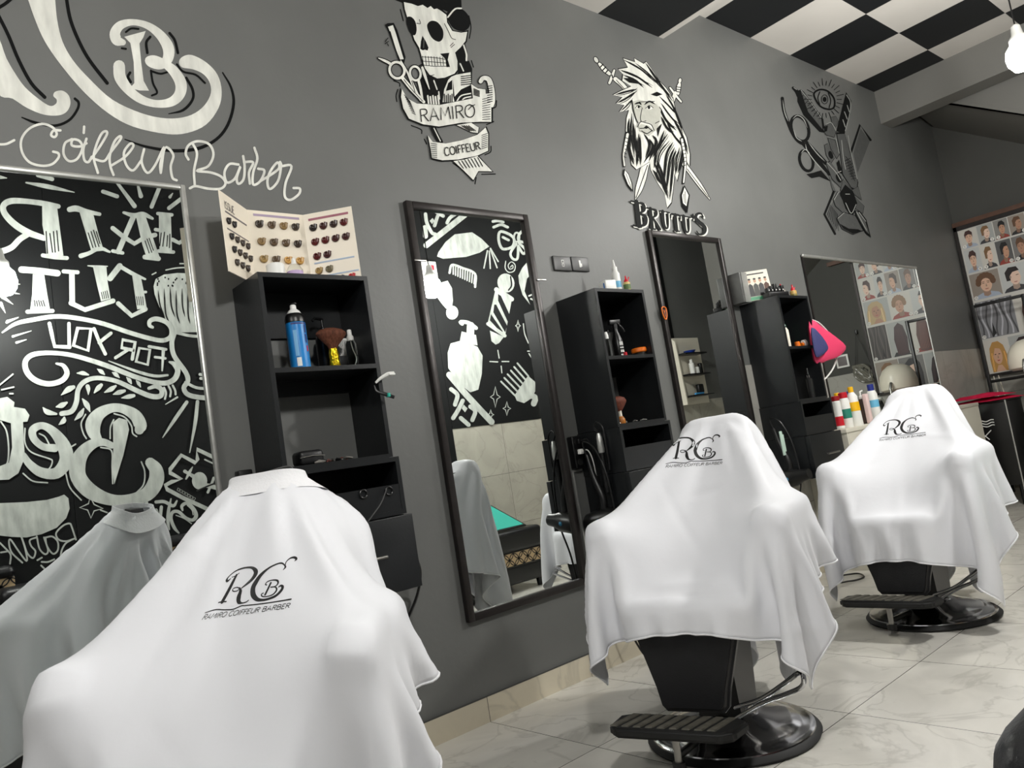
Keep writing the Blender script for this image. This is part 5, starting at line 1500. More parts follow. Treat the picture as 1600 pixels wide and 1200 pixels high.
b.lines(16, W, [(700, 500), (660, 380), (640, 350), (580, 370), (515, 440), (540, 500), (610, 515), (690, 490)], [(415, 480), (430, 560), (485, 632), (530, 600), (530, 520), (480, 472), (418, 480)], [(402, 480), (440, 600), (412, 636), (360, 585), (335, 470)], [(332, 480), (270, 505), (282, 560), (322, 610), (300, 672), (248, 630), (215, 540), (190, 470)], [(190, 470), (230, 600), (240, 700), (160, 600), (92, 502), (75, 525), (100, 620), (200, 715)], [(-10, 530), (40, 580), (90, 640), (85, 725)], [(0, 620), (60, 610)], [(555, 740), (562, 620), (600, 540), (660, 500)], [(555, 740), (600, 690), (665, 658)], [(340, 692), (382, 668)], [(380, 708), (440, 708), (498, 684)], [(375, 742), (420, 790), (430, 850), (415, 890)], [(465, 800, 40), (480, 860, 30), (500, 890, 20)])
b.reg(200, 680, 0.183333)
b.part('razor_blade')
b.line([(860, 730), (800, 700), (620, 612), (460, 540), (320, 465), (305, 430), (360, 400), (440, 378), (345, 325), (345, 295), (440, 175), (560, 240), (578, 210), (572, 125), (740, 205), (900, 280)], 34, W, smooth=False)
b.line([(640, 212), (745, 262)], 14, W)
b.ellipse((595, 392), 65, 74, W)
b.lines(38, W, [(470, 312, 30), (500, 330, 26), (570, 370, 40)], [(650, 432), (700, 440), (770, 462)])
b.lines(22, W, [(535, 275, 8), (510, 320, 26), (480, 376, 14)], [(715, 368), (700, 410), (665, 490)], [(760, 500), (750, 555)])
for k in range(7):
    x0, y0 = 412+22*k, 452+13*k
    b.line([(x0, y0), (x0+16, y0+9), (x0+6, y0+30), (x0-8, y0+22)], 4, W, closed=True, smooth=False)
b.part('script')
b.lines(28, W, [(450, 642, 16), (445, 605), (490, 582), (545, 630), (565, 690, 34), (535, 725), (478, 708), (415, 655), (365, 660), (352, 715), (380, 790), (418, 835, 14)], [(225, 572), (295, 570), (370, 605), (402, 562, 14)], [(352, 545, 12), (332, 640), (326, 740), (338, 805, 12)], [(270, 615), (262, 690)], [(225, 640), (240, 690)], [(588, 795, 36), (622, 748, 36), (660, 760, 36), (682, 798, 30)], [(-40, 600), (20, 630), (80, 600)], [(140, 560), (150, 600), (170, 620)])
b.lines(9, W, [(395, 685), (460, 710), (525, 755)], [(490, 600), (530, 640), (540, 680)], [(575, 770), (572, 800)])
b.done()

b = Brush('wall_drawings', 'white painted barber tools on the black panel facing the tall dark mirror', 'wall drawing', mirrored=True)
b.reg(600, 300, 0.3)
b.part('corner_lace')
b.line([(420, 118), (310, 205), (212, 282)], 30, W)
b.lines(18, W, [(208, 120), (215, 165), (240, 215), (260, 225)], [(330, 85), (280, 115), (255, 180)], [(400, 100), (340, 135), (320, 165)], [(250, 100), (300, 130)], [(205, 190, 26), (208, 235, 26)])
b.poly([(230, 155), (245, 140), (255, 155), (242, 172)], W)
b.part('spray_bottle')
b.poly([(268, 340), (275, 318), (312, 265), (360, 225), (450, 214), (500, 248), (540, 288), (518, 302), (490, 320), (420, 342), (300, 352)], W)
b.lines(7, W, [(530, 310), (512, 400)], [(540, 312), (545, 402)], [(545, 302), (580, 398)], [(546, 298), (586, 366)])
b.part('comb')
b.line([(333, 425), (346, 384), (400, 400), (465, 430), (466, 498)], 12, W)
b.lines(7, W, *[[(352+12.5*k, 388+4.5*k), (352+12*k, 432+5.5*k)] for k in range(10)])
b.part('bow')
b.ellipse((682, 240), 14, 24, W, w=10)
b.line([(664, 240), (600, 210), (588, 250), (608, 300), (660, 288)], 14, W, closed=True)
b.line([(694, 228), (730, 195), (770, 200), (775, 260), (700, 262)], 14, W, closed=True)
b.lines(13, W, [(680, 275), (650, 322), (662, 352), (686, 350), (690, 285)], [(694, 270), (728, 305), (716, 326), (692, 290)], [(610, 240), (640, 255)])
b.lines(14, W, [(558, 158), (585, 155), (612, 162)], [(562, 188), (600, 175), (635, 188)])
b.line([(650, 395), (660, 385), (662, 400), (645, 405), (638, 385), (655, 368), (674, 385), (668, 415), (640, 422), (622, 400), (625, 365)], 5, W)
b.part('barber_pole')
b.ellipse((626, 478), 44, 50, W, -0.3)
b.line([(650, 445), (655, 490), (640, 515)], 8, KP)
b.line([(576, 512), (615, 535), (656, 562)], 24, W)
b.poly([(570, 518), (656, 566), (620, 760), (530, 690)], W)
b.poly([(585, 535), (600, 545), (648, 650), (640, 690), (585, 570)], KP)
b.poly([(565, 590), (575, 590), (632, 700), (622, 735), (560, 630)], KP)
b.poly([(548, 640), (610, 730), (600, 735), (542, 672)], KP)
b.line([(532, 690), (575, 720), (620, 752)], 18, W)
b.poly([(542, 725), (615, 758), (590, 790), (572, 798), (550, 780)], W)
b.part('powder_bulb')
b.poly([(262, 545), (290, 475), (322, 466), (345, 505), (350, 570), (345, 605), (315, 612), (295, 590)], W)
b.ellipse((346, 632), 32, 36, W)
b.part('soap_bottle')
b.line([(398, 690), (390, 680), (430, 685), (470, 712)], 20, W)
b.line([(442, 700), (440, 745)], 40, W)
b.poly([(395, 730), (470, 748), (478, 802), (384, 788)], W)
b.poly([(338, 792), (400, 775), (478, 810), (504, 855), (500, 950), (482, 1032), (440, 1046), (380, 1000), (325, 920), (322, 840)], W)
b.part('fork_comb')
b.poly([(670, 1062), (740, 960), (778, 992), (778, 1040), (760, 1076), (720, 1102), (682, 1090)], W)
b.line([(752, 1060), (778, 1075), (770, 1105)], 30, W)
b.lines(9, W, *[[(600+17*k, 990-19*k), (672+14*k, 1062-20*k)] for k in range(6)])
b.part('sparkle')
for cx_, cy_, hh, ww in ((570, 1070, 54, 26), (630, 1130, 36, 20), (546, 1162, 26, 16), (688, 700, 30, 13)):
    b.line([(cx_, cy_-hh), (cx_+ww*0.35, cy_-hh*0.2), (cx_+ww, cy_), (cx_+ww*0.35, cy_+hh*0.2), (cx_, cy_+hh), (cx_-ww*0.35, cy_+hh*0.2), (cx_-ww, cy_), (cx_-ww*0.35, cy_-hh*0.2)], 5, W, closed=True, smooth=False)
b.lines(6, W, [(583, 828), (590, 868)], [(542, 886), (582, 888)], [(605, 886), (640, 886)], [(600, 910), (604, 945)], [(716, 690), (722, 740), (742, 790)], [(738, 832), (756, 832)], [(745, 845), (758, 865)])
b.part('face_sketch')
b.poly([(690, 440), (710, 400), (735, 370), (748, 365), (756, 390), (768, 420), (735, 455), (722, 520), (752, 592), (712, 540), (694, 480)], W)
b.lines(8, W, [(745, 545), (770, 538), (788, 560)], [(755, 560), (775, 570)])
b.part('corner_lace')
b.line([(330, 955), (420, 1060), (550, 1200)], 32, W)
b.lines(22, W, [(340, 1030), (372, 1060), (360, 1110)], [(400, 1090), (375, 1140), (350, 1180)], [(440, 1120), (465, 1145), (450, 1190)], [(390, 1180), (430, 1215)])
b.poly([(405, 1110), (425, 1130), (412, 1150), (395, 1130)], W)
b.done()

# ------------------------------------------------------------------ printed logo on the capes
LOGO_REF = [(345, 400), (1320, 225), (1380, 715), (205, 800)]
LOGO_AT = {1: [(354, 907), (462.5, 874), (455, 937), (320.6, 958)], 2: [(1025+.075*x, 665+.075*y) for x, y in LOGO_REF], 3: [(1380.5, 665), (1438.8, 650), (1446, 676), (1373.8, 685.5)]}
def homography(src, dst):
    A, B = [], []
    for (x, y), (u, v) in zip(src, dst):
        A += [[x, y, 1, 0, 0, 0, -u*x, -u*y], [0, 0, 0, x, y, 1, -v*x, -v*y]]
        B += [u, v]
    return np.append(np.linalg.solve(np.array(A, float), np.array(B, float)), 1).reshape(3, 3)
class Print(Brush):
    """print lying on a cape's cloth"""
    def __init__(s, root, bvh, Mw, Hm):
        s.t, s.bvh, s.Mi, s.Hm = root, bvh, Mw.inverted(), Hm
        s.layer, s.parts, s.cur, s.last = 0, {}, None, (0, 0, 0)
    def P(s, x, y, off):
        q = s.Hm @ np.array([x, y, 1.0])
        d = Vector(ray(q[0]/q[2], q[1]/q[2])).normalized()
        hit, n, i, dist = s.bvh.ray_cast(Vector(CAM_P), d)
        if hit is None: return s.last
        if n.dot(d) > 0: n = -n
        s.last = tuple(s.Mi @ (hit+n*(0.0012+off*0.08)))
        return s.last
def logo(k):
    root, bvh, Mw = CAPE[k]
    b = Print(root, bvh, Mw, homography(LOGO_REF, LOGO_AT[k]))
    b.part('printed_logo')
    I = m_ink
    L = lambda *a: b.line(a[1], a[0], I, n=8)
    L(45, [(482, 345, 36), (465, 430, 44), (445, 540, 50), (412, 680, 52)])
    L(12, [(420, 368), (470, 352), (516, 322)])
    L(16, [(358, 686), (410, 680), (472, 682)])
    L(20, [(405, 385, 12), (372, 414, 30), (346, 396, 32), (362, 352, 18), (430, 292, 18), (520, 262, 24), (620, 255, 26), (700, 268, 34), (765, 312, 54), (784, 362, 62), (758, 425, 50), (700, 482, 34), (640, 528, 14)])
    b.line([(555+50*math.cos(a), 538+25*math.sin(a)) for a in np.linspace(0, 2*math.pi, 17)[:-1]], 14, I, smooth=False, closed=True)
    L(40, [(608, 520, 16), (640, 570, 44), (644, 640, 62), (672, 698, 46), (722, 714, 20), (780, 706, 16), (806, 688, 14)])
    L(40, [(1178, 350, 8), (1198, 318, 26), (1178, 288, 16), (1130, 257, 22), (1060, 261, 22), (960, 302, 28), (872, 382, 52), (826, 480, 68), (816, 545, 66), (850, 625, 64), (922, 682, 46), (1000, 697, 30), (1080, 690, 28), (1170, 660, 32), (1225, 602, 36), (1230, 562, 34), (1202, 546, 24), (1178, 560, 14)])
    L(20, [(1192, 312, 14), (1190, 250, 14), (1232, 206, 20), (1290, 200, 30), (1326, 225, 30), (1310, 252, 8)])
    L(26, [(1052, 500), (1036, 570), (1020, 636)])
    L(14, [(1002, 520), (980, 510), (1000, 480), (1060, 466), (1130, 476, 22), (1155, 510, 22), (1130, 546, 14), (1068, 552)])
    L(14, [(1068, 552), (1130, 556), (1160, 592, 22), (1130, 640, 18), (1060, 660), (990, 656), (965, 630), (986, 616)])
    L(14, [(205, 800, 10), (350, 771), (500, 780), (620, 780), (730, 746), (790, 746), (1000, 740), (1200, 728), (1380, 714, 18)])
    b.part('printed_lettering')
    b.text('RAMIRO COIFFEUR BARBER', (218, 822), (1398, 756), (1386, 806), (192, 882), 8, I)
    for l in b.parts.values():
        for mb in l:
            pass
    b.done()
for k in (1, 2, 3): logo(k)

# ------------------------------------------------------------------ haircut poster board on the far wall
m_photo = {}
def pm(c):
    key = 'print_%d_%d_%d' % c
    return plain(key, *c, rough=0.4)
hp = thing('haircut_poster', 'large framed poster of numbered haircut portraits on the far wall', 'poster', (XE-0.006, 0, 0))
def hb_(y0, y1, z0, z1, x0, x1, m, name):
    return MB().box((x0, -y1, z0), (x1, -y0, z1), m).build(name, hp)
hb_(0.03, 1.04, 1.08, 2.50, -0.03, 0.0, pm((206, 204, 198)), 'backing_board')
for y0, y1, z0, z1 in ((0.008, 0.035, 1.06, 2.535), (1.03, 1.055, 1.06, 2.535), (0.008, 1.055, 2.49, 2.53), (0.008, 1.055, 1.06, 1.085)):
    hb_(y0, y1, z0, z1, -0.045, 0.0, m_frame, 'frame_rail')
hb_(0.006, 1.30, 2.53, 2.572, -0.05, 0.0, mat('brown_wood_rail', rgb(92, 62, 46), 0.5, noise=0.3, scale=12), 'top_rail')
SK = [(214, 170, 142), (196, 150, 122), (226, 186, 160), (180, 136, 110), (232, 200, 180)]
HR = [(34, 26, 24), (58, 40, 32), (96, 66, 44), (22, 20, 20), (128, 96, 64), (70, 44, 40)]
BG = [(196, 198, 196), (172, 174, 172), (150, 140, 130), (210, 206, 198), (120, 118, 116)]
random.seed(11)
def portrait(y0, y1, z0, z1, num, style, skin, hair, bg, shirt):
    mb = MB()
    x = [-0.0305]
    cw, ch = y1-y0, z1-z0
    def shape(pts, c):
        x[0] -= 0.00012
        q = []
        for u, v in pts:
            u, v = min(max(u, 0.0), 1.0), min(max(v, 0.0), 1.0)
            q.append((x[0], -(y0+u*cw), z0+v*ch))
        mb.add(q, [tuple(range(len(q)))], pm(c))
    def oval(cx, cy, rx, ry, c, a0=0, a1=2*math.pi, n=20):
        shape([(cx+rx*math.cos(a), cy+ry*math.sin(a)) for a in np.linspace(a0, a1, n+(a1-a0 < 6))[:(None if a1-a0 < 6 else -1)]] if a1-a0 < 6 else [(cx+rx*math.cos(a), cy+ry*math.sin(a)) for a in np.linspace(a0, a1, n+1)[:-1]], c)
    shape([(0, 0), (1, 0), (1, 1), (0, 1)], bg)
    j = random.uniform(-0.05, 0.05)
    dk = tuple(int(c*0.72) for c in skin)
    lip = (170, 96, 90)
    if style == 'long':
        shape([(0.16+j, 0), (0.14+j, 0.4), (0.2+j, 0.75), (0.36+j, 0.93), (0.6+j, 0.94), (0.78+j, 0.8), (0.88+j, 0.45), (0.9+j, 0)], hair)
        shape([(0.3, 0), (0.42, 0.2), (0.58, 0.2), (0.72, 0)], skin)
        oval(0.48+j, 0.5, 0.19, 0.27, skin)
        shape([(0.3+j, 0.5), (0.26+j, 0.75), (0.45+j, 0.9), (0.72+j, 0.8), (0.72+j, 0.5), (0.62+j, 0.7), (0.42+j, 0.74)], hair)
        hl = tuple(min(255, int(c*1.35)) for c in hair)
        for k in range(4): shape([(0.18+j+0.02*k, 0.02), (0.2+j+0.02*k, 0.02), (0.24+j+0.015*k, 0.6), (0.225+j+0.015*k, 0.6)], hl if k % 2 else hair)
        for k in range(3): shape([(0.8+j+0.02*k, 0.02), (0.815+j+0.02*k, 0.02), (0.76+j+0.015*k, 0.6), (0.75+j+0.015*k, 0.6)], hl)
    elif style == 'back':
        shape([(0.12, 0), (0.2, 0.12), (0.8, 0.12), (0.92, 0)], shirt)
        shape([(0.25+j, 0.05), (0.2+j, 0.5), (0.3+j, 0.85), (0.5+j, 0.96), (0.7+j, 0.85), (0.8+j, 0.5), (0.74+j, 0.05), (0.5, 0.0)], hair)
        hl = tuple(min(255, int(c*1.5)) for c in hair)
        for k in range(7): shape([(0.28+0.07*k, 0.08), (0.3+0.07*k, 0.08), (0.38+0.04*k, 0.8), (0.37+0.04*k, 0.8)], hl)
    elif style == 'waves':
        hl = tuple(min(255, int(c*1.45)) for c in hair)
        shape([(0, 0), (1, 0), (1, 1), (0, 1)], hair)
        for k in range(9):
            pts = [(0.05+0.11*k+0.05*math.sin(6*t+k), 0.02+0.96*t) for t in np.linspace(0, 1, 12)]
            shape([(p[0]-0.022, p[1]) for p in pts]+[(p[0]+0.022, p[1]) for p in pts[::-1]], hl if k % 2 else tuple(int(c*0.6) for c in hair))
        shape([(0.3, 0.0), (0.36, 0.4), (0.42, 0.1)], tuple(int(c*0.25) for c in hair))
    else:
        shape([(0.02, 0), (0.12, 0.13), (0.36, 0.22), (0.64, 0.22), (0.88, 0.13), (0.98, 0)], shirt)
        shape([(0.38, 0.1), (0.38, 0.32), (0.62, 0.32), (0.62, 0.1), (0.5, 0.05)], dk)
        t = 0.05 if style == 'profile' else 0
        oval(0.5+j+t, 0.52, 0.2, 0.29, skin)
        if style == 'profile':
            shape([(0.66+j, 0.6), (0.78+j, 0.48), (0.69+j, 0.44)], skin)
            shape([(0.24+j, 0.42), (0.22+j, 0.75), (0.38+j, 0.92), (0.66+j, 0.9), (0.74+j, 0.74), (0.5+j, 0.72), (0.4+j, 0.62), (0.38+j, 0.42)], hair)
            shape([(0.36+j, 0.5), (0.42+j, 0.5), (0.43+j, 0.58), (0.37+j, 0.6)], dk)
            shape([(0.6+j, 0.57), (0.7+j, 0.58), (0.7+j, 0.6), (0.6+j, 0.595)], (40, 30, 28))
        elif style == 'curly':
            for k in range(9): oval(0.5+j+0.25*math.cos(math.pi*k/8), 0.6+0.26*math.sin(math.pi*k/8), 0.1, 0.12, hair, n=12)
        else:
            shape([(0.28+j, 0.5), (0.25+j, 0.74), (0.36+j, 0.91), (0.6+j, 0.93), (0.75+j, 0.78), (0.72+j, 0.5), (0.68+j, 0.66), (0.5+j, 0.72), (0.34+j, 0.66)], hair)
        if style != 'profile':
            for e in (-1, 1):
                shape([(0.5+j+e*0.09-0.045, 0.555), (0.5+j+e*0.09+0.045, 0.555), (0.5+j+e*0.09+0.035, 0.575), (0.5+j+e*0.09-0.035, 0.575)], (44, 34, 30))
                shape([(0.5+j+e*0.09-0.055, 0.61), (0.5+j+e*0.09+0.055, 0.61), (0.5+j+e*0.09+0.05, 0.63), (0.5+j+e*0.09-0.05, 0.63)], hair)
            shape([(0.475+j, 0.43), (0.53+j, 0.43), (0.505+j, 0.55)], dk)
        shape([(0.43+j+t, 0.355), (0.57+j+t, 0.355), (0.54+j+t, 0.325), (0.46+j+t, 0.325)], lip)
    if style == 'long':
        for e in (-1, 1): shape([(0.48+j+e*0.08-0.04, 0.53), (0.48+j+e*0.08+0.04, 0.53), (0.48+j+e*0.08+0.03, 0.555), (0.48+j+e*0.08-0.03, 0.555)], (40, 30, 28))
        shape([(0.46+j, 0.42), (0.51+j, 0.42), (0.49+j, 0.52)], dk)
        shape([(0.42+j, 0.36), (0.55+j, 0.36), (0.52+j, 0.33), (0.45+j, 0.33)], (176, 70, 76))
    # number badge
    r = 0.017
    x[0] -= 0.0002
    cy0, cz0 = y0+(r*1.3 if num % 2 else cw-r*1.4), z0+r*1.1
    mb.add([(x[0], -(cy0+r*math.cos(a)), cz0+r*math.sin(a)) for a in np.linspace(0, 2*math.pi, 17)[:-1]], [tuple(range(16))], pm((236, 234, 228)))
    x[0] -= 0.0002
    txt = str(num)
    for ci, c in enumerate(txt):
        for st in GLYPH[c][1]:
            pts = [(cy0-0.005*len(txt)+0.0105*ci+gx*0.016, cz0+0.009-gy*0.018) for gx, gy in st]
            for (a0, b0), (a1, b1) in zip(pts[:-1], pts[1:]):
                d = math.hypot(a1-a0, b1-b0)+1e-9
                nx, nz = -(b1-b0)/d*0.0013, (a1-a0)/d*0.0013
                mb.add([(x[0], -(a0+nx), b0+nz), (x[0], -(a1+nx), b1+nz), (x[0], -(a1-nx), b1-nz), (x[0], -(a0-nx), b0-nz)], [(0, 1, 2, 3)], m_ink)
    mb.build('portrait', hp, auto=False, fix=False)
G8 = 0.004
num = 1
rows = [((0.045, 0.195, 0.335, 0.46, 0.6, 0.74, 0.88, 1.02), 2.306, 2.484, ('front', 'profile', 'front', 'profile', 'front', 'profile', 'front')),
        ((0.045, 0.185, 0.315, 0.45, 0.595, 0.745, 0.86, 1.015), 2.066, 2.29, ('front', 'profile', 'profile', 'front', 'profile', 'front', 'profile')),
        ((0.045, 0.30, 0.535, 0.755, 1.015), 1.80, 2.048, ('curly', 'profile', 'curly', 'long')),
        ((0.04, 0.36, 0.6, 0.83, 1.02), 1.42, 1.775, ('waves', 'back', 'back', 'waves')),
        ((0.04, 0.25, 0.53, 0.78, 1.02), 1.095, 1.398, ('long', 'long', 'long', 'long'))]
hcol = {16: (120, 120, 122)}
for ri, (ys_, z0, z1, st) in enumerate(rows):
    for i in range(len(ys_)-1):
        hair = HR[(num*5+ri) % 6]
        if ri == 3: hair = [(132, 132, 136), (92, 54, 46), (60, 34, 36), (72, 66, 64)][i]
        if ri == 4: hair = [(190, 144, 80), (46, 28, 30), (30, 28, 32), (128, 92, 58)][i]
        if ri == 2: hair = [(104, 74, 52), (36, 28, 26), (140, 104, 66), (190, 164, 120)][i]
        bgc = BG[(num*3+ri) % 5]
        if ri == 0 and i == 2: bgc = (140, 138, 134)
        if ri == 1 and i == 2: bgc = (90, 90, 90)
        portrait(ys_[i]+G8, ys_[i+1]-G8, z0, z1, num if ri < 4 else num+1, st[i], SK[(num*2+ri) % 5], hair, bgc, [(30, 30, 32), (170, 180, 196), (60, 60, 64), (150, 60, 50)][(num+ri) % 4])
        num += 1

# ------------------------------------------------------------------ furniture at the far end
fs = thing('frame_stand', 'thin black metal frame standing in front of the lower half of the poster', 'stand', (7.985, -0.31, 0))
for y0 in (-0.205, 0.205):
    MB().rbox((-0.014, y0-0.014, 0.0), (0.014, y0+0.014, 1.735), m_black, 0.004).build('post', fs)
MB().rbox((-0.014, -0.19, 1.707), (0.014, 0.19, 1.735), m_black, 0.004).build('rail', fs)
MB().rbox((-0.014, -0.19, 1.0), (0.014, 0.19, 1.028), m_black, 0.004).build('rail', fs)
hd = thing('hood_dryer', 'white domed hood dryer on a stand in front of the far poster', 'hair dryer', (7.62, -0.56, 0))
MB().lathe([(0.14, 1.07), (0.165, 1.09), (0.168, 1.15), (0.155, 1.22), (0.12, 1.28), (0.07, 1.315), (0.02, 1.325)], mat('cream_hood', rgb(226, 220, 204), 0.35), 32).build('hood', hd)
MB().tube([(-0.17, 0, 1.15), (-0.21, 0, 1.1), (-0.21, 0, 0.06)], 0.013, m_steel, 10).build('pole', hd)
MB().lathe([(0.17, 0.0), (0.17, 0.02), (0.03, 0.06)], m_black, 24, c=(-0.21, 0, 0)).build('base', hd)

ct = thing('counter', 'white counter along the wall under the wide mirror', 'counter', (5.82, -0.154, 0))
m_cnt = mat('counter_white', rgb(214, 210, 196), 0.4, noise=0.05, scale=5)
MB().rbox((-1.16, -0.155, 0.84), (1.15, 0.146, 0.865), m_cnt, 0.003).build('top', ct)
for x0 in (-1.15, -0.2, 1.128):
    MB().box((x0, -0.15, 0.0), (x0+0.02, 0.146, 0.839), m_cnt).build('side_panel', ct)
MB().box((-1.128, -0.15, 0.03), (-0.2, -0.132, 0.839), m_cnt).box((-0.18, -0.15, 0.03), (1.128, -0.132, 0.839), m_cnt).build('front_panel', ct)

S = 0.865
def cb(name, label, px, parts, Y=-0.2, cat='bottle', rz=0.0):
    x, y, z = on(px, 640, Y, S)
    return bottle(name, label, cat, (x, y, S), parts, rz=rz)
m_pink = plain('pale_pink_plastic', 232, 206, 204, 0.4)
cb('shampoo_bottle', 'white bottle with yellow band and yellow cap on the counter', 1335, [('body', [(0.036, 0), (0.038, 0.004), (0.036, 0.1), (0.033, 0.19), (0.02, 0.215), (0.016, 0.22)], m_white), ('label', [(0.0372, 0.098), (0.0352, 0.155), (0.034, 0.156)], m_yellow), ('cap', cyl(0.017, 0.218, 0.256), m_yellow)], -0.24)
cb('shampoo_bottle', 'green and white bottle with red top on the counter, next to the yellow banded one', 1321, [('body', [(0.03, 0), (0.032, 0.004), (0.032, 0.17), (0.026, 0.19)], m_white), ('label', [(0.0326, 0.06), (0.0326, 0.12)], mat('sea_green_print', rgb(40, 130, 110), 0.4)), ('cap', cyl(0.027, 0.188, 0.228, 0.004), m_red)], -0.22)
cb('shampoo_bottle', 'red and white bottle with a dark red top at the left end of the counter', 1308, [('body', cyl(0.027, 0, 0.18, 0.005), m_white), ('label', [(0.0274, 0.02), (0.0274, 0.08)], m_red), ('cap', cyl(0.026, 0.18, 0.212, 0.004), mat('dark_red_plastic', rgb(150, 16, 26), 0.4))], -0.2)
cb('shampoo_bottle', 'slim bottle with an orange yellow cap behind the two red topped bottles', 1312, [('body', cyl(0.024, 0, 0.2, 0.005), m_pink), ('cap', cyl(0.018, 0.2, 0.235, 0.004), m_yellow)], -0.1)
cb('dark_bottle', 'navy topped bottle behind the yellow capped bottle', 1328, [('body', cyl(0.022, 0, 0.19, 0.004), m_white), ('cap', cyl(0.013, 0.19, 0.235), m_navy)], -0.09)
cb('shampoo_bottle', 'brown bottle with round white mark and clear pump on the counter', 1349, [('body', cyl(0.028, 0, 0.17, 0.008), mat('brown_plastic', rgb(62, 46, 40), 0.35)), ('label', MB().ell((-0.012, -0.0262, 0.13), (0.014, 0.003, 0.014), m_white, seg=14, rings=8), None), ('pump', [(0.012, 0.17), (0.012, 0.19), (0.005, 0.195), (0.005, 0.22)], m_white), ('spout', MB().tube([(0, 0, 0.22), (0.024, -0.006, 0.224)], 0.005, m_white, 8), None)], -0.16)
cb('shampoo_bottle', 'pale pink flat bottle beside the brown pump bottle', 1356, [('body', MB().rbox((-0.02, -0.016, 0), (0.02, 0.016, 0.2), m_pink, 0.008), None)], -0.2)
cb('shampoo_bottle', 'white and light blue bottle with a dark blue cap on the counter', 1367, [('body', [(0.032, 0), (0.034, 0.004), (0.034, 0.19), (0.024, 0.215)], m_white), ('label', [(0.0346, 0.10), (0.0346, 0.15)], mat('light_blue_print', rgb(110, 186, 222), 0.4)), ('cap', cyl(0.021, 0.214, 0.26), plain('deep_blue_plastic', 26, 42, 130, 0.4))], -0.18)
for px, lab in ((1407, 'dark tumbler of styling tools on the counter, left of the other dark tumbler'), (1422, 'dark tumbler of styling tools on the counter, beside the silver straightener')):
    q = cb('tool_tumbler', lab, px, [('cup', [(0.03, 0), (0.036, 0.004), (0.04, 0.10), (0.036, 0.10), (0.03, 0.01)], mat('smoked_plum_plastic', rgb(52, 36, 42), 0.3))], -0.15, 'tumbler')
    for a in range(4):
        MB().tube([(0.012*math.cos(a*1.6), 0.012*math.sin(a*1.6), 0.012), (0.04*math.cos(a*1.6), 0.03*math.sin(a*1.6), 0.19)], 0.006, (m_black, m_steel)[a % 2], 6).build('tool', q)
x, y, z = on(1462, 618, -0.2, S)
fi = thing('hair_straightener', 'silver hair straightener leaning among tools on the counter', 'hair straightener', (x, y, S))
MB().rbox((-0.012, -0.016, 0.0), (0.012, 0.016, 0.20), m_alu, 0.006, M=Matrix.Rotation(R_(-34), 4, 'Y')).build('upper_arm', fi)
MB().rbox((-0.038, -0.016, 0.002), (-0.015, 0.016, 0.18), m_black, 0.006, M=Matrix.Rotation(R_(-34), 4, 'Y')).build('lower_arm', fi)
cb('perfume_bottle', 'dark red bottle with a pearly stopper at the right of the counter', 1469, [('body', [(0.02, 0), (0.036, 0.01), (0.036, 0.1), (0.02, 0.14), (0.014, 0.15)], mat('burgundy_plastic', rgb(104, 34, 40), 0.25)), ('stopper', [(0.015, 0.148), (0.03, 0.165), (0.028, 0.19), (0.012, 0.205)], mat('pearl_plastic', rgb(216, 190, 184), 0.3))], -0.09)
cb('pink_box', 'small pink box at the right of the counter', 1487, [('body', MB().rbox((-0.024, -0.02, 0), (0.024, 0.02, 0.06), mat('dusty_pink_card', rgb(214, 170, 164), 0.5), 0.003), None)], -0.25, 'box')
cb('red_clip', 'bright red plastic clip lying by the silver straightener', 1449, [('body', MB().rbox((-0.018, -0.014, 0), (0.018, 0.014, 0.08), m_red, 0.008, M=Matrix.Rotation(R_(20), 4, 'Y')), None)], -0.25, 'hair clip')

tr = thing('salon_trolley', 'black salon trolley with white wave and scissor marks beside the counter', 'trolley', (7.31, -0.33, 0))
MB().rbox((-0.16, -0.115, 0.16), (0.25, 0.125, 0.84), m_black, 0.006).build('body', tr)
MB().rbox((-0.165, -0.12, 0.84), (0.255, 0.13, 0.858), m_black, 0.004).build('top', tr)
MB().tube([(-0.164, -0.116, 0.02), (-0.164, -0.116, 0.85)], 0.006, m_alu, 8).build('corner_trim', tr)
for dx in (-0.14, 0.22):
    for dy in (-0.09, 0.1): MB().tube([(dx, dy, 0.0), (dx, dy, 0.17)], 0.014, m_black, 8).build('leg', tr)
mk = MB()
for k in range(3):
    pts = [(-0.1615, 0.115-0.12*t, 0.70-0.022*k+0.006*math.sin(t*9)) for t in np.linspace(0, 1, 12)]
    mk.tube(pts, 0.004, m_white, 5)
mk.build('wave_mark', tr)
MB().tube([(-0.1615, 0.10, 0.56), (-0.1615, 0.03, 0.62)], 0.004, m_white, 5).tube([(-0.1615, 0.10, 0.60), (-0.1615, 0.055, 0.545)], 0.004, m_white, 5).build('scissor_mark', tr)
tr2 = thing('black_cabinet', 'tall black unit with a bright vertical edge beyond the trolley, at the frame edge', 'cabinet', (7.66, -0.50, 0))
MB().rbox((-0.05, -0.25, 0.0), (0.25, -0.01, 0.87), m_black, 0.006).build('body', tr2)
MB().tube([(-0.053, -0.02, 0.08), (-0.053, -0.02, 0.86)], 0.006, m_alu, 8).build('edge_trim', tr2)
random.seed(4)
m_towel = mat('crimson_towel', rgb(200, 32, 70), 0.85, spec=0.1, noise=0.25, scale=20, bump=0.4, bscale=120)
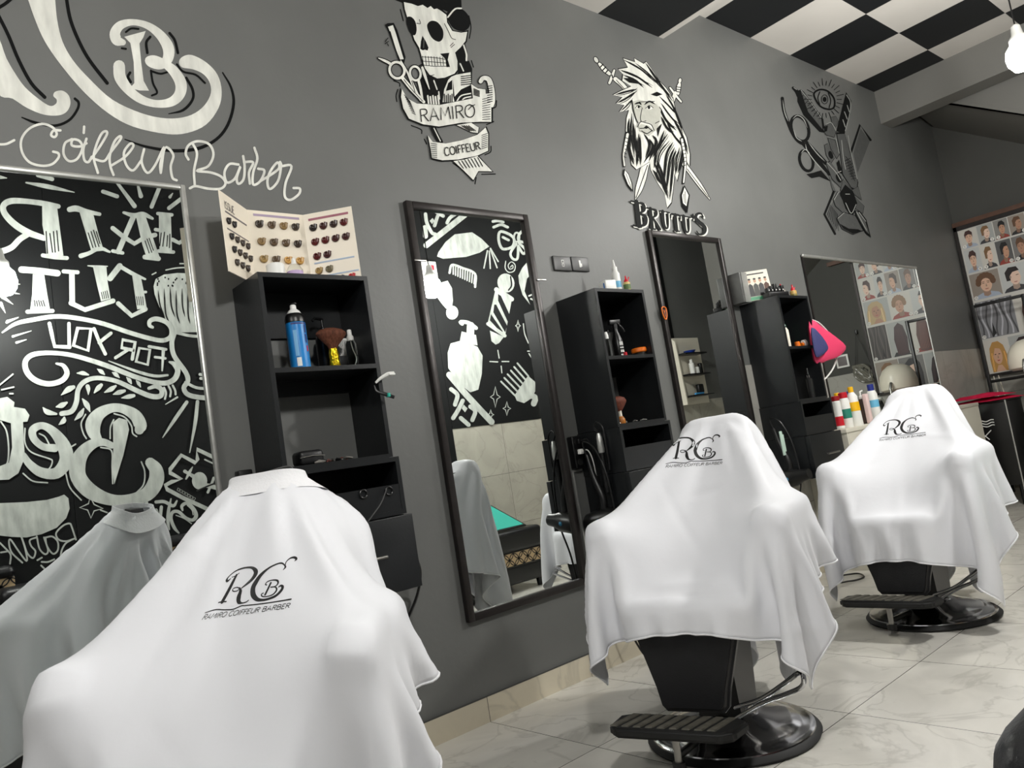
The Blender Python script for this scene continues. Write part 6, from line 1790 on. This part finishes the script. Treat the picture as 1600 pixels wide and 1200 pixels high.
def towel(label, cx, cy, z0, L, D, th, m, rz, seed):
    rng = np.random.RandomState(seed)
    t = thing('folded_towel', label, 'towel', (cx, cy, z0), rz)
    nx, ny = 15, 9
    top, bot = [], []
    for i in range(nx):
        for j in range(ny):
            u, v = i/(nx-1), j/(ny-1)
            e = min(1, 5*min(u, 1-u)+0.15)*min(1, 4*min(v, 1-v)+0.2)
            h = th*e*(0.75+0.25*math.sin(u*9+seed)*math.cos(v*5)+0.12*rng.rand())
            top.append(((u-.5)*L, (v-.5)*D+0.01*math.sin(u*7), h))
            bot.append(((u-.5)*L, (v-.5)*D+0.01*math.sin(u*7), 0.0))
    mb = MB()
    n = nx*ny
    fs_ = []
    for i in range(nx-1):
        for j in range(ny-1):
            a = i*ny+j
            fs_.append((a, a+ny, a+ny+1, a+1))
            fs_.append((n+a, n+a+1, n+a+ny+1, n+a+ny))
    ring = [j for j in range(ny)]+[i*ny+ny-1 for i in range(1, nx)]+[(nx-1)*ny+j for j in range(ny-2, -1, -1)]+[i*ny for i in range(nx-2, 0, -1)]
    for a, b_ in zip(ring, ring[1:]+ring[:1]): fs_.append((a, b_, n+b_, n+a))
    mb.add(top+bot, fs_, m, True)
    mb.build('cloth', t)
    return t
towel('crimson towel folded on the black trolley, lowest of the pile', 7.3, -0.27, 0.859, 0.46, 0.34, 0.03, m_towel, R_(58), 1)
towel('crimson towel folded on the black trolley, uppermost of the pile', 7.25, -0.25, 0.893, 0.42, 0.28, 0.035, m_towel, R_(62), 2)
towel('dark towel folded on the tall black unit at the frame edge', 7.72, -0.62, 0.872, 0.3, 0.22, 0.05, m_rubber, R_(80), 3)

# pink bag hanging on the right side of the third cabinet, with a navy cap over it
def pillow(name, parent, pts, Y, th, m):
    """a soft flat shape traced at depth Y: rim + bulged front and back"""
    P = [np.array(at(px, py, 1, Y)) for px, py in pts]
    P = spline(P, 3, True)
    c = np.mean(P, 0)
    mb = MB()
    n = len(P)
    vs = []
    R = ((1.0, 0.0), (0.93, 0.55), (0.75, 0.85), (0.4, 1.0))
    for sg in (-1, 1):
        for r, h in R:
            for p in P: vs.append(tuple(c+(p-c)*r+np.array([0, sg*h*th/2, 0])))
    fs_ = []
    for sgi in range(2):
        o = sgi*4*n
        for r in range(3):
            for k in range(n): fs_.append((o+r*n+k, o+r*n+(k+1) % n, o+(r+1)*n+(k+1) % n, o+(r+1)*n+k))
        fs_.append(tuple(o+3*n+k for k in range(n)))
    mb.add(vs, fs_, m, True)
    for k in range(n): mb.f.append([k, (k+1) % n, 4*n+(k+1) % n, 4*n+k]); mb.m.append(0); mb.sm.append(True)
    return mb.build(name, parent)
pb = thing('pink_bag', 'pink cloth bag hanging on the right side of the third cabinet', 'bag', (0, 0, 0))
pillow('bag_body', pb, [(1264, 500), (1280, 510), (1300, 524), (1320, 542), (1312, 556), (1292, 564), (1276, 568), (1270, 545)], -0.25, 0.06, mat('pink_cloth', rgb(226, 60, 104), 0.7, bump=0.2, bscale=40))
nc = thing('navy_cap', 'dark blue cloth cap hanging over the pink bag', 'cap', (0, 0, 0))
pillow('crown', nc, [(1268, 512), (1280, 522), (1290, 536), (1293, 546), (1286, 554), (1276, 558), (1271, 540)], -0.295, 0.03, mat('navy_cloth', rgb(58, 60, 110), 0.75, bump=0.2, bscale=60))
wc = thing('power_cable', 'white cable looping out from behind the pink bag', 'cord', (0, 0, 0))
MB().tube([at(*p, 1, -0.215) for p in ((1266, 499), (1280, 505), (1296, 522), (1306, 540), (1308, 556), (1302, 575), (1292, 589), (1286, 594))], 0.005, m_white, 8, smoothp=5).build('cable', wc)

# ------------------------------------------------------------------ wall fittings, cables, dryers
def plate(px0, py0, px1, py1, label, kind):
    A, B = at(px0, py0, 1, 0), at(px1, py1, 1, 0)
    t = thing('wall_socket' if kind else 'wall_switch', label, 'socket' if kind else 'switch', ((A[0]+B[0])/2, 0, (A[2]+B[2])/2))
    wv, hv = abs(B[0]-A[0])/2, 0.037
    MB().rbox((-wv, -0.012, -hv), (wv, -0.001, hv), mat('graphite_plate', rgb(74, 74, 74), 0.4, metal=0.3), 0.004).build('plate', t)
    if kind:
        for dz in (-0.009, 0.009): MB().rbox((-0.008, -0.0135, dz-0.008), (0.008, -0.0118, dz+0.008), m_white, 0.001).rbox((-0.005, -0.0142, dz-0.005), (0.005, -0.0133, dz+0.005), m_black, 0.001).build('outlet', t)
    else:
        MB().rbox((-0.012, -0.014, -0.018), (0.0, -0.0118, 0.018), m_white, 0.001).rbox((0.0, -0.014, -0.014), (0.008, -0.0118, 0.002), m_white, 0.001).build('rocker', t)
plate(863, 412, 890, 413, 'dark socket plate on the wall, left of the pair above the second cabinet', True)
plate(891.5, 413, 917.5, 414, 'dark switch plate on the wall, right of the pair above the second cabinet', False)
ps = thing('power_strip', 'black power strip on the wall beside the second cabinet', 'power strip', (2.595, 0, 0.99))
MB().rbox((-0.026, -0.04, -0.075), (0.026, -0.001, 0.075), m_black, 0.005).build('body', ps)
for k in range(3): MB().lathe([(0.016, 0), (0.016, 0.004)], m_rubber, 14, M=Matrix.Translation((0, -0.04, -0.048+0.048*k)) @ Matrix.Rotation(R_(90), 4, 'X')).build('outlet', ps)
MB().rbox((-0.012, -0.066, 0.036), (0.012, -0.0445, 0.06), m_black, 0.004).tube([(0, -0.066, 0.048), (0.02, -0.09, 0.05), (0.034, -0.10, 0.0), (0.034, -0.11, -0.12), (0.03, -0.10, -0.25)], 0.0028, m_black, 6, smoothp=5).build('plug', ps)
MB().rbox((-0.012, -0.066, -0.012), (0.012, -0.0445, 0.012), m_white, 0.004).tube([(0, -0.066, 0.0), (0.018, -0.085, 0.0), (0.03, -0.095, -0.06), (0.028, -0.1, -0.2)], 0.0028, m_white, 6, smoothp=5).build('plug', ps)
tk = thing('cable_trunking', 'pale metal channel frame on the wall under the power strip', 'cable trunking', (2.60, 0, 0.5))
MB().rbox((-0.035, -0.012, 0), (-0.025, -0.001, 0.40), m_alu, 0.002).build('upright', tk)
MB().rbox((-0.035, -0.012, 0.40), (0.03, -0.001, 0.41), m_alu, 0.002).build('crossbar', tk)
ps = thing('power_strip', 'black power strip beside the silver framed mirror, behind the nearest cape', 'power strip', (1.025, 0, 1.02))
MB().rbox((-0.024, -0.04, -0.09), (0.024, -0.001, 0.09), m_black, 0.005).build('body', ps)
for k in range(3):
    MB().rbox((-0.012, -0.07, 0.045-0.05*k), (0.014, -0.0395, 0.067-0.05*k), (m_black, m_black, m_white)[k], 0.004).tube([(0, -0.068, 0.056-0.05*k), (-0.02, -0.1, 0.05-0.05*k), (-0.055, -0.09, -0.01-0.06*k), (-0.06, -0.07, -0.12-0.05*k)], 0.004, m_black, 6, smoothp=5).build('plug', ps)
def cable(label, pts, r=0.004, m=m_black, smoothp=6):
    t = thing('cable', label, 'cable', (0, 0, 0))
    MB().tube(pts, r, m, 8, smoothp=smoothp).build('cable_run', t)
    return t
cable('thin grey wire hanging in front of the first cabinet\'s drawers', [at(*p, 1, y) for p, y in (((604, 764), -0.256), ((596, 785), -0.264), ((586, 800), -0.268), ((575, 815), -0.27))], 0.0022, mat('grey_wire', rgb(70, 70, 70), 0.5))
cable('black cable hanging down the wall from the first cabinet\'s drawers', [at(*p, 1, y) for p, y in (((640, 830), -0.14), ((650, 868), -0.14), ((657, 895), -0.1), ((653, 925), -0.03), ((640, 960), -0.012), ((622, 1000), -0.012), ((610, 1040), -0.012))], 0.005)
cable('grey wire running behind the first cabinet\'s bottom shelf', [at(*p, 1, -0.262) for p in ((395, 748), (420, 737), (447, 729), (456, 731), (458, 740))], 0.003, mat('grey_wire', rgb(70, 70, 70), 0.5))
cable('black cables curling on the floor by the skirting behind the middle chair', [(2.62, -0.10, 0.30), (2.66, -0.14, 0.1), (2.72, -0.16, 0.012), (2.85, -0.14, 0.008), (2.9, -0.08, 0.008)], 0.005)
cable('second black cable by the skirting behind the middle chair', [(2.66, -0.06, 0.30), (2.71, -0.1, 0.12), (2.80, -0.10, 0.014), (2.95, -0.12, 0.008)], 0.005)
cable('black cable trailing on the floor beside the furthest chair', [(4.22, -0.2, 0.5), (4.2, -0.22, 0.25), (4.25, -0.26, 0.04), (4.35, -0.3, 0.008), (4.45, -0.34, 0.008), (4.55, -0.26, 0.008), (4.5, -0.18, 0.008)], 0.005)
def hair_dryer(label, loc, drop=0.3, rz=0.0, glint=True):
    """hangs nozzle up from a wire holder on a cabinet side"""
    t = thing('hair_dryer', label, 'hair dryer', loc, rz)
    MB().lathe([(0.03, -0.12), (0.046, -0.10), (0.052, -0.04), (0.05, 0.03), (0.034, 0.08), (0.03, 0.12)], m_black, 24, M=Matrix.Rotation(R_(82), 4, 'X')).build('barrel', t)
    MB().tube([(0, 0.0, 0.03), (0, -0.005, 0.10), (0, 0.03, 0.2), (0, 0.05, 0.30)], [0.02, 0.017, 0.014, 0.01], m_black, 12, smoothp=4).build('handle', t)
    MB().tube([(0, 0.05, 0.29), (-0.004, 0.06, 0.36), (0.0, 0.0, 0.33), (0.0, -0.05, 0.2), (0.0, -0.06, 0.0), (0.0, -0.02, -0.15), (0.0, 0.0, -0.3)], 0.0045, m_black, 8, smoothp=6).build('power_cord', t)
    MB().ell((-0.045, 0.0, 0.0), (0.012, 0.014, 0.012), plain('blue_badge', 40, 120, 160, 0.4), seg=10, rings=6).build('badge', t)
    return t
hair_dryer('black hair dryer hanging on the side of the third cabinet, between two capes', (4.175, -0.165, 0.64))
hair_dryer('black hair dryer hanging on the side of the second cabinet, seen in the tall mirror', (2.60, -0.135, 0.67))
cp = thing('curling_iron', 'grey nozzled tool hanging by its looped cord on the second cabinet\'s side', 'curling iron', (2.618, -0.163, 0.99))
MB().lathe([(0.014, -0.02), (0.016, 0.0), (0.014, 0.05), (0.008, 0.07)], m_alu, 14).build('grip', cp)
MB().tube([(0, 0, -0.02), (0, 0.002, -0.1), (0, 0.004, -0.2)], [0.012, 0.013, 0.012], m_black, 12).build('barrel', cp)
MB().tube([(0, 0, 0.07), (0, 0.02, 0.10), (0, 0.0, 0.12), (0, -0.03, 0.09), (0, -0.035, 0.0), (0, -0.03, -0.1)], 0.004, m_black, 8, smoothp=6).build('power_cord', cp)
hk = thing('shield_tag', 'orange shield shaped tag on the left edge of the narrow mirror', 'tag', tuple(at(1038.5, 489, 1, -0.03)))
MB().tube([(-0.018, 0, 0.026), (0, 0, 0.034), (0.018, 0, 0.026), (0.016, 0, -0.012), (0, 0, -0.036), (-0.016, 0, -0.012)], 0.0035, m_orange, 8, closed=True, smoothp=4).build('rim', hk)
MB().tube([(0, -0.001, -0.02), (0, -0.001, 0.0), (0.008, -0.001, 0.018)], 0.002, m_orange, 6).tube([(0, -0.001, 0.0), (-0.008, -0.001, 0.018)], 0.002, m_orange, 6).build('mark', hk)
MB().prism([(-0.017, 0.025), (0.017, 0.025), (0.015, -0.012), (0, -0.034), (-0.015, -0.012)], 1, -0.001, 0.001, m_black).build('plate', hk)
tb_ = thing('plastic_comb', 'pale green plastic comb sticking up behind the middle cape', 'comb', tuple(at(1222, 690, 1, -0.2)))
MB().rbox((-0.012, -0.004, -0.08), (0.012, 0.004, 0.06), plain('pale_green_plastic', 190, 214, 200, 0.4), 0.003).build('spine', tb_)
MB().rbox((0.012, -0.003, -0.06), (0.026, 0.003, 0.04), plain('pale_green_plastic', 190, 214, 200, 0.4), 0.002).build('teeth', tb_)

# ------------------------------------------------------------------ the waiting side of the room, seen in the mirrors
m_band = plain('beige_vinyl', 206, 178, 138, 0.5)
def petal_band(parent, x0, x1, y, z0, z1, s=1):
    """beige strip with black overlapping rings"""
    MB().box((x0, min(y, y+0.003*s), z0), (x1, max(y, y+0.003*s), z1), m_band).build('band', parent)
    r = (z1-z0)*0.5
    mb = MB()
    k = 0
    xx = x0
    def ring(cx, cz):
        n = 28
        vs, fs_ = [], []
        for i in range(n+1):
            a = 2*math.pi*i/n
            for rr in (r*0.86, r*1.02):
                vs.append((min(max(cx+rr*math.cos(a), x0), x1), y+0.0042*s, min(max(cz+rr*math.sin(a), z0), z1)))
        for i in range(n): fs_.append((2*i, 2*i+1, 2*i+3, 2*i+2))
        mb.add(vs, fs_, m_ink)
    while xx < x1+r:
        ring(xx, (z0+z1)/2)
        ring(xx, z0-r*0.0-r)
        ring(xx+r, z0)
        ring(xx+r, z1)
        xx += 2*r
        k += 1
    mb.build('ring_pattern', parent, auto=False, fix=False)
def sofa(x0, x1, label, arm_right=True, arm_left=False, seat_m=m_leather):
    t = thing('waiting_sofa', label, 'sofa', ((x0+x1)/2, YO+0.03, 0))
    h = (x1-x0)/2
    MB().rbox((-h+0.005, 0.02, 0.08), (h-0.005, 0.66, 0.30), m_leather, 0.03).build('base', t)
    MB().rbox((-h+0.01, 0.18, 0.30), (h-0.01, 0.68, 0.44), seat_m, 0.05).build('seat', t)
    MB().rbox((-h, 0.0, 0.30), (h, 0.13, 0.72), m_leather, 0.03).build('backrest', t)
    MB().rbox((-h, 0.0, 0.80), (h, 0.15, 0.872), m_leather, 0.035).build('back_roll', t)
    MB().rbox((-h+0.002, 0.0, 0.70), (h-0.002, 0.128, 0.815), m_leather, 0.01).build('back_core', t)
    petal_band(t, -h+0.004, h-0.004, 0.128, 0.715, 0.805)
    for sg, on_ in ((1, arm_right), (-1, arm_left)):
        if on_: MB().rbox((sg*h-0.115 if sg > 0 else -h-0.1, 0.0, 0.08), (sg*h+0.1 if sg > 0 else -h+0.115, 0.395, 0.757), m_leather, 0.045, seg=4).build('armrest', t)
    for dx in (-h+0.08, h-0.08):
        for dy in (0.08, 0.56): MB().lathe([(0.02, 0.0), (0.026, 0.085)], m_black, 12, c=(dx, dy, 0)).build('leg', t)
    return t
sofa(-1.2, 0.72, 'black waiting sofa with a petal patterned band, its rounded arm at the bottom right corner')
sofa(1.32, 3.34, 'second black waiting sofa with a petal patterned band, seen in the mirrors', arm_right=False, seat_m=mat('maroon_leatherette', rgb(70, 30, 34), 0.4, spec=0.5))
ot = thing('ottoman', 'black ottoman with a petal patterned band, a teal cloth on its top', 'ottoman', (3.80, -2.36, 0))
MB().rbox((-0.40, -0.25, 0.06), (0.40, 0.25, 0.2), m_leather, 0.02).build('base', ot)
MB().rbox((-0.40, -0.248, 0.19), (0.40, 0.248, 0.31), m_leather, 0.004).build('core', ot)
MB().rbox((-0.41, -0.26, 0.30), (0.41, 0.26, 0.47), m_leather, 0.035).build('top', ot)
petal_band(ot, -0.398, 0.398, 0.248, 0.203, 0.298)
for dx in (-0.35, 0.35):
    for dy in (-0.2, 0.2): MB().lathe([(0.025, 0.0), (0.03, 0.065)], m_black, 12, c=(dx, dy, 0)).build('leg', ot)
tt = thing('teal_mat', 'teal mat with a dark border propped on the ottoman', 'mat', (3.74, -2.13, 0.474))
tt.rotation_euler = (R_(-24), 0, 0)
MB().rbox((-0.33, -0.47, 0), (0.33, 0.0, 0.012), m_black, 0.004).build('border', tt)
MB().box((-0.312, -0.452, 0.012), (0.312, -0.018, 0.0135), m_teal).build('surface', tt)
MB().rbox((-0.2, -0.41, -0.16), (0.2, -0.36, 0.0), m_black, 0.01).build('prop', tt)
# corner shelf reflected in the narrow mirror
ws = thing('corner_shelf', 'cream shelf unit with three black shelves on the opposite wall', 'shelf', (7.42, YO+0.013, 1.30))
MB().box((-0.27, 0.001, 0.0), (0.25, 0.02, 0.77), m_cream).build('back_board', ws)
MB().prism([(0.021, 0.0), (0.09, 0.0), (0.07, 0.72), (0.021, 0.77)], 0, -0.27, -0.252, m_cream).build('side_board', ws)
for k, zz in enumerate((0.08, 0.32, 0.56)):
    MB().rbox((-0.252, 0.021, zz), (0.16, 0.17, zz+0.016), m_black, 0.003).build('shelf', ws)
shx = 7.42
bottle('blue_dish', 'blue dish on the top shelf of the cream shelf unit', 'dish', (shx-0.05, YO+0.1, 1.877), [('body', [(0.05, 0), (0.07, 0.03), (0.066, 0.03), (0.048, 0.006)], plain('royal_blue_plastic', 30, 60, 150, 0.4))])
bottle('white_spray', 'white spray bottle on the middle shelf of the cream shelf unit', 'bottle', (shx-0.06, YO+0.1, 1.637), [('body', cyl(0.03, 0, 0.13, 0.006), m_white), ('cap', cyl(0.018, 0.13, 0.17), m_white)])
bottle('white_jar', 'white jar beside the spray bottle on the cream shelf unit', 'jar', (shx+0.03, YO+0.1, 1.637), [('body', cyl(0.026, 0, 0.08, 0.006), m_white)])
bottle('black_clipper', 'black clipper on the middle shelf of the cream shelf unit', 'clipper', (shx+0.1, YO+0.1, 1.637), [('body', MB().rbox((-0.025, -0.02, 0), (0.025, 0.02, 0.12), m_black, 0.01), None)])
bottle('black_clipper', 'black clipper on the lowest shelf of the cream shelf unit', 'clipper', (shx+0.02, YO+0.1, 1.397), [('body', MB().rbox((-0.05, -0.025, 0.02), (0.05, 0.025, 0.12), m_black, 0.015), None)])
bottle('blue_razor', 'light blue razor on the lowest shelf of the cream shelf unit', 'razor', (shx-0.05, YO+0.13, 1.397), [('body', MB().rbox((-0.08, -0.012, 0), (0.08, 0.012, 0.022), plain('light_blue_plastic', 70, 160, 220, 0.4), 0.006), None)])
# sample board, framed opening beside it
sb = thing('sample_board', 'narrow cream board of hair samples on the wall opposite the second cabinet', 'sample board', (5.05, YO+0.013, 0))
MB().box((-0.06, 0, 1.02), (0.16, 0.012, 1.62), m_cream).build('board', sb)
for k in range(5):
    for c in range(2): MB().rbox((-0.035+0.08*c, 0.012, 1.10+0.1*k), (-0.005+0.08*c, 0.024, 1.15+0.1*k), (m_black, mat('hair_b2', rgb(70, 50, 40), 0.5))[(k+c) % 2] if k else m_red, 0.006).build('sample', sb)
dr = thing('glass_cabinet', 'narrow framed cabinet with pale tiles and a paper roll, seen in the tall mirror', 'cabinet', (5.25, YO+0.01, 0))
MB().box((-0.2, 0, 0.02), (0.35, 0.012, 0.97), m_cream).build('back_board', dr)
for lo, hi in (((-0.22, 0, 0.0), (-0.195, 0.03, 0.98)), ((0.345, 0, 0.0), (0.37, 0.03, 0.98)), ((-0.24, 0, 0.98), (0.39, 0.04, 1.01))): MB().box(lo, hi, m_frame).build('frame_rail', dr)
MB().box((-0.19, 0.013, 0.45), (0.34, 0.03, 0.70), m_melamine).build('dark_panel', dr)
MB().lathe([(0.06, 0), (0.06, 0.1), (0.02, 0.1)], m_white, 20, M=Matrix.Translation((-0.02, 0.02, 0.36)) @ Matrix.Rotation(R_(-90), 4, 'X')).build('paper_roll', dr)
# bag and switch on the far wall, seen in the wide mirror
sw = thing('wall_switch', 'white framed switch on the far wall, seen in the wide mirror below the pink bag', 'switch', (XE, -1.36, 1.49))
MB().rbox((-0.02, -0.07, -0.07), (-0.001, 0.07, 0.07), m_white, 0.004).build('plate', sw)
MB().rbox((-0.024, -0.05, -0.05), (-0.019, 0.05, 0.05), m_grey, 0.002).build('rocker', sw)
hbg = thing('net_bag', 'crumpled grey translucent bag hanging on the far wall beside the poster', 'bag', (XE-0.012, -1.15, 1.30))
rng = np.random.RandomState(2)
mb = MB()
for k in range(9):
    a = k*0.7
    mb.tube([(-0.03-0.03*rng.rand(), 0.10*math.cos(t+a)*(0.7+0.3*rng.rand()), 0.02+0.09*math.sin(t+a*0.6)) for t in np.linspace(0, 5.5, 14)], 0.012, mat('grey_film', rgb(120, 118, 108), 0.25, spec=0.7), 6, smoothp=3)
mb.build('pouch', hbg)
MB().tube([(-0.02, -0.08, 0.1), (-0.015, 0.0, 0.45), (-0.02, 0.09, 0.1)], 0.004, m_black, 6).build('strap', hbg)
MB().rbox((-0.02, -0.012, 0.44), (0.0, 0.012, 0.49), m_black, 0.004).build('hook', hbg)
el = thing('emergency_light', 'white box with a red mark above the bulb reflected in the tall mirror', 'emergency light', (3.88, YO+0.0135, 2.72))
MB().rbox((-0.13, 0, -0.08), (0.13, 0.05, 0.08), m_white, 0.008).build('housing', el)
MB().box((0.04, 0.05, 0.0), (0.1, 0.0512, 0.045), m_red).build('red_mark', el)
hz = thing('wire_bundle', 'loose pale wires hanging below the poster frame', 'wires', (0, 0, 0))
MB().tube([(8.15, -0.10, 1.06), (8.1, -0.12, 0.9), (8.12, -0.1, 0.7), (8.1, -0.14, 0.3)], 0.004, m_cream, 6, smoothp=5).build('wire', hz)
MB().tube([(8.15, -0.14, 1.06), (8.05, -0.19, 0.85), (8.02, -0.22, 0.6)], 0.004, m_cream, 6, smoothp=5).build('wire', hz)

# ------------------------------------------------------------------ repeats share a group phrase
GROUPS = {'barber_chair': 'barber chairs along the mirrors', 'barber_cape': 'white capes over the barber chairs', 'shelf_cabinet': 'black shelf cabinets on the wall', 'wall_mirror': 'mirrors along the wall', 'pendant_lamp': 'pendant bulbs',
          'shampoo_bottle': 'bottles on the white counter', 'waiting_sofa': 'waiting sofas', 'folded_towel': 'folded towels at the far end', 'power_strip': 'power strips on the wall', 'wall_mural': 'painted wall murals', 'neck_brush': 'neck brushes on the cabinets',
          'tool_tumbler': 'tumblers of styling tools', 'hair_dryer': 'hair dryers on the cabinet sides', 'cable': 'loose cables', 'glue_bottle': 'small red spouted bottles', 'hair_clip': 'sectioning clips on the first cabinet', 'mist_bottle': 'mist bottles on the shelves'}
for o in list(SC.objects):
    base = o.name.split('.')[0]
    if o.parent is None and base in GROUPS and 'group' not in o: o['group'] = GROUPS[base]
